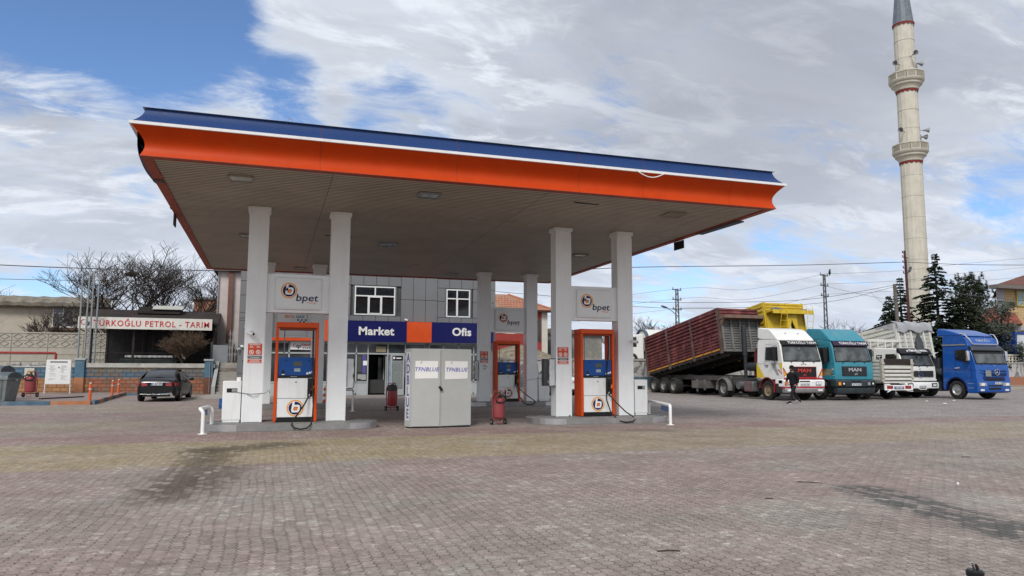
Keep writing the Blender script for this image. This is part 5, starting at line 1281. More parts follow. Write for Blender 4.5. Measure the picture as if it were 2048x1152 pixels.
def fender_ring(par, x0, x1, yc, zc, r, a0, a1, m, t=.05, name='mudguard'):
    q = MB(); n = 14; pts = []
    for k in range(n+1): a = R(a0+(a1-a0)*k/n); pts.append((yc+r*math.cos(a), zc+r*math.sin(a)))
    for k in range(n, -1, -1): a = R(a0+(a1-a0)*k/n); pts.append((yc+(r-t)*math.cos(a), zc+(r-t)*math.sin(a)))
    for i in range(n):
        quad = [pts[i], pts[i+1], pts[2*n+1-(i+1)], pts[2*n+1-i]]
        q.prism(quad, 'x', x0, x1)
    return q.build(name, m, par)

# ================================================================ OLD SQUARE CABS (white and teal)
def square_cab(name, label, x, y, paint, visorm, teal=False):
    t = thing(name, label, 'truck', (x, y, 0)); hw = 1.25
    DKP = mat('dark bumper teal', (.030, .042, .050), .5, var=.2, dirt=(.12, .11, .10), dirt_amt=.4)
    chassis(t, 6.3)
    n = 10; arch = [(1.30+.60*math.cos(R(a)), .58+.60*math.sin(R(a))) for a in range(30, 151, 12)]
    prof = [(.0, 1.08), (-.02, 1.45), (.02, 1.98), (.24, 2.86), (.34, 3.06), (.55, 3.14), (2.0, 3.20), (2.12, 3.12), (2.15, 1.15)]+[(1.92, 1.15)]+[p for p in arch if p[1] > 1.04]+[(.62, 1.08)]
    w = lambda p: hw if p[1] < 2.05 else hw-.10*(p[1]-2.05)/1.1
    q = MB(); q.prism(prof, 'x', 0, 0, hw=w); q.build('cab_body', paint, t, bevel=.035, seg=3)
    # windscreen
    wq = [(-1.12, .034, 2.06), (1.12, .034, 2.06), (1.06, .222, 2.80), (-1.06, .222, 2.80)]
    o = slope_panel(t, 'screen_seal', [(-1.17, .018, 2.01), (1.17, .018, 2.01), (1.10, .230, 2.85), (-1.10, .230, 2.85)], BLACK, .010)
    ws = slope_panel(o, 'windscreen', [(a, b_-.012, c) for a, b_, c in wq], WSCR, .006)
    q = MB()
    for xx in (-.72, .02, .70): q.tube([(xx, -.03, 1.99), (xx+.05, -.02, 2.05), (xx+.52, .005, 2.13)], .010, 5); q.cyl((xx, .0, 1.97), (xx, -.04, 1.99), .02, n=6)
    q.build('wipers', BLACK, t)
    q = MB(); q.prism([(-.14, 2.74), (.02, 2.74), (-.06, 2.58)], 'y', .168, .172) if not teal else q.obox((.25, .066, 2.19), (.85, .004, .17), rx=-.245); q.build('dashboard_papers', mat('dash papers', (.22, .21, .20), .5, var=.3), ws)
    # sun visor with lettering
    q = MB(); q.prism([(.12, 2.84), (.06, 2.88), (.20, 3.10), (.34, 3.12), (.34, 2.98)], 'x', -1.13, 1.13); vo = q.build('sun_visor', visorm, t, bevel=.02)
    M3 = Matrix.Rotation(PI/2-R(32), 3, 'X'); q = MB(); add_text(q, 'TÜRKOĞLU TARIM', (.10, .112, 2.995), .21, rot=M3, depth=.003, off=.0, sx=.95, spacing=1.08); q.build('visor_lettering', WPRINT, vo)
    # doors: gaps, windows
    for s in (-1, 1):
        X_ = s*(hw+.001)
        q = MB()
        for (a, b_) in (((.30, 1.12), (.30, 2.9)), ((1.46, 1.75), (1.46, 2.92)), ((.30, 2.93), (1.46, 2.93))): q.bar((X_*(1-.0), a[0], a[1]), (X_*(1-(.075 if b_[1] > 2.5 else 0)) if a[1] < 2.5 else X_*.925, b_[0], b_[1]), .008, .008)
        q.bar((X_, .0, 1.93), (X_, 2.14, 1.93), .008, .008); q.build('panel_gap', DGREY, t)
        # side window leaning with the cab side
        def sp(yy, z): return (s*(hw+.006-(.10*(z-2.05)/1.1 if z > 2.05 else 0)), yy, z)
        for nm, pp in (('side_window', [(.62, 2.10), (1.38, 2.10), (1.38, 2.78), (.66, 2.78)]), ('quarter_window', [(.34, 2.06), (.56, 2.06), (.56, 2.78), (.46, 2.78)])):
            q = MB(); ids = [q.av(sp(*p)) for p in pp]; i2 = [q.av(Vector(sp(*p))+Vector((s*.010, 0, 0))) for p in pp]
            q.face(ids); q.face(i2[::-1])
            for k in range(4): j = (k+1) % 4; q.face((ids[k], ids[j], i2[j], i2[k]))
            q.build(nm, GLASS, t)
        q = MB(); q.bar((s*(hw+.02), 1.16, 1.80), (s*(hw+.02), 1.36, 1.80), .03, .05); q.build('door_handle', BLACK, t)
    q = MB(); q.prism([(.46, 2.10), (.46, 2.70), (1.5, 2.8), (1.5, 2.1)], 'x', -1.36, -1.30) if False else None
    mirror_pair(t, hw-.03, .42, 2.05 if not teal else 1.95, 2.78 if not teal else 2.72, BLACK, .20 if not teal else .26)
    # grille and letters
    GR = mat('dark grille', (.035, .02, .022), .5, var=.3) if not teal else mat('grey grille', (.045, .055, .06), .5, var=.2)
    gx = .82 if not teal else .80; gz0, gz1 = (1.22, 1.74) if not teal else (1.28, 1.78)
    q = MB(); q.box(-gx, gx, -.045, .0, gz0, gz1); go = q.build('grille', BLACK, t, bevel=.01)
    q = MB()
    for k in range(6): z = gz0+.05+k*(gz1-gz0-.1)/5; q.box(-gx+.03, gx-.03, -.058, -.046, z-.018, z+.012)
    q.build('grille_bars', GR, go)
    q = MB(); add_text(q, 'MAN', (.05 if not teal else 0, -.064, gz0+(gz1-gz0)*.64), .24, depth=.006, off=.008, sx=1.55, spacing=1.05)
    for (a, b_) in (((-.10, .05), (.02, .14)), ((.02, .14), (.12, .03)), ((-.02, .03), (.10, .14)), ((-.08, .02), (.0, .08))): q.bar((a[0]+.05, -.062, gz0+a[1]+.02), (b_[0]+.05, -.062, gz0+b_[1]+.02), .014, .016)
    q.build('grille_lettering', mat('red chrome letters', (.50, .05, .04), .35) if not teal else CHROME, go)
    if not teal:
        q = MB(); q.mat(0).box(-1.22, 1.22, -.026, -.02, 1.10, 1.18)
        for s in (-1, 1):
            q.mat(0).bar((s*1.22, -.03, 1.66), (s*.94, -.03, 1.20), .012, .05); q.bar((s*1.22 if s < 0 else 1.20, -.03, 1.70), (s*1.20, -.03, 1.22), .012, .03)
            q.mat(1).poly([(s*1.19, -.028, 1.30), (s*1.19, -.028, 1.56), (s*1.03, -.028, 1.30)][::s])
        q.mat(0).bar((-.82, -.07, 1.20), (.82, -.07, 1.20), .01, .035); q.bar((-.82, -.062, 1.75), (.82, -.062, 1.75), .01, .02)
        q.mat(2); q.tube([(.05+.16*math.cos(a), -.02, 1.86+.05*math.sin(a)) for a in (0, .5, 1, 1.6, 2.1, 2.6, 3.14)], .012, 5)
        q.build('front_stripes', [mat('red stripe', (.45, .02, .03), .45), mat('yellow stripe', (.75, .42, .04), .45), GREYM], t)
        # side graphic: yellow wedge and grey band
        q = MB(); X_ = -hw-.004
        q.mat(0).poly([(X_, 2.13, 1.98), (X_, 1.46, 1.17), (X_, 2.13, 1.17)][::-1]); q.mat(1).poly([(X_, .92, 1.92), (X_, .60, 1.92), (X_, .28, 1.30), (X_, .46, 1.30)][::1])
        q.mat(0).poly([(X_, .30, 1.92), (X_, .03, 1.92), (X_, .06, 1.45)]); q.mat(2).bar((X_, .36, 1.62), (X_, .05, 1.38), .006, .05)
        q.build('side_graphic', [mat('yellow wedge', (.70, .50, .03), .45, var=.05), mat('grey graphic', (.30, .31, .32), .5), mat('red stripe', (0, 0, 0))], t)
    else:
        q = MB(); X_ = -hw-.004; q.poly([(X_, 2.1, 1.78), (X_, .12, 1.60), (X_, .32, 1.46), (X_, .10, 1.32), (X_, 2.1, 1.26)]); q.build('side_graphic', mat('tan graphic', (.28, .24, .15), .6, var=.3, scale=5), t)
        q = MB(); q.poly([(X_, .20, 1.70), (X_, -.0, 1.58), (X_, .20, 1.62)]); q.poly([(X_, .25, 1.42), (X_, .02, 1.27), (X_, .26, 1.33)]); q.build('pale_flash', mat('cream flash', (.6, .6, .5), .5), t)
    # bumper, lights, plate
    BM = paint if not teal else DKP
    q = MB(); q.prism([(-.10, .72), (-.12, 1.02), (-.06, 1.08), (.35, 1.08), (.35, .72)], 'x', -1.27, 1.27); bo = q.build('bumper', BM if teal else WHITE, t, bevel=.03)
    q = MB(); q.prism([(-.06, .42 if not teal else .36), (-.12, .52), (-.12, .66), (.3, .66), (.3, .42)], 'x', -1.22, 1.22); q.build('lower_valance', STEEL if not teal else DKP, t, bevel=.02)
    if not teal: q = MB(); q.box(-1.25, 1.25, -.115, .2, .662, .718); q.build('red_bumper_strip', mat('red stripe', (0, 0, 0)), bo)
    for s in (-1, 1):
        cx = s*(.86 if not teal else .95)
        if not teal:
            q = MB(); q.box(cx-.17, cx+.17, -.135, -.121, .80, 1.0); o = q.build('headlight', mat('lamp bezel', (.30, .31, .32), .3), t)
            for k in (-1, 1): q = MB(); q.lathe([(0, -.012), (.065, -.008), (.07, .0)], (cx+k*.08, -.136, .90), 14, 'y'); q.build('lamp_lens', mat('clear lamp lens', (.75, .77, .78), .08, coat=.6), o, smooth=True)
            if s < 0: q = MB(); q.box(-1.26, -1.06, -.135, -.12, .80, 1.0); q.build('indicator', mat('amber lens', (.60, .17, .01), .2, coat=.5), t)
            q = MB(); q.box(s*.95-.14, s*.95+.14, -.135, -.121, .50, .60); q.build('fog_light', mat('clear lamp lens', (0, 0, 0)), t)
        else:
            q = MB(); q.box(cx-.24, cx+.24, -.135, -.121, .78, .98); o = q.build('headlight', BLACK, t)
            q = MB(); q.lathe([(0, -.012), (.05, -.008), (.055, 0)], (cx+.13, -.136, .88), 12, 'y'); q.build('lamp_lens', mat('clear lamp lens', (0, 0, 0)), o)
            q = MB(); q.box(cx-.22, cx-.05, -.142, -.136, .80, .96); q.build('amber_lens', mat('amber lens bright', (.85, .30, .02), .2, coat=.5) if s < 0 else GREYM, o)
    q = MB(); q.box(-.30, .30, -.135, -.121, .78, .90); o = q.build('licence_plate', mat('plate white', (0, 0, 0)), bo)
    q = MB(); add_text(q, '42 DV 703' if not teal else '42 TA 605', (.01, -.137, .84), .12, depth=.001, off=.001); q.build('plate_text', BLACK, o)
    q = MB(); q.box(-.32, .32, -.128, -.121, .97, 1.03); q.build('bumper_slot', BLACK, bo)
    q = MB(); 
    # roof deflector
    if not teal:
        pr = [(.42, 3.12), (.50, 3.22), (1.05, 3.68), (1.25, 3.76), (2.05, 3.86), (2.12, 3.80), (2.12, 3.30), (1.9, 3.22)]
    else:
        pr = [(.30, 3.12), (.38, 3.20), (1.02, 3.74), (1.2, 3.80), (2.1, 3.86), (2.2, 3.80), (2.2, 3.30), (1.9, 3.22)]
    q.prism(pr, 'x', 0, 0, hw=lambda p: 1.16-.05*(p[1]-3.1)); q.build('roof_deflector', paint, t, bevel=.05, seg=3)
    if not teal:
        q = MB(); q.obox((-.35, .84, 3.53), (.10, .012, .035), rz=0, rx=R(-50)); q.obox((.45, .82, 3.51), (.14, .012, .02), rx=R(-50)); q.build('deflector_scuff', DGREY, t)
    # steps, arches
    for s in (-1, 1):
        x0, x1 = (s*1.26, s*.98) if s < 0 else (s*.98, s*1.26)
        fender_ring(t, x0, x1, 1.30, .52, .68, 8, 160, mat('maroon mudguard', (.16, .025, .03), .6) if not teal else DGREY)
        q = MB(); q.box(x0+.02, x1-.02, .12, .62, .40, 1.06); q.build('step_box', BLACK if teal else mat('black step', (.03, .03, .03), .6), t, bevel=.02)
        if not teal: q = MB(); q.box(x0-.01, x1, .02, .60, .86, 1.10); q.build('corner_piece', WHITE, t, bevel=.03); q = MB(); q.bar((s*1.25, .66, 1.0), (s*1.25, .72, .42), .03, .06); q.build('red_edge', mat('red stripe', (0, 0, 0)), t)
        tyre_wheel(t, s*1.09, 1.30, .50, .30, s, mat('rusty rim', (.23, .17, .10), .7, var=.5, scale=14) if not teal else None)
        tyre_wheel(t, s*.95, 5.40, .50, .56, s)
        fender_ring(t, x0, x1, 5.40, .50, .62, -10, 190, mat('grey mudguard', (.16, .155, .15), .7, var=.3))
        q = MB(); q.box(x0+.03, x1+(.25 if s < 0 else 0), 2.55, 3.35, .40, .95) if s < 0 else q.box(x0-.25, x1-.03, 2.55, 3.35, .4, .95); fo = q.build('fuel_tank', mat('grey tank', (.13, .135, .14), .5, metal=.3, var=.3), t, bevel=.05)
        q = MB()
        for yy in (2.75, 3.15): q.box((x0+.02) if s < 0 else x1-.05, (x0+.05) if s < 0 else x1-.02, yy-.02, yy+.02, .39, .97)
        q.build('tank_strap', mat('red strap', (.35, .03, .03), .6), fo)
        q = MB(); q.cyl((x0+.05 if s < 0 else x1-.05, 3.9, .72), (x0+.5 if s < 0 else x1-.5, 3.9, .72), .22, n=16); q.build('air_tank', mat('grey tank', (0, 0, 0)), t, smooth=True)
        q = MB(); q.box(x0, x1, 1.98, 2.02, .30, .75); q.build('mudflap', BLACK, t)
    q = MB(); q.box(-.45, .45, 4.6, 5.9, .98, 1.12); q.build('fifth_wheel', DGREY, t)
    q = MB(); q.cyl((-1.02, 2.55, 1.25), (-1.02, 2.45, 2.55), .085, n=14); q.cyl((-1.02, 2.45, 2.55), (-1.02, 2.30, 2.80), .085, .085, 14); ex = q.build('exhaust_stack', mat('maroon pipe', (.12, .02, .025), .5, var=.3) if not teal else CHROME, t, smooth=True)
    q = MB(); q.cyl((-1.02, 2.31, 2.78), (-1.02, 2.24, 2.95), .088, .07, 14, cap=True); q.build('chrome_tip', CHROME, ex, smooth=True)
    q = MB(); q.cyl((-1.05, 2.2, 1.75), (-1.05, 3.0, 1.75), .24, n=18); q.build('air_filter', mat('black filter', (.02, .024, .028), .5), t, smooth=True)
    return t
WTP = mat('white truck paint', (.72, .72, .70), .32, coat=.3, var=.04, dirt=(.42, .40, .35), dirt_amt=.25, streak=True)
TLP = mat('teal truck paint', (.035, .225, .30), .38, coat=.2, var=.10, dirt=(.16, .24, .25), dirt_amt=.5)
square_cab('tractor_truck', 'white tractor truck with red and yellow stripes behind the walking person', 26.28, 31.75, WTP, mat('black visor', (.012, .012, .014), .4))
square_cab('tractor_truck', 'teal tractor truck with dark bumper and tan side graphic', 29.30, 31.45, TLP, mat('plum visor', (.03, .018, .05), .4), True)

# ================================================================ TIPPER TRAILERS
def corrug(q, p0, ax, upv, nrm, L, H, n, d=.035):
    d *= 1.7
    """vertical wall with n horizontal ribs. p0 corner, ax along length, upv up, nrm outward"""
    p0, ax, upv, nrm = Vector(p0), Vector(ax), Vector(upv), Vector(nrm); rows = []
    h = H/n
    for k in range(n):
        for (f, o_) in ((0, 0), (.18, 0), (.32, d), (.80, d), (.94, 0)): rows.append([p0+upv*(h*(k+f))+nrm*o_, p0+ax*L+upv*(h*(k+f))+nrm*o_])
    rows.append([p0+upv*H, p0+ax*L+upv*H]); q.strip(rows)
def tipper(name, label, x0, x1, yh, zh, L, H, tip, paint, postm, frontm, stripe=None, sections=3, kind='red', wheels=True):
    t = thing(name, label, 'trailer', ((x0+x1)/2, yh-L/2, 0)); M = Matrix.Translation((0, yh, zh)) @ Matrix.Rotation(-R(tip), 4, 'X')
    W_ = lambda: MB(M)
    def bw(q, n, m, par=t, **k): return q.build(n, m, par, world=True, **k)
    q = W_(); q.box(x0+.02, x1-.02, -L, 0, -.02, .12); q.box(x0+.4, x0+.55, -L+.2, 0, -.22, -.02); q.box(x1-.55, x1-.4, -L+.2, 0, -.22, -.02)
    for k in range(14): yy = -L+.3+(L-.5)*k/13; q.box(x0+.03, x1-.03, yy-.04, yy+.04, -.10, -.02)
    bw(q, 'bed_floor', mat('dark underbody', (.05, .046, .042), .85, var=.4))
    for s, X_ in ((-1, x0), (1, x1)):
        q = W_(); secL = (L-.25)/sections
        for k in range(sections):
            a = -L+.10+k*secL+.06; l = secL-.12
            if kind == 'white': corrug(q, (X_, a, .12), (0, 1, 0), (0, 0, 1), (s, 0, 0), l, H-.12, 7, .045); continue
            zs = H*.47
            corrug(q, (X_, a, zs), (0, 1, 0), (0, 0, 1), (s, 0, 0), l, H-zs-.06, 6, .05)
            for j in range(3):
                pl = (l-.16)/3; corrug(q, (X_, a+.02+j*(pl+.06), .24), (0, 1, 0), (0, 0, 1), (s, 0, 0), pl, zs-.30, 5, .03)
            q.box(X_-.012, X_+.012, a, a+l, zs-.07, zs+.005); q.box(X_-.012, X_+.012, a, a+l, .10, .24)
            for j in range(4): yy = a+(l-.07)*j/3; q.box(X_-.05 if s < 0 else X_-.014, X_+.014 if s < 0 else X_+.05, yy-.02, yy+.09, .24, zs-.07)
        o = bw(q, 'side_wall', paint)
        q = W_()
        for k in range(sections+1):
            yy = -L+.07+k*secL; q.box(X_-.09 if s < 0 else X_-.02, X_+.02 if s < 0 else X_+.09, yy-.075, yy+.075, -.1, H); q.box(X_-.012, X_+.012, yy-.14, yy+.14, .0, H)
        q.build('side_posts', postm, o, world=True)
        q = W_(); q.box(X_-.05, X_+.05, -L, 0, H-.07, H+.03); q.build('top_rail', paint, o, world=True)
        if stripe:
            q = W_()
            for k in range(sections):
                a = -L+.16+k*secL; l = secL-.12
                for j in range(3): q.box(X_+s*.014, X_+s*.02, a+.02+j*l/3, a+(j+1)*l/3-.06, .13, .21)
            q.build('reflective_strip', stripe, o, world=True)
    q = W_(); q.box(x0, x1, -.06, 0, 0, H*.95); bw(q, 'tailgate', paint)
    # front wall
    F = -L
    if kind == 'red':
        q = W_(); q.box(x0, x1, F+.02, F+.10, .1, H); fo = bw(q, 'front_wall', frontm)
        q = W_(); corrug(q, (x1-.12, F+.02, .15), (-1, 0, 0), (0, 0, 1), (0, -1, 0), x1-x0-.24, H*.70, 12, .02); q.build('ribbed_panel', frontm, fo, world=True)
        q = W_()
        for k in range(5): xx = x0+.10+(x1-x0-.20)*k/4; q.box(xx-.06, xx+.06, F-.10, F+.0, .1, H*.76)
        q.box(x0, x1, F-.06, F+.02, .0, .14); q.build('front_posts', frontm, fo, world=True)
        q = W_(); corrug(q, (x1, F+.0, H*.80), (-1, 0, 0), (0, 0, 1), (0, -1, 0), x1-x0, H*.20, 3, .03); q.build('upper_panel', paint, fo, world=True)
        q = W_(); q.box(x0-.04, x1+.04, F-.62, F+.02, H*.765, H*.80); q.prism([(F-.62, H*.765), (F-.62, H*.73), (F, H*.73), (F, H*.765)], 'x', x0-.04, x1+.04)
        for xx in (x0, x1-.03): q.prism([(F-.55, H*.73), (F, H*.55), (F, H*.73)], 'x', xx, xx+.03)
        q.build('front_ledge', mat('rusty ledge', (.16, .11, .085), .85, var=.3, dirt=(.26, .10, .04), dirt_amt=.7, dirt_scale=2), fo, world=True)
        q = MB(); cx = (x0+x1)/2; yt = yh-L*math.cos(R(tip))-.28; q.cyl((cx, yt, .9), (cx, yt+.05, 2.6), .10, n=14); q.cyl((cx, yt+.05, 2.4), (cx, yt+.12, 4.15), .145, n=14); bw(q, 'lifting_ram', mat('dark ram', (.03, .034, .04), .5, metal=.3), smooth=True)
    elif kind == 'yellow':
        q = W_(); q.box(x0, x1, F+.02, F+.10, .1, H)
        fo = bw(q, 'front_wall', paint)
        q = W_(); corrug(q, (x1, F+.01, H*.82), (-1, 0, 0), (0, 0, 1), (0, -1, 0), x1-x0, H*.18, 3, .03); q.build('upper_panel', paint, fo, world=True)
        q = W_(); q.box(x0-.0, x1+.18, F-.72, F, H*.78, H*.81); q.box(x0-.0, x1+.18, F-.74, F-.70, H*.73, H*.81); q.build('front_ledge', paint, fo, world=True)
        q = W_(); cx = (x0+x1)/2+.12
        for s in (-1, 1):
            q.box(cx+s*.36-.03, cx+s*.36+.03, F-.45, F, .1, H*.74)
            q.prism([(cx+s*.33, H*.35), (cx+s*.18, H*.46), (cx+s*.05, H*.58), (cx, H*.66), (cx, H*.74), (cx+s*.33, H*.74)], 'y', F-.46, F-.40)
        q.build('ram_housing', paint, fo, world=True)
        q = W_(); q.box(cx-.3, cx+.3, F-.02, F+.012, .1, H*.7); q.build('dark_recess', BLACK, fo, world=True)
        q = W_(); q.cyl((cx, F-.22, .1), (cx, F-.22, H*.52), .09, n=12); q.build('lifting_ram', CHROME, fo, world=True, smooth=True)
        for s, xx in ((-1, x0+.75), (1, x1-.1)):
            q = W_()
            for e_ in (-.22, .22): q.tube([(xx+e_, F-.25, .5), (xx+e_, F-.80, H*.72), (xx+e_, F-.78, H*.90), (xx+e_, F-.60, H*.92)], .022, 6)
            for k in range(6): z = .7+k*.36; f = (z-.5)/(H*.72-.5); q.tube([(xx-.22, F-.25-.55*min(f, 1), z), (xx+.22, F-.25-.55*min(f, 1), z)], .018, 6)
            q.build('ladder', paint if s < 0 else mat('pale yellow paint', (.65, .60, .35), .5), fo, world=True)
        q = W_(); rr = random.Random(4)
        for k in range(7): q.blob((x0+.6+rr.uniform(-.25, .3), F-.35, H*.81+.06), (.2, .18, .13), 7, 5, .3)
        for k in range(3): q.blob((x1-.15+rr.uniform(-.2, .2), F-.3, H*.81+.05), (.18, .15, .10), 7, 5, .3)
        q.build('folded_tarp', mat('grey tarp lump', (.16, .16, .19), .7, var=.4), fo, world=True)
    else:
        q = W_(); corrug(q, (x1-.05, F+.08, .12), (-1, 0, 0), (0, 0, 1), (0, -1, 0), x1-x0-.1, H-.12, 8, .02); fo = bw(q, 'front_wall', frontm)
        q = W_()
        for k in range(6): xx = x0+.06+(x1-x0-.12)*k/5; q.box(xx-.05, xx+.05, F-.05, F+.08, .0, H)
        q.box(x0, x1, F-.05, F+.08, H-.1, H+.02); q.build('front_posts', paint, fo, world=True)
        # tarpaulin sagging over the top front
        q = W_(); rr = random.Random(9); rows = []; nx = 16
        for k in range(nx+1):
            xx = x0-.06+(x1-x0+.12)*k/nx; dr = .44+.10*math.sin(k*.8)+rr.uniform(0, .07)
            rows.append([(xx, F+3.0, H+.02), (xx, F+1.4, H+.16+.03*math.sin(k)), (xx, F+.3, H+.20+.04*math.sin(k*.9)), (xx, F-.12, H+.06), (xx, F-.17, H-.20), (xx+rr.uniform(-.03, .03), F-.13-.04*math.sin(k*2.1), H-dr)])
        q.strip(rows)
        side = []
        for k in range(7): yy = F-.12+k*.28; side.append([(x0-.07, yy, H+.10-.01*k), (x0-.09, yy, H-.25-.10*math.sin(k*1.5)-.06*k*(k < 4)+.05*k)])
        q.strip(side); q.build('tarpaulin', mat('grey tarpaulin', (.33, .34, .36), .55, var=.15, bump=.5, bscale=5), fo, world=True, smooth=True, autosm=60)
        q = W_(); cx = x0+1.45; q.prism([(cx-.28, .3), (cx-.22, 1.0), (cx-.05, 1.35), (cx, 1.5), (cx+.06, 1.35), (cx+.26, .9), (cx+.24, .3)], 'y', F-.22, F-.07); q.build('hanging_cloth', mat('dark hanging cloth', (.07, .08, .09), .8, var=.3), fo, world=True, bevel=.03)
    # running gear
    q = MB()
    yf = yh-L*math.cos(R(tip))
    for xx in ((x0+x1)/2-.5, (x0+x1)/2+.5): q.box(xx-.07, xx+.07, yf+.4, yh+.1, .95, 1.22)
    for k in range(6): yy = yf+.8+k*(L-1.2)/5; q.box((x0+x1)/2-.43, (x0+x1)/2+.43, yy-.05, yy+.05, 1.0, 1.15)
    q.box(x0+.1, x1-.1, yf+2.6, yf+3.6, .45, .92); q.box(x0+.12, x0+.2, yf+2.2, yf+2.3, .35, 1.0); q.box(x0+.12, x0+.2, yf+3.0, yf+3.1, .25, 1.0)
    bw(q, 'trailer_frame', mat('grey trailer frame', (.11, .105, .10), .8, var=.35, dirt=(.2, .17, .14), dirt_amt=.5))
    for yy in (yh-.7, yh-2.0, yh-3.3):
        for s, X_ in ((-1, x0+.30), (1, x1-.30)):
            w = MB(); 
            o = tyre_wheel(t, X_-t.location.x, yy-t.location.y, .52, .56, s)
        q = MB(); q.cyl((x0+.4, yy, .52), (x1-.4, yy, .52), .07, n=10); bw(q, 'axle', DGREY)
    return t
MARN = mat('maroon trailer paint', (.135, .034, .036), .55, var=.35, scale=1.6, dirt=(.33, .13, .10), dirt_amt=.55, dirt_scale=1.6)
tipper('tipper_trailer', 'maroon ribbed tipper trailer with its front raised', 25.0, 27.65, 46.0, 1.2, 9.2, 2.58, 9.0, MARN, mat('brown posts', (.10, .065, .055), .75, var=.4, dirt=(.25, .22, .20), dirt_amt=.5), mat('grey front wall', (.15, .15, .145), .75, var=.2, dirt=(.10, .08, .06), dirt_amt=.5), mat('amber strip', (.55, .26, .03), .5))
YEL = mat('yellow trailer paint', (.55, .39, .03), .45, var=.12, dirt=(.30, .20, .04), dirt_amt=.5)
tipper('tipper_trailer', 'yellow tipper trailer with ladders behind the teal truck', 28.25, 31.0, 46.0, 1.3, 9.2, 3.0, 8.5, YEL, YEL, YEL, None, 3, 'yellow')
tipper('tipper_trailer', 'white ribbed tipper trailer under a grey tarpaulin beside the blue truck', 36.6, 39.2, 43.6, 1.15, 8.3, 2.05, 8.7, mat('white trailer paint', (.62, .62, .58), .5, var=.12, dirt=(.3, .28, .24), dirt_amt=.4), mat('white posts', (.55, .55, .52), .5), mat('grey white wall', (.42, .42, .40), .6, var=.2), None, 3, 'white')

# ================================================================ WHITE BONNETLESS TRUCK WITH STAR
def star(q, c, r, m_ring=True):
    cx, y, z = c
    if m_ring: q.tube([(cx+r*math.cos(2*PI*k/20), y, z+r*math.sin(2*PI*k/20)) for k in range(21)], r*.10, 5)
    for k in range(3):
        a = PI/2+k*2*PI/3; n1 = a+PI/2
        q.face([q.av(p) for p in ((cx+r*.16*math.cos(n1), y, z+r*.16*math.sin(n1)), (cx+r*.16*math.cos(n1+PI), y, z+r*.16*math.sin(n1+PI)), (cx+r*math.cos(a), y-.004, z+r*math.sin(a)))])
t = thing('flatbed_truck', 'white truck with black visor and round star badge between the pickup bed and blue truck', 'truck', (35.42, 33.0, 0)); hw = 1.20
chassis(t, 8.4)
prof = [(.02, 1.02), (.0, 1.40), (.04, 1.82), (.34, 2.56), (.48, 2.78), (.65, 2.84), (2.10, 2.90), (2.22, 2.78), (2.25, 1.05), (1.95, 1.05), (1.75, 1.15), (1.3, 1.2), (.85, 1.15), (.66, 1.02)]
q = MB(); q.prism(prof, 'x', 0, 0, hw=lambda p: hw if p[1] < 1.9 else hw-.10*(p[1]-1.9)); q.build('cab_body', WTP, t, bevel=.05, seg=3)
o = slope_panel(t, 'screen_seal', [(-1.13, .035, 1.82), (1.13, .035, 1.82), (1.06, .335, 2.56), (-1.06, .335, 2.56)], BLACK, .012)
slope_panel(o, 'windscreen', [(-1.08, .030, 1.87), (1.08, .030, 1.87), (1.01, .305, 2.53), (-1.01, .305, 2.53)], WSCR, .006)
q = MB(); q.box(-.01, .01, .15, .20, 1.9, 2.5); q.build('screen_divider', BLACK, o)
q = MB(); q.prism([(.20, 2.50), (.14, 2.54), (.34, 2.82), (.50, 2.86), (.50, 2.6)], 'x', -1.14, 1.14); vo = q.build('sun_visor', mat('black visor', (0, 0, 0)), t, bevel=.02)
M3 = Matrix.Rotation(PI/2-R(35), 3, 'X'); q = MB(); add_text(q, 'tp TÜRKOĞLU PETROL', (.08, .226, 2.71), .17, rot=M3, depth=.003, off=.004, sx=.88); q.build('visor_lettering', WPRINT, vo); q = MB(); add_text(q, '0 332 320', (.15, .170, 2.60), .09, rot=M3, depth=.002); q.build('phone_number', WPRINT, vo)
q = MB(); q.box(-.96, .96, -.035, .01, 1.22, 1.56); go = q.build('grille', BLACK, t, bevel=.01)
q = MB(); [q.box(-.93, .93, -.046, -.037, 1.26+.055*k, 1.285+.055*k) for k in range(5)]; q.build('grille_bars', DGREY, go)
q = MB(); star(q, (0, -.06, 1.39), .17); q.cyl((0, -.01, 1.68), (0, -.03, 1.68), .03, n=10); q.build('badge', CHROME, go)
q = MB(); [q.tube([(xx, .0, 1.78), (xx+.5, .05, 1.93)], .01, 5) for xx in (-.8, -.1, .5)]; q.build('wipers', BLACK, t)
q = MB(); q.box(-1.2, 1.2, -.02, .3, .98, 1.10); q.build('lower_panel', WTP, t, bevel=.02)
q = MB(); q.prism([(-.12, .55), (-.14, .80), (-.08, .92), (.35, .92), (.35, .55)], 'x', -1.22, 1.22); bo = q.build('bumper', WHITE, t, bevel=.04)
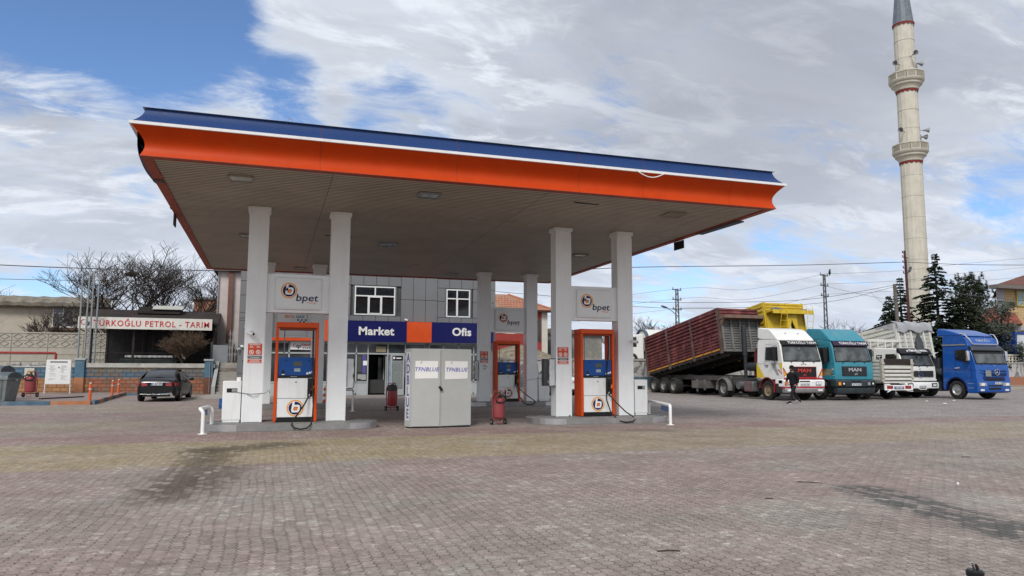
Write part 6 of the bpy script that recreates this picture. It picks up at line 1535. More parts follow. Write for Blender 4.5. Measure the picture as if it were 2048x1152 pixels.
for s in (-1, 1):
    q = MB(); q.box(s*.88-.20, s*.88+.20, -.152, -.141, .66, .86); o = q.build('headlight', BLACK, t)
    q = MB(); q.box(s*.88-.13, s*.88+.13, -.158, -.153, .69, .80); q.build('lamp_lens', mat('clear lamp lens', (0, 0, 0)), o)
    x0, x1 = (s*1.21, s*.93) if s < 0 else (s*.93, s*1.21)
    fender_ring(t, x0, x1, 1.35, .5, .62, 0, 180, BLACK); tyre_wheel(t, s*1.05, 1.35, .48, .28, s); tyre_wheel(t, s*.92, 6.4, .48, .54, s)
    q = MB()
    def sp(yy, z): return (s*(hw+.006-(.10*(z-1.9) if z > 1.9 else 0)), yy, z)
    for nm, pp in (('side_window', [(.42, 1.92), (1.28, 1.92), (1.28, 2.52), (.62, 2.52)]), ('rear_side_window', [(1.55, 1.96), (1.98, 1.96), (1.98, 2.48), (1.55, 2.48)])):
        q = MB(); a = [q.av(sp(*p)) for p in pp]; b_ = [q.av(Vector(sp(*p))+Vector((s*.012, 0, 0))) for p in pp]; q.face(a); q.face(b_[::-1]); [q.face((a[k], a[(k+1) % 4], b_[(k+1) % 4], b_[k])) for k in range(4)]; q.build(nm, GLASS, t)
    if s < 0: q = MB(); M3 = Matrix(((0, 0, -1), (-1, 0, 0), (0, 1, 0))); q.tube([(-hw-.01, 1.765+.13*math.cos(k*PI/8), 2.2+.13*math.sin(k*PI/8)) for k in range(17)], .012, 5); q.box(-hw-.006, -hw+.02, 1.62, 1.90, 2.38, 2.42); q.build('window_sticker', WPRINT, t)
mirror_pair(t, hw-.05, .40, 1.95, 2.45, BLACK, .18)
q = MB(); q.box(-.26, .26, -.155, -.141, .62, .73); o = q.build('licence_plate', mat('plate white', (0, 0, 0)), bo); q = MB(); add_text(q, '42 FA 118', (0, -.157, .675), .10, depth=.001); q.build('plate_text', BLACK, o)
q = MB(); q.tube([(-.3, -.13, .56), (-.2, -.17, .50), (.2, -.17, .50), (.3, -.13, .56)], .02, 6); q.build('tow_bar', WHITE, bo)
WB = mat('white bed paint', (.60, .60, .56), .5, var=.12, dirt=(.3, .27, .22), dirt_amt=.4)
q = MB(); q.box(-1.2, 1.2, 2.45, 8.4, 1.1, 1.25)
for s in (-1, 1):
    for z in (1.55, 1.9, 2.25): q.box(s*1.2-.03, s*1.2+.03, 2.45, 8.4, z-.12, z+.12)
bd = q.build('cargo_bed', WB, t)
q = MB()
for s in (-1, 1):
    for k in range(7): yy = 2.5+k*.97; q.box(s*1.24-.04, s*1.24+.04, yy-.05, yy+.05, 1.1, 3.3)
    q.box(s*1.24-.05, s*1.24+.05, 2.42, 8.42, 3.28, 3.42)
q.box(-1.28, 1.28, 2.40, 2.52, 3.28, 3.44); q.box(-1.24, 1.24, 2.42, 2.48, 1.25, 2.4); [q.box(-1.15+.56*k, -1.07+.56*k, 2.40, 2.48, 2.4, 3.28) for k in range(5)]
q.build('bed_rails', WB, bd, bevel=.012)
q = MB(); q.box(-1.15, 1.15, 3.2, 8.2, 1.26, 2.9); q.build('covered_load', mat('dusty load', (.30, .28, .24), .9, var=.4), t, bevel=.1)
q = MB(); q.cyl((1.28, 2.55, 1.6), (1.28, 3.2, 1.6), .2, n=14); q.build('air_filter', mat('black filter', (0, 0, 0)), t)

# ================================================================ SMALL FLATBED PICKUP, TAIL TO THE CAMERA
t = thing('flatbed_pickup', 'small white dropside pickup showing its tailgate and red tail lights', 'pickup', (32.22, 31.5, 0))
q = MB(); corrug(q, (.97, 0, 1.0), (-1, 0, 0), (0, 0, 1), (0, -1, 0), 1.94, .82, 4, .035); q.box(-.98, .98, .0, .05, 1.0, 1.84); o = q.build('tailgate', WB, t)
q = MB(); q.box(-.99, .99, -.02, .04, 1.86, 2.2); [q.box(-.97, .97, -.035, -.02, 1.90+.1*k, 1.95+.1*k) for k in range(3)]; q.build('dark_board', mat('dark brown board', (.035, .024, .022), .6, var=.3), o)
q = MB(); q.box(-.9, .9, -.03, -.022, 1.30, 1.345); q.build('dark_stripe', BLACK, o)
for s in (-1, 1):
    q = MB(); corrug(q, (s*1.0, .08, 1.0), (0, 1, 0), (0, 0, 1), (s, 0, 0), 3.0, 1.15, 6, .03); q.box(s*1.0-.03, s*1.0+.0, .05, 3.1, 1.0, 2.16); q.build('dropside', WB, t)
    q = MB(); q.box(s*1.0-.08, s*1.0+.07, -.06, .08, .98, 2.2); [q.box(s*1.0-.10, s*1.0+.10, -.09, -.05, z, z+.10) for z in (1.15, 1.5, 1.9)]; q.build('corner_post', mat('pale post', (.42, .40, .34), .6), t)
    tyre_wheel(t, s*.82, 1.55, .40, .40, s); tyre_wheel(t, s*.82, 4.1, .38, .24, s)
    q = MB(); q.box(s*.62-.20, s*.62+.20, -.10, -.08, .60, .76); q.build('tail_light', mat('tail light red', (0, 0, 0)), t)
q = MB(); q.box(-.98, .98, .0, 3.1, .90, .99); q.build('bed_floor', WB, t)
q = MB(); q.box(-.95, .95, -.08, -.02, .52, .80); q.box(-.95, -.6, -.10, -.02, .80, .86); o = q.build('light_bar', WHITE, t)
q = MB(); q.box(-.33, .33, -.10, -.081, .58, .72); pl = q.build('licence_plate', mat('blue grey plate', (.10, .12, .2), .5), t); q = MB(); add_text(q, '42 K 6413', (.02, -.103, .65), .11, depth=.001, off=.002); q.build('plate_text', WPRINT, pl)
q = MB(); q.bar((-.85, -.12, .42), (-.55, -.10, .54), .04, .03); q.bar((.5, -.1, .50), (.9, -.12, .46), .03, .03); q.build('bent_bracket', WHITE, t)
q = MB(); [q.box(s*.4-.05, s*.4+.05, .1, 4.6, .62, .85) for s in (-1, 1)]; q.box(-.8, .8, .3, 1.0, .55, .8); q.build('chassis', DGREY, t)
q = MB(); q.prism([(3.25, .6), (3.25, 2.0), (3.5, 2.08), (4.3, 2.05), (4.75, 1.35), (4.85, .6)], 'x', -.82, .82); q.build('cab_body', WTP, t, bevel=.05); q = MB(); q.box(-.65, .65, 3.235, 3.25, 1.4, 1.95); q.build('rear_window', GLASS, t)

# ================================================================ BLUE TRUCK
BLP = mat('blue truck paint', (.006, .075, .33), .30, coat=.4, var=.10, dirt=(.02, .08, .28), dirt_amt=.10)
t = thing('tractor_truck', 'bright blue tractor truck with chrome roof bar and star badge', 'truck', (37.85, 30.45, 0)); hw = 1.22
chassis(t, 6.2)
arch = [(1.30+.66*math.cos(R(a)), .55+.66*math.sin(R(a))) for a in range(-8, 189, 12)]
prof = [(-.02, .42), (-.05, 1.05), (.02, 1.25), (.0, 1.55), (.06, 1.95), (.36, 2.82), (.46, 2.95), (.62, 3.35), (.9, 3.52), (2.05, 3.60), (2.12, 3.50), (2.15, .50)]+[p for p in arch]+[(.58, .35), (.2, .35)]
q = MB(); q.prism(prof, 'x', 0, 0, hw=lambda p: hw if p[1] < 2.0 else hw-.07*(p[1]-2.0)); q.build('cab_body', BLP, t, bevel=.04, seg=3)
o = slope_panel(t, 'screen_seal', [(-1.16, .048, 1.93), (1.16, .048, 1.93), (1.10, .345, 2.80), (-1.10, .345, 2.80)], BLACK, .014)
slope_panel(o, 'windscreen', [(-1.10, .040, 1.99), (1.10, .040, 1.99), (1.04, .305, 2.68), (-1.04, .305, 2.68)], WSCR, .008)
q = MB(); q.prism([(.22, 2.66), (.17, 2.70), (.34, 2.92), (.48, 2.97), (.48, 2.78)], 'x', -1.17, 1.17); q.build('sun_visor', mat('smoke visor', (.015, .02, .03), .25), t, bevel=.03)
q = MB(); q.prism([(.58, 3.16), (.60, 3.28), (.66, 3.38), (.70, 3.16)], 'x', -.60, .70); hb = q.build('header_box', mat('smoke visor', (0, 0, 0)), t); q = MB(); add_text(q, 'TÜRKOĞLU', (.08, .575, 3.24), .20, rot=Matrix.Rotation(PI/2-R(15), 3, 'X'), depth=.004, off=.004, sx=1.0); q.build('header_lettering', mat('grey letter', (.4, .45, .5), .4), hb)
q = MB(); q.tube([(-1.14, .95, 3.64), (-1.10, .72, 3.62), (-.98, .50, 3.30), (-.90, .42, 3.08), (-.82, .40, 3.04), (.95, .40, 3.04), (1.02, .42, 3.08), (1.08, .5, 3.30), (1.13, .72, 3.60), (1.14, .95, 3.64)], .035, 8); q.build('chrome_bar', CHROME, t, smooth=True)
q = MB(); q.prism([(.75, 3.50), (.95, 3.62), (1.7, 3.86), (2.35, 3.98), (2.45, 3.96), (2.45, 3.50), (2.2, 3.55)], 'x', 0, 0, hw=lambda p: 1.14-.08*max(0, p[1]-3.5)); q.build('roof_deflector', BLP, t, bevel=.05)
for s in (-1, 1):
    q = MB(); q.box(s*hw*.93-.02, s*hw*.93+.04 if s > 0 else s*hw*.93+.02, .65, 2.12, 3.0, 3.08) if False else q.bar((s*(hw-.055), .62, 3.02), (s*(hw-.06), 2.12, 3.02), .03, .07); q.build('side_trim', mat('tan trim', (.30, .30, .28), .4, metal=.4), t)
    def sp(yy, z): return (s*(hw+.008-(.07*(z-2.0) if z > 2.0 else 0)), yy, z)
    pp = [(.42, 2.02), (1.22, 2.20), (1.24, 2.72), (.62, 2.76)]
    q = MB(); a = [q.av(sp(*p)) for p in pp]; b_ = [q.av(Vector(sp(*p))+Vector((s*.012, 0, 0))) for p in pp]; q.face(a); q.face(b_[::-1]); [q.face((a[k], a[(k+1) % 4], b_[(k+1) % 4], b_[k])) for k in range(4)]; q.build('side_window', GLASS, t)
    q = MB()
    for (a, b_) in (((.30, 1.2), (.30, 1.95)), ((1.30, 1.35), (1.30, 2.8)), ((.30, 1.2), (.66, 1.18))): q.bar((s*(hw+.001), a[0], a[1]), (s*(hw+.001-(.05 if b_[1] > 2.5 else 0)), b_[0], b_[1]), .006, .010)
    q.bar((s*(hw+.001), .1, 1.62), (s*(hw+.001), 2.1, 1.66), .006, .012); q.build('panel_gap', NAVY, t)
    q = MB(); q.bar((s*(hw+.012), .98, 1.74), (s*(hw+.012), 1.3, 1.72), .03, .05); q.build('door_handle', CHROME, t)
    x0, x1 = (s*(hw+.01), s*.95) if s < 0 else (s*.95, s*(hw+.01))
    fender_ring(t, x0, x1, 1.30, .55, .66, -5, 185, NAVY); tyre_wheel(t, s*1.06, 1.30, .51, .30, s, mat('grey clean rim', (.36, .37, .38), .4, metal=.4)); tyre_wheel(t, s*.93, 5.1, .50, .56, s)
    q = MB(); [q.box(x0-.004, x1, .18, .56, z, z+.03) for z in (.62, .86)]; q.build('step_edge', mat('pale step', (.25, .32, .42), .5), t)
    q = MB(); q.box(s*.86-.26, s*.86+.26, -.075, -.045, .74, .93); o = q.build('headlight', mat('lamp bezel', (0, 0, 0)), t, bevel=.01); q = MB(); q.box(s*.90-.10, s*.90+.14, -.085, -.076, .77, .90); q.build('lamp_lens', mat('clear lamp lens', (0, 0, 0)), o)
    q = MB(); q.box(s*.90-.13, s*.90+.13, -.06, -.035, .48, .58); q.build('fog_light', mat('clear lamp lens', (0, 0, 0)), t)
mirror_pair(t, hw-.02, .30, 2.12, 2.66, mat('chrome mirror shell', (.6, .61, .62), .18, metal=.9), .18)
q = MB(); q.box(-.58, .95, -.03, .0, 1.30, 1.62); q.prism([(-.06, 1.02), (-.06, 1.20), (.02, 1.24), (.02, 1.0)], 'x', -.75, .80); go = q.build('grille', mat('navy grille', (.006, .02, .10), .5), t, bevel=.02)
q = MB(); [q.box(-.9, 1.0, -.05, -.03, z, z+.06) for z in (1.44, 1.58)]; q.build('grille_bars', BLP, go, bevel=.01); q = MB(); q.box(-.55, .62, -.066, -.05, 1.04, 1.17); q.box(-.40, .45, -.066, -.05, .56, .66); q.box(-.45, .50, -.066, -.05, .74, .80); q.build('air_intake', BLACK, go)
q = MB(); star(q, (.22, -.07, 1.50), .17); q.cyl((.16, .02, 1.84), (.16, .0, 1.84), .03, n=10); q.build('badge', CHROME, go)
q = MB(); q.box(-.62, -.22, -.07, -.052, 1.27, 1.60); q.build('hazard_plate', mat('dull plate', (.22, .23, .22), .5), t)
q = MB(); q.box(.02, .54, -.075, -.055, .84, .96); o = q.build('licence_plate', mat('plate white', (0, 0, 0)), t); q = MB(); add_text(q, '42 BN 330', (.28, -.077, .90), .11, depth=.001); q.build('plate_text', BLACK, o)
q = MB(); [q.tube([(xx, .0, 1.93), (xx+.55, .07, 2.06)], .012, 5) for xx in (-.8, -.1, .5)]; q.build('wipers', BLACK, t)
q = MB(); q.box(-.95, -.3, 2.6, 3.0, 1.0, 2.3); q.cyl((-1.0, 2.3, 1.5), (-1.0, 2.9, 1.5), .2, n=14); q.box(-1.15, -.4, 2.5, 3.4, .4, .95); q.build('side_tanks', mat('dark tank', (.04, .045, .05), .5), t, bevel=.02)

# ================================================================ PERSON
def person():
    t = tx, ty = 23.72, 29.35
    H = 1.76
    def skinmesh(name, chains, m, parent=None, sub=2, root=0):
        v = []; e = []; rad = []; idx = {}
        for ch in chains:
            prev = None
            for (co, r) in ch:
                key = tuple(round(c, 4) for c in co)
                if key not in idx: idx[key] = len(v); v.append(co); rad.append(r)
                i = idx[key]
                if prev is not None and prev != i: e.append((prev, i))
                prev = i
        me = bpy.data.meshes.new(name); me.from_pydata(v, e, []); me.materials.append(m)
        o = bpy.data.objects.new(name, me); COL.objects.link(o)
        sk = o.modifiers.new('skin', 'SKIN'); sk.use_smooth_shade = True
        lay = me.skin_vertices[0].data if me.skin_vertices else None
        if lay is None:
            bpy.context.view_layer.objects.active = o
            bpy.ops.mesh.customdata_skin_add(); lay = me.skin_vertices[0].data
        for i, r in enumerate(rad):
            lay[i].radius = (r, r) if not isinstance(r, tuple) else r; lay[i].use_root = (i == root)
        ss = o.modifiers.new('sub', 'SUBSURF'); ss.levels = sub; ss.render_levels = sub
        dg = bpy.context.evaluated_depsgraph_get(); dg.update()
        me2 = bpy.data.meshes.new_from_object(o.evaluated_get(dg)); bpy.data.objects.remove(o)
        me2.materials.clear(); me2.materials.append(m)
        for p in me2.polygons: p.use_smooth = True
        o2 = bpy.data.objects.new(name, me2); COL.objects.link(o2)
        if parent: o2.parent = parent
        return o2
    # walks toward -x (left in the picture). local frame: +x forward? use -x forward.
    hip = (0.0, 0, .95)
    Lh, Rh = (0.0, -.09, .90), (0.0, .09, .90)          # near leg forward (camera side is -y)
    legs = [[(hip, .13), (Lh, .10), ((-.20, -.10, .50), .062), ((-.34, -.10, .10), .042), ((-.44, -.10, .045), .03)],
            [(hip, .13), (Rh, .10), ((.12, .10, .49), .060), ((.42, .09, .14), .040), ((.36, .09, .05), .03)]]
    torso = [(hip, .13), ((-.02, 0, 1.12), .13), ((-.03, 0, 1.30), .15), ((-.04, 0, 1.44), .10), ((-.055, 0, 1.50), .055), ((-.075, 0, 1.56), .06), ((-.085, 0, 1.64), .092), ((-.08, 0, 1.72), .07)]
    face = [((-.085, 0, 1.64), .092), ((-.165, 0, 1.60), .035)]
    Ls, Rs = (-.04, -.19, 1.41), (-.04, .19, 1.41)
    def hand(wx, wy, wz, sgn):
        palm = (wx-.01, wy, wz-.06); ch = [[((wx, wy, wz), .024), (palm, .026)]]
        for k in range(4):
            ox = -.03+.02*k; ln = (.075, .085, .08, .065)[k]
            ch.append([(palm, .026), ((wx+ox-.01, wy+.004*sgn, wz-.10), .010), ((wx+ox-.02, wy+.006*sgn, wz-.10-ln*.5), .009), ((wx+ox-.035, wy+.006*sgn, wz-.10-ln*.85), .008)])
        ch.append([(palm, .026), ((wx-.045, wy, wz-.07), .011), ((wx-.062, wy, wz-.105), .009)])
        return ch
    armL = [((-.04, 0, 1.44), .10), (Ls, .062), ((.06, -.24, 1.14), .045), ((.02, -.24, .90), .028)]
    armR = [((-.04, 0, 1.44), .10), (Rs, .062), ((-.14, .23, 1.16), .045), ((-.28, .20, .98), .028)]
    SKIN_ = mat('skin', (.30, .17, .12), .6, var=.08)
    body = skinmesh('person', [torso, face]+legs+[armL]+hand(.02, -.24, .90, -1)+[armR]+hand(-.28, .20, .98, 1), SKIN_)
    body.location = (tx, ty, 0); body.rotation_euler = (0, 0, R(8))
    tag(body, 'person in black jacket, trousers and beanie walking left past the trucks', 'person')
    BC = mat('black cloth', (.008, .008, .010), .9, var=.4, bump=.3, bscale=25)
    skinmesh('jacket', [[((.0, 0, .80), .185), ((0, 0, .96), .19), ((-.02, 0, 1.12), .19), ((-.03, 0, 1.30), .20), ((-.04, 0, 1.43), .14), ((-.05, 0, 1.50), .075)],
                        [((-.04, 0, 1.43), .125), (Ls, .088), ((.06, -.24, 1.14), .068), ((.03, -.24, .95), .052)],
                        [((-.04, 0, 1.43), .125), (Rs, .088), ((-.14, .23, 1.16), .068), ((-.24, .21, 1.02), .052)]], BC, body)
    skinmesh('trousers', [[((0, 0, .96), .14), ((0, 0, .90), .14), (Lh, .115), ((-.20, -.10, .50), .086), ((-.33, -.10, .12), .066)], [((0, 0, .90), .14), (Rh, .115), ((.12, .10, .49), .084), ((.405, .09, .17), .064)]], mat('black trousers', (.010, .010, .012), .85, var=.3), body)
    q = MB(); q.mat(0)
    for (x, y, z, rx) in ((-.41, -.10, .0, R(-6)), (.375, .09, .055, R(34))):
        M = Matrix.Translation((x, y, z)) @ Matrix.Rotation(rx, 4, 'Y')
        s_ = MB(M); 
        s_.prism([(-.16, .012), (-.15, .06), (-.06, .085), (.03, .12), (.10, .12), (.115, .03), (.11, .012)], 'y', -.045, .045)
        b0 = len(q.v); q.v += s_.v; q.mat(0); [q.face([b0+i for i in f]) for f in s_.f]
        s_ = MB(M); s_.prism([(-.168, -.005), (-.166, .018), (.118, .020), (.118, -.005)], 'y', -.050, .050)
        b0 = len(q.v); q.v += s_.v; q.mat(1); [q.face([b0+i for i in f]) for f in s_.f]
    q.build('shoes', [BLACK, WPRINT], body, bevel=.012)
    q = MB(); q.lathe([(.108, 1.655), (.112, 1.70), (.105, 1.75), (.08, 1.79), (.04, 1.812), (0, 1.818)], (-.078, 0, 0), 18); q.lathe([(.110, 1.645), (.117, 1.66), (.116, 1.69), (.110, 1.70)], (-.078, 0, 0), 18); q.build('beanie', BC, body, smooth=True)
    q = MB(); q.mat(0); q.blob((-.082, 0, 1.585), (.085, .078, .05), 10, 6); q.build('beard', mat('dark beard', (.02, .015, .012), .9), body, smooth=True)
    q = MB(); q.mat(0).blob((-.182, 0, 1.622), (.022, .014, .026), 8, 5)
    for s in (-1, 1): q.mat(0).blob((-.075, s*.092, 1.63), (.018, .010, .030), 8, 5); q.mat(1).blob((-.166, s*.034, 1.648), (.008, .012, .008), 8, 5)
    q.mat(2).box(-.176, -.165, -.025, .025, 1.588, 1.596); q.build('face_features', [SKIN_, BLACK, mat('lip', (.25, .09, .08), .5)], body, smooth=True)
person()

# ================================================================ LONG PAINTED WALL BEHIND THE TRUCKS
def mural():
    m = bpy.data.materials.new('painted mural wall'); m.use_nodes = True; nt = m.node_tree; nt.nodes.clear(); N = NT(nt)
    out = N.n('ShaderNodeOutputMaterial'); b = N.n('ShaderNodeBsdfPrincipled'); N.l(b.outputs[0], out.inputs[0])
    t = N.n('ShaderNodeTexCoord'); O = t.outputs['Object']; sp = N.n('ShaderNodeSeparateXYZ'); N.l(O, sp.inputs[0])
    base = N.mix(N.ramp(N.noise(O, .8, 6, .65), .3, .7), (.44, .43, .41), (.34, .33, .32))
    wv = N.n('ShaderNodeTexWave'); N.l(O, wv.inputs['Vector']); wv.inputs['Scale'].default_value = .55; wv.inputs['Distortion'].default_value = 14; wv.inputs['Detail'].default_value = 3; wv.inputs['Detail Scale'].default_value = 1.4
    base = N.mix(N.ramp(wv.outputs['Fac'], .12, .26, .85, 0), base, (.11, .115, .125))
    base = N.mix(N.ramp(N.noise(O, 2.2, 5, .6), .56, .64, 0, .6), base, (.20, .21, .24))
    F = N.noise(O, 3, 7, .7)
    z = N.m('ADD', sp.outputs[2], N.m('MULTIPLY', N.m('SUBTRACT', F, .5), .06))
    low = N.mix(N.ramp(sp.outputs[0], 12, 14), (.075, .125, .165), (.30, .125, .07))
    base = N.mix(N.ramp(z, 1.02, 1.06, 1, 0), base, low)
    base = N.mix(N.ramp(F, .5, .7, 0, .45), base, (.24, .21, .18))
    base = N.mix(N.ramp(z, .25, .4, .8, 0), base, (.28, .25, .22))
    N.l(base, b.inputs['Base Color']); b.inputs['Roughness'].default_value = .9
    return m
mw = thing('mural_wall', 'long low grey wall with painted swirls behind the parked trucks', 'wall', (40, 48, 0))
MUR = mural(); q = MB(); q.box(13.5, 52, 48, 48.25, 0, 2.2); q.box(52, 82, 48, 48.25, 0, 2.2); q.build('wall_face', MUR, mw, world=True)
q = MB(); q.box(13.4, 82, 47.94, 48.32, 2.2, 2.32); q.build('coping', CONC, mw, world=True)
q = MB(); 
for x in range(16, 80, 4): q.box(x-.14, x+.14, 47.9, 47.999, 0, 2.2)
q.build('wall_piers', mat('rust pier', (.32, .20, .15), .9, var=.2, dirt=(.4, .38, .35), dirt_amt=.6), mw, world=True)
fk = MB(); fk.box(13, 82, 46.3, 48, -.05, .13); struct(fk.build('sidewalk', CONC))
yd = MB(); yd.box(13.4, 120, 48.3, 140, -.5, 1.9); struct(yd.build('raised_yard', mat('yard soil', (.24, .21, .17), .95, var=.3)))
yd = MB(); yd.box(-60, -1.7, 60, 140, -.5, 1.5); struct(yd.build('back_yard', mat('yard soil', (0, 0, 0))))

# ================================================================ RED ROOFED HOUSE BEHIND THE SHOP
TILE = brickmat('terracotta tiles', (.50, .20, .11), (.38, .14, .08), (.18, .08, .05), .25, .20, 'xz', ms=.03, bump=1.0, dirt=(.30, .22, .16), dirt_amt=.5)
rh = thing('red_house', 'red and cream house with terracotta roof between the rear columns', 'house', (18.4, 56, 1.9))
q = MB(); q.box(15.0, 21.15, 55.4, 62, 1.9, 6.25); q.build('wall', mat('cream wall', (.56, .54, .48), .85, var=.08), rh, world=True)
q = MB(); [q.box(a, b_, 55.34, 55.398, c, d) for a, b_, c, d in ((20.05, 20.62, 1.9, 6.2), (16.4, 20.05, 1.9, 4.35), (15.0, 15.6, 1.9, 6.2))]; q.build('red_panels', mat('brick red render', (.30, .045, .04), .8, var=.1), rh, world=True)
for (a, b_) in ((18.4, 19.2), (19.35, 19.9), (16.6, 17.5)):
    q = MB(); q.box(a, b_, 55.30, 55.36, 4.4, 6.0); o = q.build('window', FRAME, rh, world=True); q = MB(); q.box(a+.07, (a+b_)/2-.03, 55.29, 55.299, 4.47, 5.93); q.box((a+b_)/2+.03, b_-.07, 55.29, 55.299, 4.47, 5.93); q.build('pane', GLASS, o, world=True)
q = MB(); q.box(20.12, 20.55, 55.29, 55.335, 3.75, 5.6); o = q.build('window', mat('dark frame', (.10, .09, .08), .6), rh, world=True); q = MB(); q.box(20.16, 20.32, 55.28, 55.289, 3.8, 5.55); q.box(20.35, 20.51, 55.28, 55.289, 3.8, 5.55); q.build('pane', GLASS2, o, world=True)
q = MB()
q.poly([(14.5, 54.9, 6.25), (21.7, 54.9, 6.25), (18.7, 58.2, 7.75), (16.9, 58.2, 7.75)]); q.poly([(21.7, 54.9, 6.25), (21.7, 62.5, 6.25), (18.7, 59.5, 7.75), (18.7, 58.2, 7.75)]); q.poly([(14.5, 62.5, 6.25), (14.5, 54.9, 6.25), (16.9, 58.2, 7.75), (16.9, 59.5, 7.75)]); q.poly([(21.7, 62.5, 6.25), (14.5, 62.5, 6.25), (16.9, 59.5, 7.75), (18.7, 59.5, 7.75)]); q.poly([(16.9, 58.2, 7.75), (18.7, 58.2, 7.75), (18.7, 59.5, 7.75), (16.9, 59.5, 7.75)])
ro = q.build('roof', TILE, rh, world=True)
q = MB(); q.tube([(14.5, 54.85, 6.27), (21.7, 54.85, 6.27)], .06, 6); q.tube([(18.7, 58.2, 7.77), (21.7, 54.9, 6.27)], .08, 6); q.build('gutter_and_hip', mat('ridge tile', (.40, .17, .10), .8), ro, world=True)
q = MB(); q.box(14.5, 21.7, 54.9, 55.4, 6.1, 6.24); q.build('eave', mat('dark eave', (0, 0, 0)), rh, world=True)
q = MB(); q.box(20.0, 20.6, 56.5, 57.1, 6.6, 7.65); q.box(19.9, 20.7, 56.4, 57.2, 7.65, 7.75); q.build('chimney', CONC, ro, world=True)

# sheds and tank lorry on the upper road
sh = thing('block_shed', 'grey concrete block shed seen through the orange pump frame', 'shed', (26, 61, 1.9))
q = MB(); q.box(22.5, 28.1, 60, 66, 1.9, 4.65); q.build('wall', brickmat('grey blocks', (.24, .235, .22), (.20, .195, .18), (.15, .145, .135), .4, .2, 'xz', dirt=(.32, .30, .26)), sh, world=True)
q = MB(); q.prism([(21.9, 4.65), (21.9, 4.95), (23.5, 5.15), (28.4, 4.75), (28.4, 4.6)], 'y', 59.7, 66.2); q.build('roof', mat('shed roof', (.13, .12, .11), .9, var=.3), sh, world=True)
q = MB(); q.box(22.6, 24.9, 59.2, 59.99, 1.9, 4.1); q.build('door', mat('dark shed door', (.06, .062, .065), .7, var=.4), sh, world=True)
dm = MB(); rr = random.Random(21); rows = []
for i in range(12):
    rows.append([(15.5+i*.8, 50+j*1.3, 1.88+max(0, (1.5*math.exp(-((i-3)/3.5)**2)*math.exp(-((j-2.5)/2)**2)))+rr.uniform(0, .12)) for j in range(6)])
dm.strip(rows); struct(dm.build('earth_mound', mat('dry earth and scrub', (.22, .19, .14), .95, var=.5, scale=3, bump=.8), smooth=True))
tk = thing('tank_lorry', 'white tank lorry on the upper road behind the maroon trailer', 'tanker', (29.5, 55, 1.9))
q = MB(); q.lathe([(0, 0), (.7, .02), (1.0, .12), (1.05, .3), (1.05, 6.2), (1.0, 6.4), (0, 6.5)], (29.35, 55, 3.85), 24, 'x'); q.build('tank', mat('tank white', (.66, .66, .62), .35, var=.06, dirt=(.4, .38, .33), dirt_amt=.3), tk, world=True, smooth=True)
q = MB(); q.box(29.5, 35.7, 53.93, 53.96, 3.45, 3.6); q.build('tank_stripe', mat('ochre stripe', (.50, .30, .05), .5), tk, world=True)
q = MB(); q.lathe([(.98, .0), (1.06, .0), (1.06, .25), (.98, .25)], (29.3, 55, 3.85), 24, 'x', closed=True); q.build('tank_ring', mat('blue grey ring', (.07, .10, .14), .5), tk, world=True)
q = MB(); q.box(28.6, 35.8, 54.3, 55.7, 2.3, 2.85); q.build('chassis', DGREY, tk, world=True)
q = MB(); q.prism([(26.9, 2.4), (26.95, 3.3), (27.4, 4.35), (28.9, 4.45), (29.0, 2.4)], 'y', 53.85, 56.1); q.build('cab', WTP, tk, world=True, bevel=.08)
q = MB(); q.prism([(27.35, 3.4), (27.6, 4.15), (28.3, 4.2), (28.3, 3.4)], 'y', 53.83, 53.86); q.build('side_window', GLASS, tk, world=True)
for x in (27.9, 31.2, 33.8, 35.0):
    w = MB(); w.lathe([(.25, -.14), (.48, -.15), (.5, 0), (.48, .15), (.25, .14)], (x, 53.95, 2.4), 20, 'y', closed=True); w.build('wheel', RUBBER, tk, world=True, smooth=True)

# ================================================================ MINARET
mn = thing('minaret', 'tall slender cream minaret with two balconies and grey cone roof', 'minaret', (66.95, 62, 0))
STN = mat('cream stone', (.56, .53, .45), .85, var=.10, scale=1.2, dirt=(.27, .25, .21), dirt_amt=.4, streak=True)
NS = 14
def seam(q, z, r): q.lathe([(r+.002, z-.02), (r+.012, z), (r+.002, z+.02)], (0, 0, 0), NS)
q = MB(); q.lathe([(1.25, 0), (1.14, 6), (1.10, 24.5), (0, 24.5)], n=NS); q.build('lower_shaft', STN, mn)
q = MB(); q.lathe([(1.08, 26.3), (1.05, 32.7), (0, 32.7)], n=NS); q.build('middle_shaft', STN, mn)
q = MB(); q.lathe([(1.05, 34.3), (1.02, 40.55), (0, 40.6)], n=NS); q.build('upper_shaft', STN, mn)
q = MB()
z = 6.5
while z < 24: seam(q, z, 1.10+.04*(24.5-z)/18); z += 2.35
for z in (28.3, 30.4, 36.4, 38.5): seam(q, z, 1.075 if z < 33 else 1.045)
q.build('stone_seams', mat('seam grey', (.33, .31, .26), .9), mn)
RED = mat('painted red ring', (.20, .03, .025), .7)
for (z, r) in ((24.42, 1.13), (32.6, 1.09), (40.45, 1.10)):
    q = MB(); n = 28
    rows = [[(r*1.01*math.cos(2*PI*k/(n*2)), r*1.01*math.sin(2*PI*k/(n*2)), z-.02-.13*abs(math.sin(k*PI/4))) for k in range(2*n+1)], [(r*1.05*math.cos(2*PI*k/(n*2)), r*1.05*math.sin(2*PI*k/(n*2)), z+.14) for k in range(2*n+1)]]
    q.strip(rows); q.build('red_ring', RED, mn)
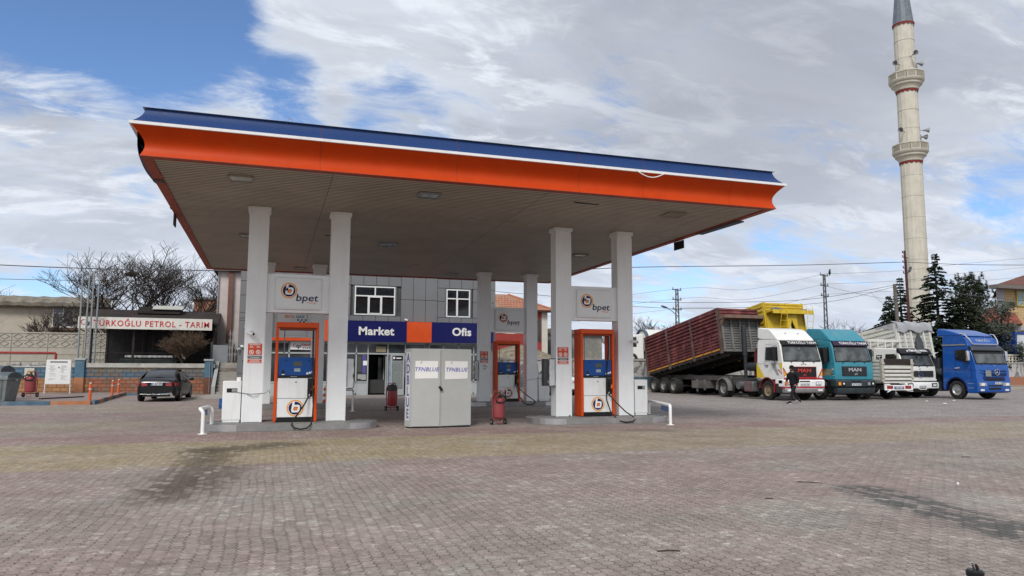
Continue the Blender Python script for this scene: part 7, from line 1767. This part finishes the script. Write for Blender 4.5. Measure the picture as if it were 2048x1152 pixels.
for zb in (24.55, 32.75):
    q = MB(); q.lathe([(1.10, 0), (1.20, .04), (1.26, .28), (1.40, .48), (1.56, .60), (1.60, .76), (1.55, .78), (1.66, .84), (1.80, 1.02), (1.83, 1.18), (0, 1.18)], (0, 0, zb), 28); bo = q.build('balcony', STN, mn, smooth=True)
    q = MB(); q.lathe([(1.80, 1.18), (1.80, 1.95), (1.70, 1.95), (1.70, 1.18)], (0, 0, zb), 10, closed=True); q.lathe([(1.86, 1.87), (1.86, 1.97), (1.65, 1.97), (1.65, 1.87)], (0, 0, zb), 10, closed=True); q.build('parapet', STN, bo)
    q = MB(); n = 10; ra = 1.80
    for k in range(n):
        a0, a1 = 2*PI*k/n, 2*PI*(k+1)/n; A_, B_ = Vector((ra*math.cos(a0), ra*math.sin(a0), 0)), Vector((ra*math.cos(a1), ra*math.sin(a1), 0))
        for j in range(6):
            for s in (0, 1):
                u0, u1 = .14+.12*j, .14+.12*(j+1)
                p0 = A_.lerp(B_, u0); p1 = A_.lerp(B_, u1)
                for m_ in range(3):
                    za, zc_ = 1.25+.19*m_, 1.25+.19*(m_+1)
                    if s: za, zc_ = zc_, za
                    q.bar(p0+Vector((0, 0, zb+za)), p1+Vector((0, 0, zb+zc_)), .035, .025)
        q.box(A_.x-.05, A_.x+.05, A_.y-.05, A_.y+.05, zb+1.18, zb+1.95)
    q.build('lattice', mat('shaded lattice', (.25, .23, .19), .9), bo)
    q = MB(); q.prism([(-.28, 1.2), (-.28, 2.6), (-.15, 2.9), (0, 3.0), (.15, 2.9), (.28, 2.6), (.28, 1.2)], 'y', -1.14, -1.0)
    for i_ in range(len(q.v)): vv = q.v[i_]; q.v[i_] = Matrix.Rotation(R(38-8), 3, 'Z') @ Vector((vv.x, vv.y, vv.z+zb))
    q.build('doorway', mat('door shade grey', (.22, .21, .19), .8), mn)
    for k, (an, dz) in enumerate(((-112 if zb > 30 else -170, 3.7 if zb > 30 else 3.35), (-176 if zb > 30 else -40, 2.9 if zb > 30 else 3.6), (-22, 3.35 if zb > 30 else 3.0))):
        a = R(an); d = Vector((math.cos(a), math.sin(a), .0)); p = Vector((0, 0, zb+dz))
        q = MB(); q.cyl(p+d*1.0, p+d*1.55, .04, n=6); q.cyl(p+d*1.45, p+d*1.62, .10, .12, 12); q.cyl(p+d*1.60+Vector((0, 0, .02)), p+d*2.0, .10, .30, 16, cap=False); q.cyl(p+d*1.62, p+d*1.63, .11, .11, 12); q.build('loudspeaker', mat('grey horn', (.30, .31, .32), .5, var=.3), mn, smooth=True)
q = MB(); q.lathe([(1.13, 40.6), (1.08, 40.7), (.62, 45.2), (.30, 48.0), (0, 49)], n=NS); q.build('cone_roof', mat('lead cone', (.14, .17, .20), .6, metal=.2, var=.2, dirt=(.28, .27, .26), dirt_amt=.5), mn)
mn.rotation_euler = (0, 0, R(8))

# ================================================================ HOUSES, BOOTH AT THE RIGHT
YSTN = brickmat('yellow stone facing', (.56, .40, .19), (.48, .34, .17), (.36, .27, .17), .55, .26, 'xz', ms=.02)
yh = thing('stone_house', 'yellow stone faced two storey house with dark red roof', 'house', (74, 58, 1.9))
q = MB(); q.prism([(68.55, 54), (84, 54), (95, 62), (79.5, 62)], 'z', 1.9, 10.0); q.build('wall', YSTN, yh, world=True)
q = MB(); q.box(68.25, 69.2, 53.9, 53.999, 1.9, 10.0); q.box(69.2, 84, 53.9, 53.999, 5.55, 6.0); q.build('corner_strip', brickmat('pale mosaic', (.42, .43, .46), (.36, .37, .41), (.3, .3, .32), .3, .3, 'xz', ms=.02), yh, world=True)
q = MB(); V_ = [(67.2, 52.9, 10.0), (85.2, 52.9, 10.0), (98, 63, 10.0), (79.0, 63, 10.0), (80.0, 58, 12.6), (87, 58, 12.6)]; [q.poly([V_[i_] for i_ in f_]) for f_ in ((0, 1, 5, 4), (1, 2, 5), (2, 3, 4, 5), (3, 0, 4), (0, 3, 2, 1))]; q.build('roof', brickmat('dark red tiles', (.22, .075, .055), (.17, .06, .045), (.08, .04, .03), .25, .2, 'xz', ms=.03, bump=1), yh, world=True)
q = MB(); q.box(67.15, 85.2, 52.85, 53.85, 9.6, 9.98); q.build('eave', mat('grey brown eave', (.16, .14, .13), .8), yh, world=True)
q = MB(); q.box(70.85, 72.9, 53.88, 53.95, 8.0, 10.0)
o = q.build('window', mat('yellow window frame', (.55, .44, .05), .5), yh, world=True); q = MB(); [q.box(70.97+.66*k, 71.50+.66*k, 53.86, 53.875, a, b_) for k in range(3) for a, b_ in ((8.12, 9.3), (9.4, 9.9))]; q.build('pane', mat('sky blue pane', (.22, .34, .42), .08), o, world=True)
lh = thing('low_house', 'low house with red tiled roof between the pines and the stone house', 'house', (66, 54, 1.9))
q = MB(); q.prism([(64.0, 52.8), (68.2, 52.8), (74, 57), (70, 57)], 'z', 1.9, 6.1); q.build('wall', mat('tan wall', (.34, .30, .23), .85, var=.12), lh, world=True)
q = MB(); q.poly([(62.8, 52.2, 6.1), (69.2, 52.2, 6.1), (71.5, 55.2, 8.1), (69.4, 55.2, 8.1)]); q.poly([(62.8, 52.2, 6.1), (69.4, 55.2, 8.1), (70, 58.5, 6.1)]); q.poly([(69.2, 52.2, 6.1), (75, 57, 6.1), (71.5, 55.2, 8.1)]); q.poly([(70, 58.5, 6.1), (69.4, 55.2, 8.1), (71.5, 55.2, 8.1), (75, 57, 6.1)]); q.build('roof', mat('weathered red tiles', (.26, .075, .055), .85, var=.4, scale=5, bump=1, bscale=12), lh, world=True)
q = MB(); q.box(62.8, 68.2, 52.1, 52.2, 5.75, 6.12); q.build('fascia', mat('grey brown eave', (0, 0, 0)), lh, world=True)
q = MB(); q.prism([(51.0, 4.9), (51.0, 5.0), (52.8, 5.7), (52.8, 5.55)], 'x', 64.0, 68.2); q.build('porch_roof', mat('porch grey', (.22, .21, .19), .8), lh, world=True)
q = MB(); [q.box(x, x+.12, 51.1, 51.2, 1.9, 5.0) for x in (64.2, 66.2, 67.9)]; q.build('porch_post', mat('porch grey', (0, 0, 0)), lh, world=True)
bt = thing('booth', 'small white booth with blue edge at the right of the picture', 'booth', (60.3, 45.6, 1.9))
q = MB(); q.box(59.35, 62, 48.4, 50, 2.2, 4.9); 
for i_ in range(len(q.v)): q.v[i_] = q.v[i_]+Vector((3.9, 0, 0))
q.build('panel', mat('booth white', (.55, .58, .62), .5), bt, world=True); q = MB(); q.box(63.0, 63.22, 48.35, 50, 2.2, 5.0); q.box(63.22, 66, 48.35, 48.38, 4.8, 5.0); q.build('blue_edge', mat('booth blue', (.01, .05, .25), .4), bt, world=True)
pk = thing('balustrade', 'white pierced balustrade on top of the mural wall by the blue truck', 'balustrade', (60.5, 48.1, 2.3)); q = MB()
for k in range(9): x = 59.6+.40*k; q.tube([(x+.16*math.cos(a), 48.12, 2.62+.16*math.sin(a)) for a in [i_*PI/4 for i_ in range(9)]], .035, 5); q.box(x-.22, x-.17, 48.08, 48.18, 2.32, 2.95)
q.box(59.3, 63, 48.05, 48.2, 2.9, 3.0); q.build('lattice_panel', mat('cream balustrade', (.60, .57, .48), .8), pk, world=True)

# ================================================================ VEGETATION
def bare_tree(name, label, cat, base, height, spread, seed, m, levels=5, r0=.16, lean=(0, 0), group=None, trunk_h=None, nb0=4, twist=.45, minr=.011, tw=2.0, flat=.0):
    rr = random.Random(seed); t = thing(name, label, cat, base, group=group)
    T, C_ = MB(), MB()
    def grow(p, d, L, r, lev):
        n = 4 if lev < 2 else 3; pts = [p]; rad = [r]; dd = d.copy()
        for k in range(n):
            dd = (dd+Vector((rr.uniform(-1, 1), rr.uniform(-1, 1), rr.uniform(-.5, .7)))*twist*.32).normalized()
            pts.append(pts[-1]+dd*L/n); rad.append(max(minr, r*(1-.42*(k+1)/n)))
        (T if lev < 2 else C_).tube(pts, rad, 7 if lev < 2 else (4 if lev < 4 else 3))
        if lev >= levels: return
        nb = nb0 if lev < 2 else rr.choice((3, 4, 4) if lev < 4 else (4, 5))
        for k in range(nb):
            f = rr.uniform(.35, 1.0) if k else 1.0; i = min(n-1, int(f*n)); q0 = pts[i].lerp(pts[i+1], f*n-i if f < 1 else 1)
            a = rr.uniform(0, 2*PI); out = Vector((math.cos(a), math.sin(a)*(1-flat), rr.uniform(.0, .55)))
            nd = (dd*.75+out*spread*rr.uniform(.55, 1.1)).normalized()
            grow(q0, nd, L*rr.uniform(.58, .82), max(minr, rad[i+1]*rr.uniform(.55, .78)), lev+1)
    th = trunk_h or height*.22
    L0 = (height-th)*.36
    T.tube([(0, 0, -.2), (lean[0]*.4, lean[1]*.4, th*.5), (lean[0], lean[1], th)], [r0*1.25, r0*1.05, r0], 9)
    for k in range(nb0):
        a = 2*PI*k/nb0+rr.uniform(-.4, .4); d = Vector((math.cos(a)*spread, math.sin(a)*spread*(1-flat), 1)).normalized()
        grow(Vector((lean[0], lean[1], th)), d, L0*rr.uniform(.85, 1.15), r0*.62, 1)
    T.build('trunk', m, t, smooth=True); C_.build('crown', m, t)
    return t
BK = mat('grey brown bark', (.062, .050, .042), .95, var=.3)
BK2 = mat('dark bark', (.050, .041, .035), .95, var=.3)
bare_tree('bare_tree', 'big leafless tree with a bird nest left of the sign board', 'tree', (-10.0, 56, 1.5), 9.2, .95, 3, BK2, 5, .20, (.1, 0), nb0=5, trunk_h=1.6)
bare_tree('bare_tree', 'broad leafless tree above the gazebo roof', 'tree', (-6.3, 56.5, 1.5), 9.2, 1.0, 8, BK2, 5, .20, (0, 0), nb0=5, trunk_h=1.7)
bare_tree('bare_tree', 'small leafless tree leaning left over the cream house', 'tree', (-11.6, 58, 1.5), 6.0, 1.3, 14, BK2, 5, .13, (-.5, 0), nb0=4, trunk_h=1.6)
bare_tree('bare_tree', 'leafless tree reaching toward the pale house at the left of the shop', 'tree', (-4.0, 56, 1.5), 6.6, .9, 22, BK2, 4, .12, (.2, 0), nb0=4, trunk_h=1.4)
bare_tree('bare_shrub', 'leafless upright bush in front of the cream house wall', 'shrub', (-14.8, 58.5, 2.6), 3.2, .55, 31, BK, 4, .05, nb0=6, trunk_h=.15)
bare_tree('bare_tree', 'leafless branches reaching in at the left edge', 'tree', (-22.5, 66, 1.5), 8.6, .9, 41, BK2, 4, .12, nb0=4)
bare_tree('bare_shrub', 'bushy brown leafless shrub behind the dark car', 'shrub', (-5.1, 48.95, 1.6), 2.7, 1.15, 55, mat('brown twig', (.11, .075, .052), .95, var=.3), 5, .07, nb0=8, trunk_h=.35, twist=.35, minr=.006)
q = MB(); q.blob((-9.3, 56, 8.0), (.40, .32, .22), 10, 6, .35); tag(q.build('bird_nest', mat('dark twigs', (.04, .025, .018), .95, var=.5, bump=1), None), 'dark round twig nest high in the left bare tree', 'nest')
for i, (x, y, h, sd, lab) in enumerate(((33.6, 64, 4.2, 61, 'leafless tree behind the tank lorry'), (36.2, 66, 5.6, 62, 'leafless tree just left of the farther power pole'), (30.0, 62, 3.6, 63, 'small leafless tree beside the block shed'), (54.0, 62, 4.5, 64, 'thin leafless tree right of the yellow trailer'), (57.6, 63, 5.8, 65, 'spreading leafless tree right of the nearer lattice power pole'), (60.6, 64, 5.2, 66, 'leafless tree left of the small conifer'), (38.6, 68, 5.5, 67, 'leafless tree right of the farther power pole'), (17.4, 66, 7.2, 68, 'leafless twigs rising behind the terracotta roof'))):
    bare_tree('bare_tree', lab, 'tree', (x, y, 1.9), h, .75, sd, mat('far bark', (.09, .075, .065), .95), 4, .08, nb0=4, trunk_h=h*.3, minr=.012)
q = MB(); rr = random.Random(3)
for k in range(7): q.tube([(-5.35+.1*rr.random(), 48.7, 2.9), (-5.2+.05*k, 48.6, 2.7-.1*k), (-5.05, 48.6, 2.2)], .03, 4)
tag(q.build('plastic_scrap', mat('white plastic scrap', (.5, .5, .52), .5), None), 'white plastic scrap caught in the brown shrub', 'litter')

def leafmat(nm, c):
    return mat(nm, c, .8, var=.45, scale=.9)
def conifer(label, base, H, Rr, seed, m, bark=BK2, droop=.25, gap=.16, dens=1.0, name='conifer_tree', group=None, top=0.0, leaf=.16):
    rr = random.Random(seed); t = thing(name, label, 'conifer', base, group=group); T, C_ = MB(), MB()
    T.tube([(0, 0, -.3), (0, 0, H*.5), (0, 0, H*.98)], [.20, .12, .015], 8)
    z = H*.10
    while z < H*.99:
        f = (z/H); rad = Rr*(1-f)**.85*rr.uniform(.72, 1.12)+.10
        nb = max(4, int((7+4*(1-f))*dens))
        for k in range(nb):
            a = rr.uniform(0, 2*PI); rl = rad*rr.uniform(.65, 1.15); d = Vector((math.cos(a), math.sin(a), 0)); side = Vector((-d.y, d.x, 0))
            pts = [Vector((0, 0, z))+d*rl*u+Vector((0, 0, (.10*u-droop*u*u)*rl+rr.uniform(-.03, .03))) for u in (0, .35, .7, 1.0)]
            T.tube(pts, [.03*(1-f)+.008, .02*(1-f)+.006, .008, .004], 3)
            ns = max(8, int(rl/leaf*9.0))
            for j in range(ns):
                u = rr.uniform(.18, 1.03)**.8; i = min(2, int(u*3)); p = pts[i].lerp(pts[i+1], min(1, max(0, u*3-i)))
                w = (.10+.36*rl*.40*(1.1-u))
                sgn = rr.choice((-1, 1)); e_ = p+side*sgn*w*rr.uniform(.5, 1.2)+d*w*.5+Vector((0, 0, rr.uniform(-.12, .05)))
                q0 = (e_-p); n_ = (q0.cross(Vector((0, 0, 1))).normalized()+Vector((0, 0, rr.uniform(-.8, .8))))*leaf*rr.uniform(.30, .62); up_ = Vector((0, 0, rr.uniform(-.05, .05)))
                C_.poly([p-n_*.4, p.lerp(e_, .55)-n_+up_, e_, p.lerp(e_, .5)+n_-up_])
        z += gap*(1.0+.5*rr.random())*(1.15-f*.4)
    T.build('trunk', bark, t); C_.build('crown', m, t)
    return t
CG = leafmat('dark cedar green', (.032, .052, .030)); CG2 = leafmat('deep pine green', (.040, .064, .024)); OLV = leafmat('dusty olive', (.060, .072, .055))
conifer('tall pointed cedar just right of the minaret', (58.9, 52.5, 1.9), 10.7, 3.7, 5, CG, gap=.24, dens=.95, leaf=.24, droop=.22)
conifer('broad low cedar with sweeping boughs behind the tarpaulined trailer', (60.2, 51.0, 1.9), 6.8, 3.9, 6, leafmat('olive cedar green', (.030, .046, .020)), gap=.22, dens=1.0, leaf=.24, droop=.3)
conifer('small conifer left of the leaning wooden pole', (54.7, 54, 1.9), 6.7, 2.2, 7, CG, gap=.20, leaf=.2)
conifer('dark cedar between the wooden pole and the minaret', (58.7, 56.5, 1.9), 9.0, 2.4, 9, CG, gap=.26, leaf=.22)
conifer('young pine beside the low red roofed house', (62.3, 50.5, 1.9), 4.2, 1.3, 12, leafmat('yellow green pine', (.06, .072, .02)), gap=.18, leaf=.16)
def pine(label, base, H, Rr, seed, m):
    rr = random.Random(seed); t = thing('pine_tree', label, 'pine', base); T, C_ = MB(), MB()
    T.tube([(0, 0, -.3), (.1, 0, H*.5), (0, 0, H*.92)], [.22, .15, .04], 8)
    def tuft(p, s, n):
        for k in range(n):
            a = rr.uniform(0, 2*PI); e_ = rr.uniform(-.4, 1.3); d = Vector((math.cos(a)*math.cos(e_), math.sin(a)*math.cos(e_), math.sin(e_))); w = d.cross(Vector((.3, .5, .8))).normalized()*s*.09
            C_.poly([p-w, p+d*s*rr.uniform(.7, 1.1), p+w])
    z = H*.22
    while z < H*.95:
        f = z/H; R_ = Rr*math.sin(PI*min(1, (f*.85+.12)))**.7
        for k in range(4):
            a = rr.uniform(0, 2*PI); L = R_*rr.uniform(.6, 1.15); d = Vector((math.cos(a), math.sin(a), .28+f*.5))
            p0 = Vector((0, 0, z)); pm = p0+d*L*.55; pe = p0+d*L+Vector((0, 0, L*.28)); T.tube([p0, pm, pe], [.05, .035, .015], 4)
            for j in range(7):
                u = .45+.55*j/6; p = p0.lerp(pm, u*2) if u < .5 else pm.lerp(pe, (u-.5)*2); p = p+Vector((rr.uniform(-.25, .25), rr.uniform(-.25, .25), rr.uniform(-.1, .25)))*(1 if j < 6 else 0)
                tuft(p, .34, 17)
            for j in range(3): tuft(pe+Vector((0, 0, .18*j)), .26, 20)
        z += .44
    T.build('trunk', BK2, t); C_.build('crown', m, t); return t
pine('pine with upswept bottlebrush shoots behind the tall cedar', (70.0, 58.5, 1.9), 9.4, 2.2, 3, CG2)
pine('rounded pine left of the yellow stone house', (73.6, 61, 1.9), 8.9, 2.6, 4, CG2)
def bushy(name, label, cat, base, H, Rr, seed, m, n=5200, ls=.13, ts=.5):
    rr = random.Random(seed); t = thing(name, label, cat, base); T, C_ = MB(), MB()
    T.tube([(0, 0, -.2), (.05, 0, H*.4), (0, 0, H*.8)], [.12, .08, .03], 7)
    cl = [(Vector((rr.gauss(0, .42)*Rr, rr.gauss(0, .42)*Rr, H*(ts*.3+.9*rr.random()))), rr.uniform(.25, .55)*Rr*.7) for _ in range(40)]
    for c, r in cl: T.tube([(0, 0, H*.25), tuple(c*.6+Vector((0, 0, H*.1))), tuple(c)], [.03, .02, .006], 3)
    for k in range(n):
        c, r = rr.choice(cl); p = c+Vector((rr.gauss(0, 1), rr.gauss(0, 1), rr.gauss(0, 1.1)))*r*.6
        if p.z > H*1.02: continue
        d = Vector((rr.gauss(0, 1), rr.gauss(0, 1), rr.gauss(0, 1))).normalized(); s_ = d.orthogonal().normalized()*ls*.35
        C_.poly([p-s_, p+d*ls, p+s_, p-d*ls*.5])
    T.build('trunk', BK, t); C_.build('crown', m, t); return t
bushy('olive_tree', 'grey green olive tree before the yellow stone house', 'tree', (63.3, 49.8, 1.9), 5.9, 1.75, 5, OLV, 9000, .15)
bushy('shrub', 'dull shrub behind the low house porch', 'shrub', (66.2, 50.6, 1.9), 3.2, 1.0, 8, leafmat('dull shrub green', (.045, .055, .03)), 2500, .12)
bushy('evergreen_bush', 'small dark bush beside the block shed', 'shrub', (30.2, 57.8, 1.9), 1.6, .7, 18, leafmat('dull shrub green', (0, 0, 0)), 900, .12)

# ================================================================ POLES AND CABLES
PM = mat('weathered steel', (.10, .105, .11), .7, var=.2)
def lattice_pole(label, x, y, h, z0=1.9, lamp=False, k=1.0):
    t = thing('power_pole', label, 'power pole', (x, y, z0), R(18), group='lattice power poles'); q = MB(); w0, w1 = .34*k, .13*k
    def wd(z): return w0+(w1-w0)*z/h
    for s in (-1, 1): q.bar((s*w0, 0, 0), (s*w1, 0, h), .09, .09)
    z = 0; i = 0
    while z < h-.4:
        z2 = min(h, z+.55); s = 1 if i % 2 else -1; q.bar((s*wd(z), 0, z), (-s*wd(z2), 0, z2), .04, .04); z = z2; i += 1
    q.build('mast', PM, t); q = MB()
    for j, zz in enumerate((h-.1, h-1.05, h-2.0)): q.bar((-.62, 0, zz), (.62, 0, zz), .08, .08)
    ca = q.build('cross_arm', PM, t); q = MB()
    for j, zz in enumerate((h-.1, h-1.05, h-2.0)):
        for s in (-1, 1): q.cyl((s*.55, 0, zz), (s*.55, 0, zz+.24), .05, .035, 6)
    q.build('insulator', mat('insulator', (.12, .10, .09), .4), ca)
    if lamp: q = MB(); q.tube([(0, 0, h-2.6), (-.9, 0, h-2.1), (-1.5, 0, h-1.9)], .035, 5); q.obox((-1.8, 0, h-1.84), (.7, .22, .12), ry=R(12)); q.build('lamp_arm', PM, t)
    return t
lattice_pole('farther lattice power pole with a street lamp above the maroon trailer', 37.0, 62, 7.4, 1.9, True)
lattice_pole('nearer lattice power pole right of the yellow trailer', 48.3, 55, 8.45)
wp = MB(); wp.tube([(51.75, 50, 1.9), (51.5, 50, 5.5), (51.38, 50, 8.9), (51.36, 50, 9.05)], [.17, .15, .14, .10], 9); tag(wp.build('wooden_pole', mat('old grey wood', (.13, .115, .10), .95, var=.3, dirt=(.06, .05, .04), dirt_amt=.6), None, smooth=True), 'leaning grey wooden pole left of the minaret', 'pole')
t = thing('utility_pole', 'rusty brown steel utility pole with brackets in front of the minaret', 'utility pole', (46.9, 44.5, 0), R(20))
RU = mat('rusty dark steel', (.085, .030, .026), .8, var=.3)
q = MB(); q.bar((.12, 0, 0), (.0, 0, 10.9), .11, .14); q.bar((.36, 0, 0), (.16, 0, 10.2), .07, .10); [q.bar((.04, 0, z), (.30, 0, z+.3), .03, .03) for z in (1, 2, 3, 4, 5, 6, 7, 8)]; q.build('mast', RU, t)
q = MB(); [q.bar((-.42, 0, z), (.05 if i_ != 1 else .5, 0, z), .05, .06) for i_, z in enumerate((10.7, 10.35, 9.95, 9.5, 9.1))]; [q.cyl((-.36, 0, z), (-.36, 0, z+.16), .035, n=6) for z in (10.7, 10.35, 9.95, 9.5, 9.1)]; q.build('bracket', RU, t)
q = MB(); q.tube([(.05, 0, 8.4), (.15, -.05, 9.0), (.40, -.1, 9.45)], .04, 5); q.obox((.48, -.12, 9.45), (.5, .16, .12), ry=R(-50)); q.build('street_lamp', mat('dark lamp', (.07, .075, .08), .5), t)
def cable(label, pts, r=.02, sag=0.0):
    P_ = [Vector(p) for p in pts]; o = []
    for i in range(len(P_)-1):
        a, b_ = P_[i], P_[i+1]; pm = P_[max(i-1, 0)]; pn = P_[min(i+2, len(P_)-1)]
        for k in range(6):
            u = k/6; o.append(.5*((2*a)+(b_-pm)*u+(2*pm-5*a+4*b_-pn)*u*u+(3*a-pm-3*b_+pn)*u**3)-Vector((0, 0, sag*4*u*(1-u))))
    o.append(P_[-1]); q = MB(); q.tube(o, r*.78, 4)
    return tag(q.build('overhead_cable', mat('cable grey', (.09, .095, .11), .7), None), label, 'cable', 'overhead cables')
cable('long thick cable sagging from the left edge past the canopy to the brown steel pole', [(-30, 42, 6.9), (-12.9, 42, 6.59), (-3.5, 42, 6.74), (13, 42, 7.36), (22, 42, 8.1), (34.9, 42.8, 8.95), (46.9, 44.5, 10.0)], .030)
cable('thick cable running right from the brown steel pole over the stone house', [(46.9, 44.5, 10.0), (52.5, 44.0, 10.0), (60, 43, 10.2), (66, 42.5, 10.6)], .028)
cable('thin pale cable low in the sky at the far left', [(-30, 60, 7.6), (-15.2, 60, 7.79), (-6, 60, 8.1)], .025)
cable('cable crossing behind the rear columns toward the wooden pole', [(10, 50, 7.3), (19.3, 50, 6.89), (26.4, 50, 6.68), (36.5, 50, 7.0), (43.4, 50, 7.55), (51.38, 50, 8.95)], .022)
cable('lower cable over the maroon trailer toward the wooden pole', [(22, 50, 6.5), (26.4, 50, 6.33), (31.9, 50, 6.34), (43.4, 50, 7.13), (51.38, 50, 8.8)], .020)
for i, dz in enumerate((0, -.95, -1.9)):
    cable(('top', 'middle', 'bottom')[i]+' thin cable between the two lattice poles', [(20, 66, 6.6+dz*.9), (37.0, 62, 9.3+dz), (42.5, 58.6, 9.1+dz), (48.3, 55, 10.4+dz)], .014)
    cable(('top', 'middle', 'bottom')[i]+' thin cable rising right from the nearer lattice pole', [(48.3, 55, 10.4+dz), (57.3, 55, 11.1+dz), (65.6, 55, 12.2+dz), (78, 55, 13.6+dz)], .014)
cable('slack cable slanting down from the nearer lattice pole to the wooden pole', [(48.3, 55, 9.3), (50.5, 53, 8.4), (54.5, 52, 7.7)], .016)
cable('short slack cable dropping behind the small conifer', [(50.7, 52, 8.47), (51.6, 52, 7.8), (53.0, 52, 7.0)], .014)
cable('dark cable from the brown steel pole across the minaret to the stone house', [(47.0, 44.5, 7.9), (49.3, 44.3, 7.85), (53.5, 44.5, 7.6), (60.5, 45, 7.4)], .028)
q = MB(); q.blob((48.95, 55, 10.55), (.10, .12, .22), 8, 6); q.blob((48.95, 54.95, 10.80), (.07, .08, .08), 8, 5); q.poly([(48.90, 55.05, 10.42), (49.0, 55.05, 10.42), (48.95, 55.12, 10.1)]); q.cyl((48.95, 54.88, 10.8), (48.95, 54.80, 10.79), .02, .003, 5)
tag(q.build('bird', BLACK, None, smooth=True), 'small dark bird by the top of the nearer lattice pole', 'bird')

# ================================================================ SMALL THINGS ON THE GROUND
t = thing('short_post', 'black capped short post with a metal tab at the bottom right edge', 'post', (4.74, 4.05, -.022))
q = MB(); q.lathe([(.05, 0), (.05, .185), (.056, .19), (.058, .225), (.045, .238), (0, .24)], n=24); q.build('post_body', mat('glossy black', (.012, .012, .013), .3), t, smooth=True)
q = MB(); q.lathe([(.0585, .178), (.062, .184), (.0585, .190)], n=24); q.build('white_ring', WPRINT, t, smooth=True)
q = MB(); q.obox((-.012, 0, .262), (.010, .014, .045), ry=R(-25)); q.obox((-.022, -.005, .278), (.034, .012, .008), ry=R(40)); q.build('metal_tab', CHROME, t)
q = MB(); q.prism([(-.0, .236), (.035, .236), (.028, .258), (.012, .275)], 'y', -.006, .008); q.build('dark_tab', BLACK, t)
DB = mat('litter dark', (.05, .04, .035), .9)
for i, (x0, y0, x1, y1, l) in enumerate(((7.22, 8.95, 7.48, 8.72, 'thin dark twig lying on the paving at the right'), (12.2, 10.55, 12.35, 10.5, 'short dark twig near the right edge of the paving'), (5.9, 7.9, 6.0, 7.88, 'tiny dark twig on the paving left of the damp stain'), (3.3, 5.95, 3.5, 5.9, 'dark stick on the near paving at the bottom'))):
    q = MB(); q.tube([(x0, y0, .008), ((x0+x1)/2, (y0+y1)/2+.01, .012), (x1, y1, .008)], .006, 5); tag(q.build('twig', DB, None), l, 'twig')
for i, (x, y, s, l) in enumerate(((32.1, 29.6, .07, 'white scrap on the asphalt before the pickup'), (34.3, 29.9, .07, 'white scrap on the ground before the blue truck'), (30.6, 27.2, .10, 'flat white scrap farther from the trucks'), (9.23, 8.07, .022, 'tiny white scrap on the paving at the right'))):
    q = MB(); q.blob((x, y, .02), (s, s*.7, .02), 7, 4, .4); tag(q.build('litter', WPRINT, None), l, 'litter')
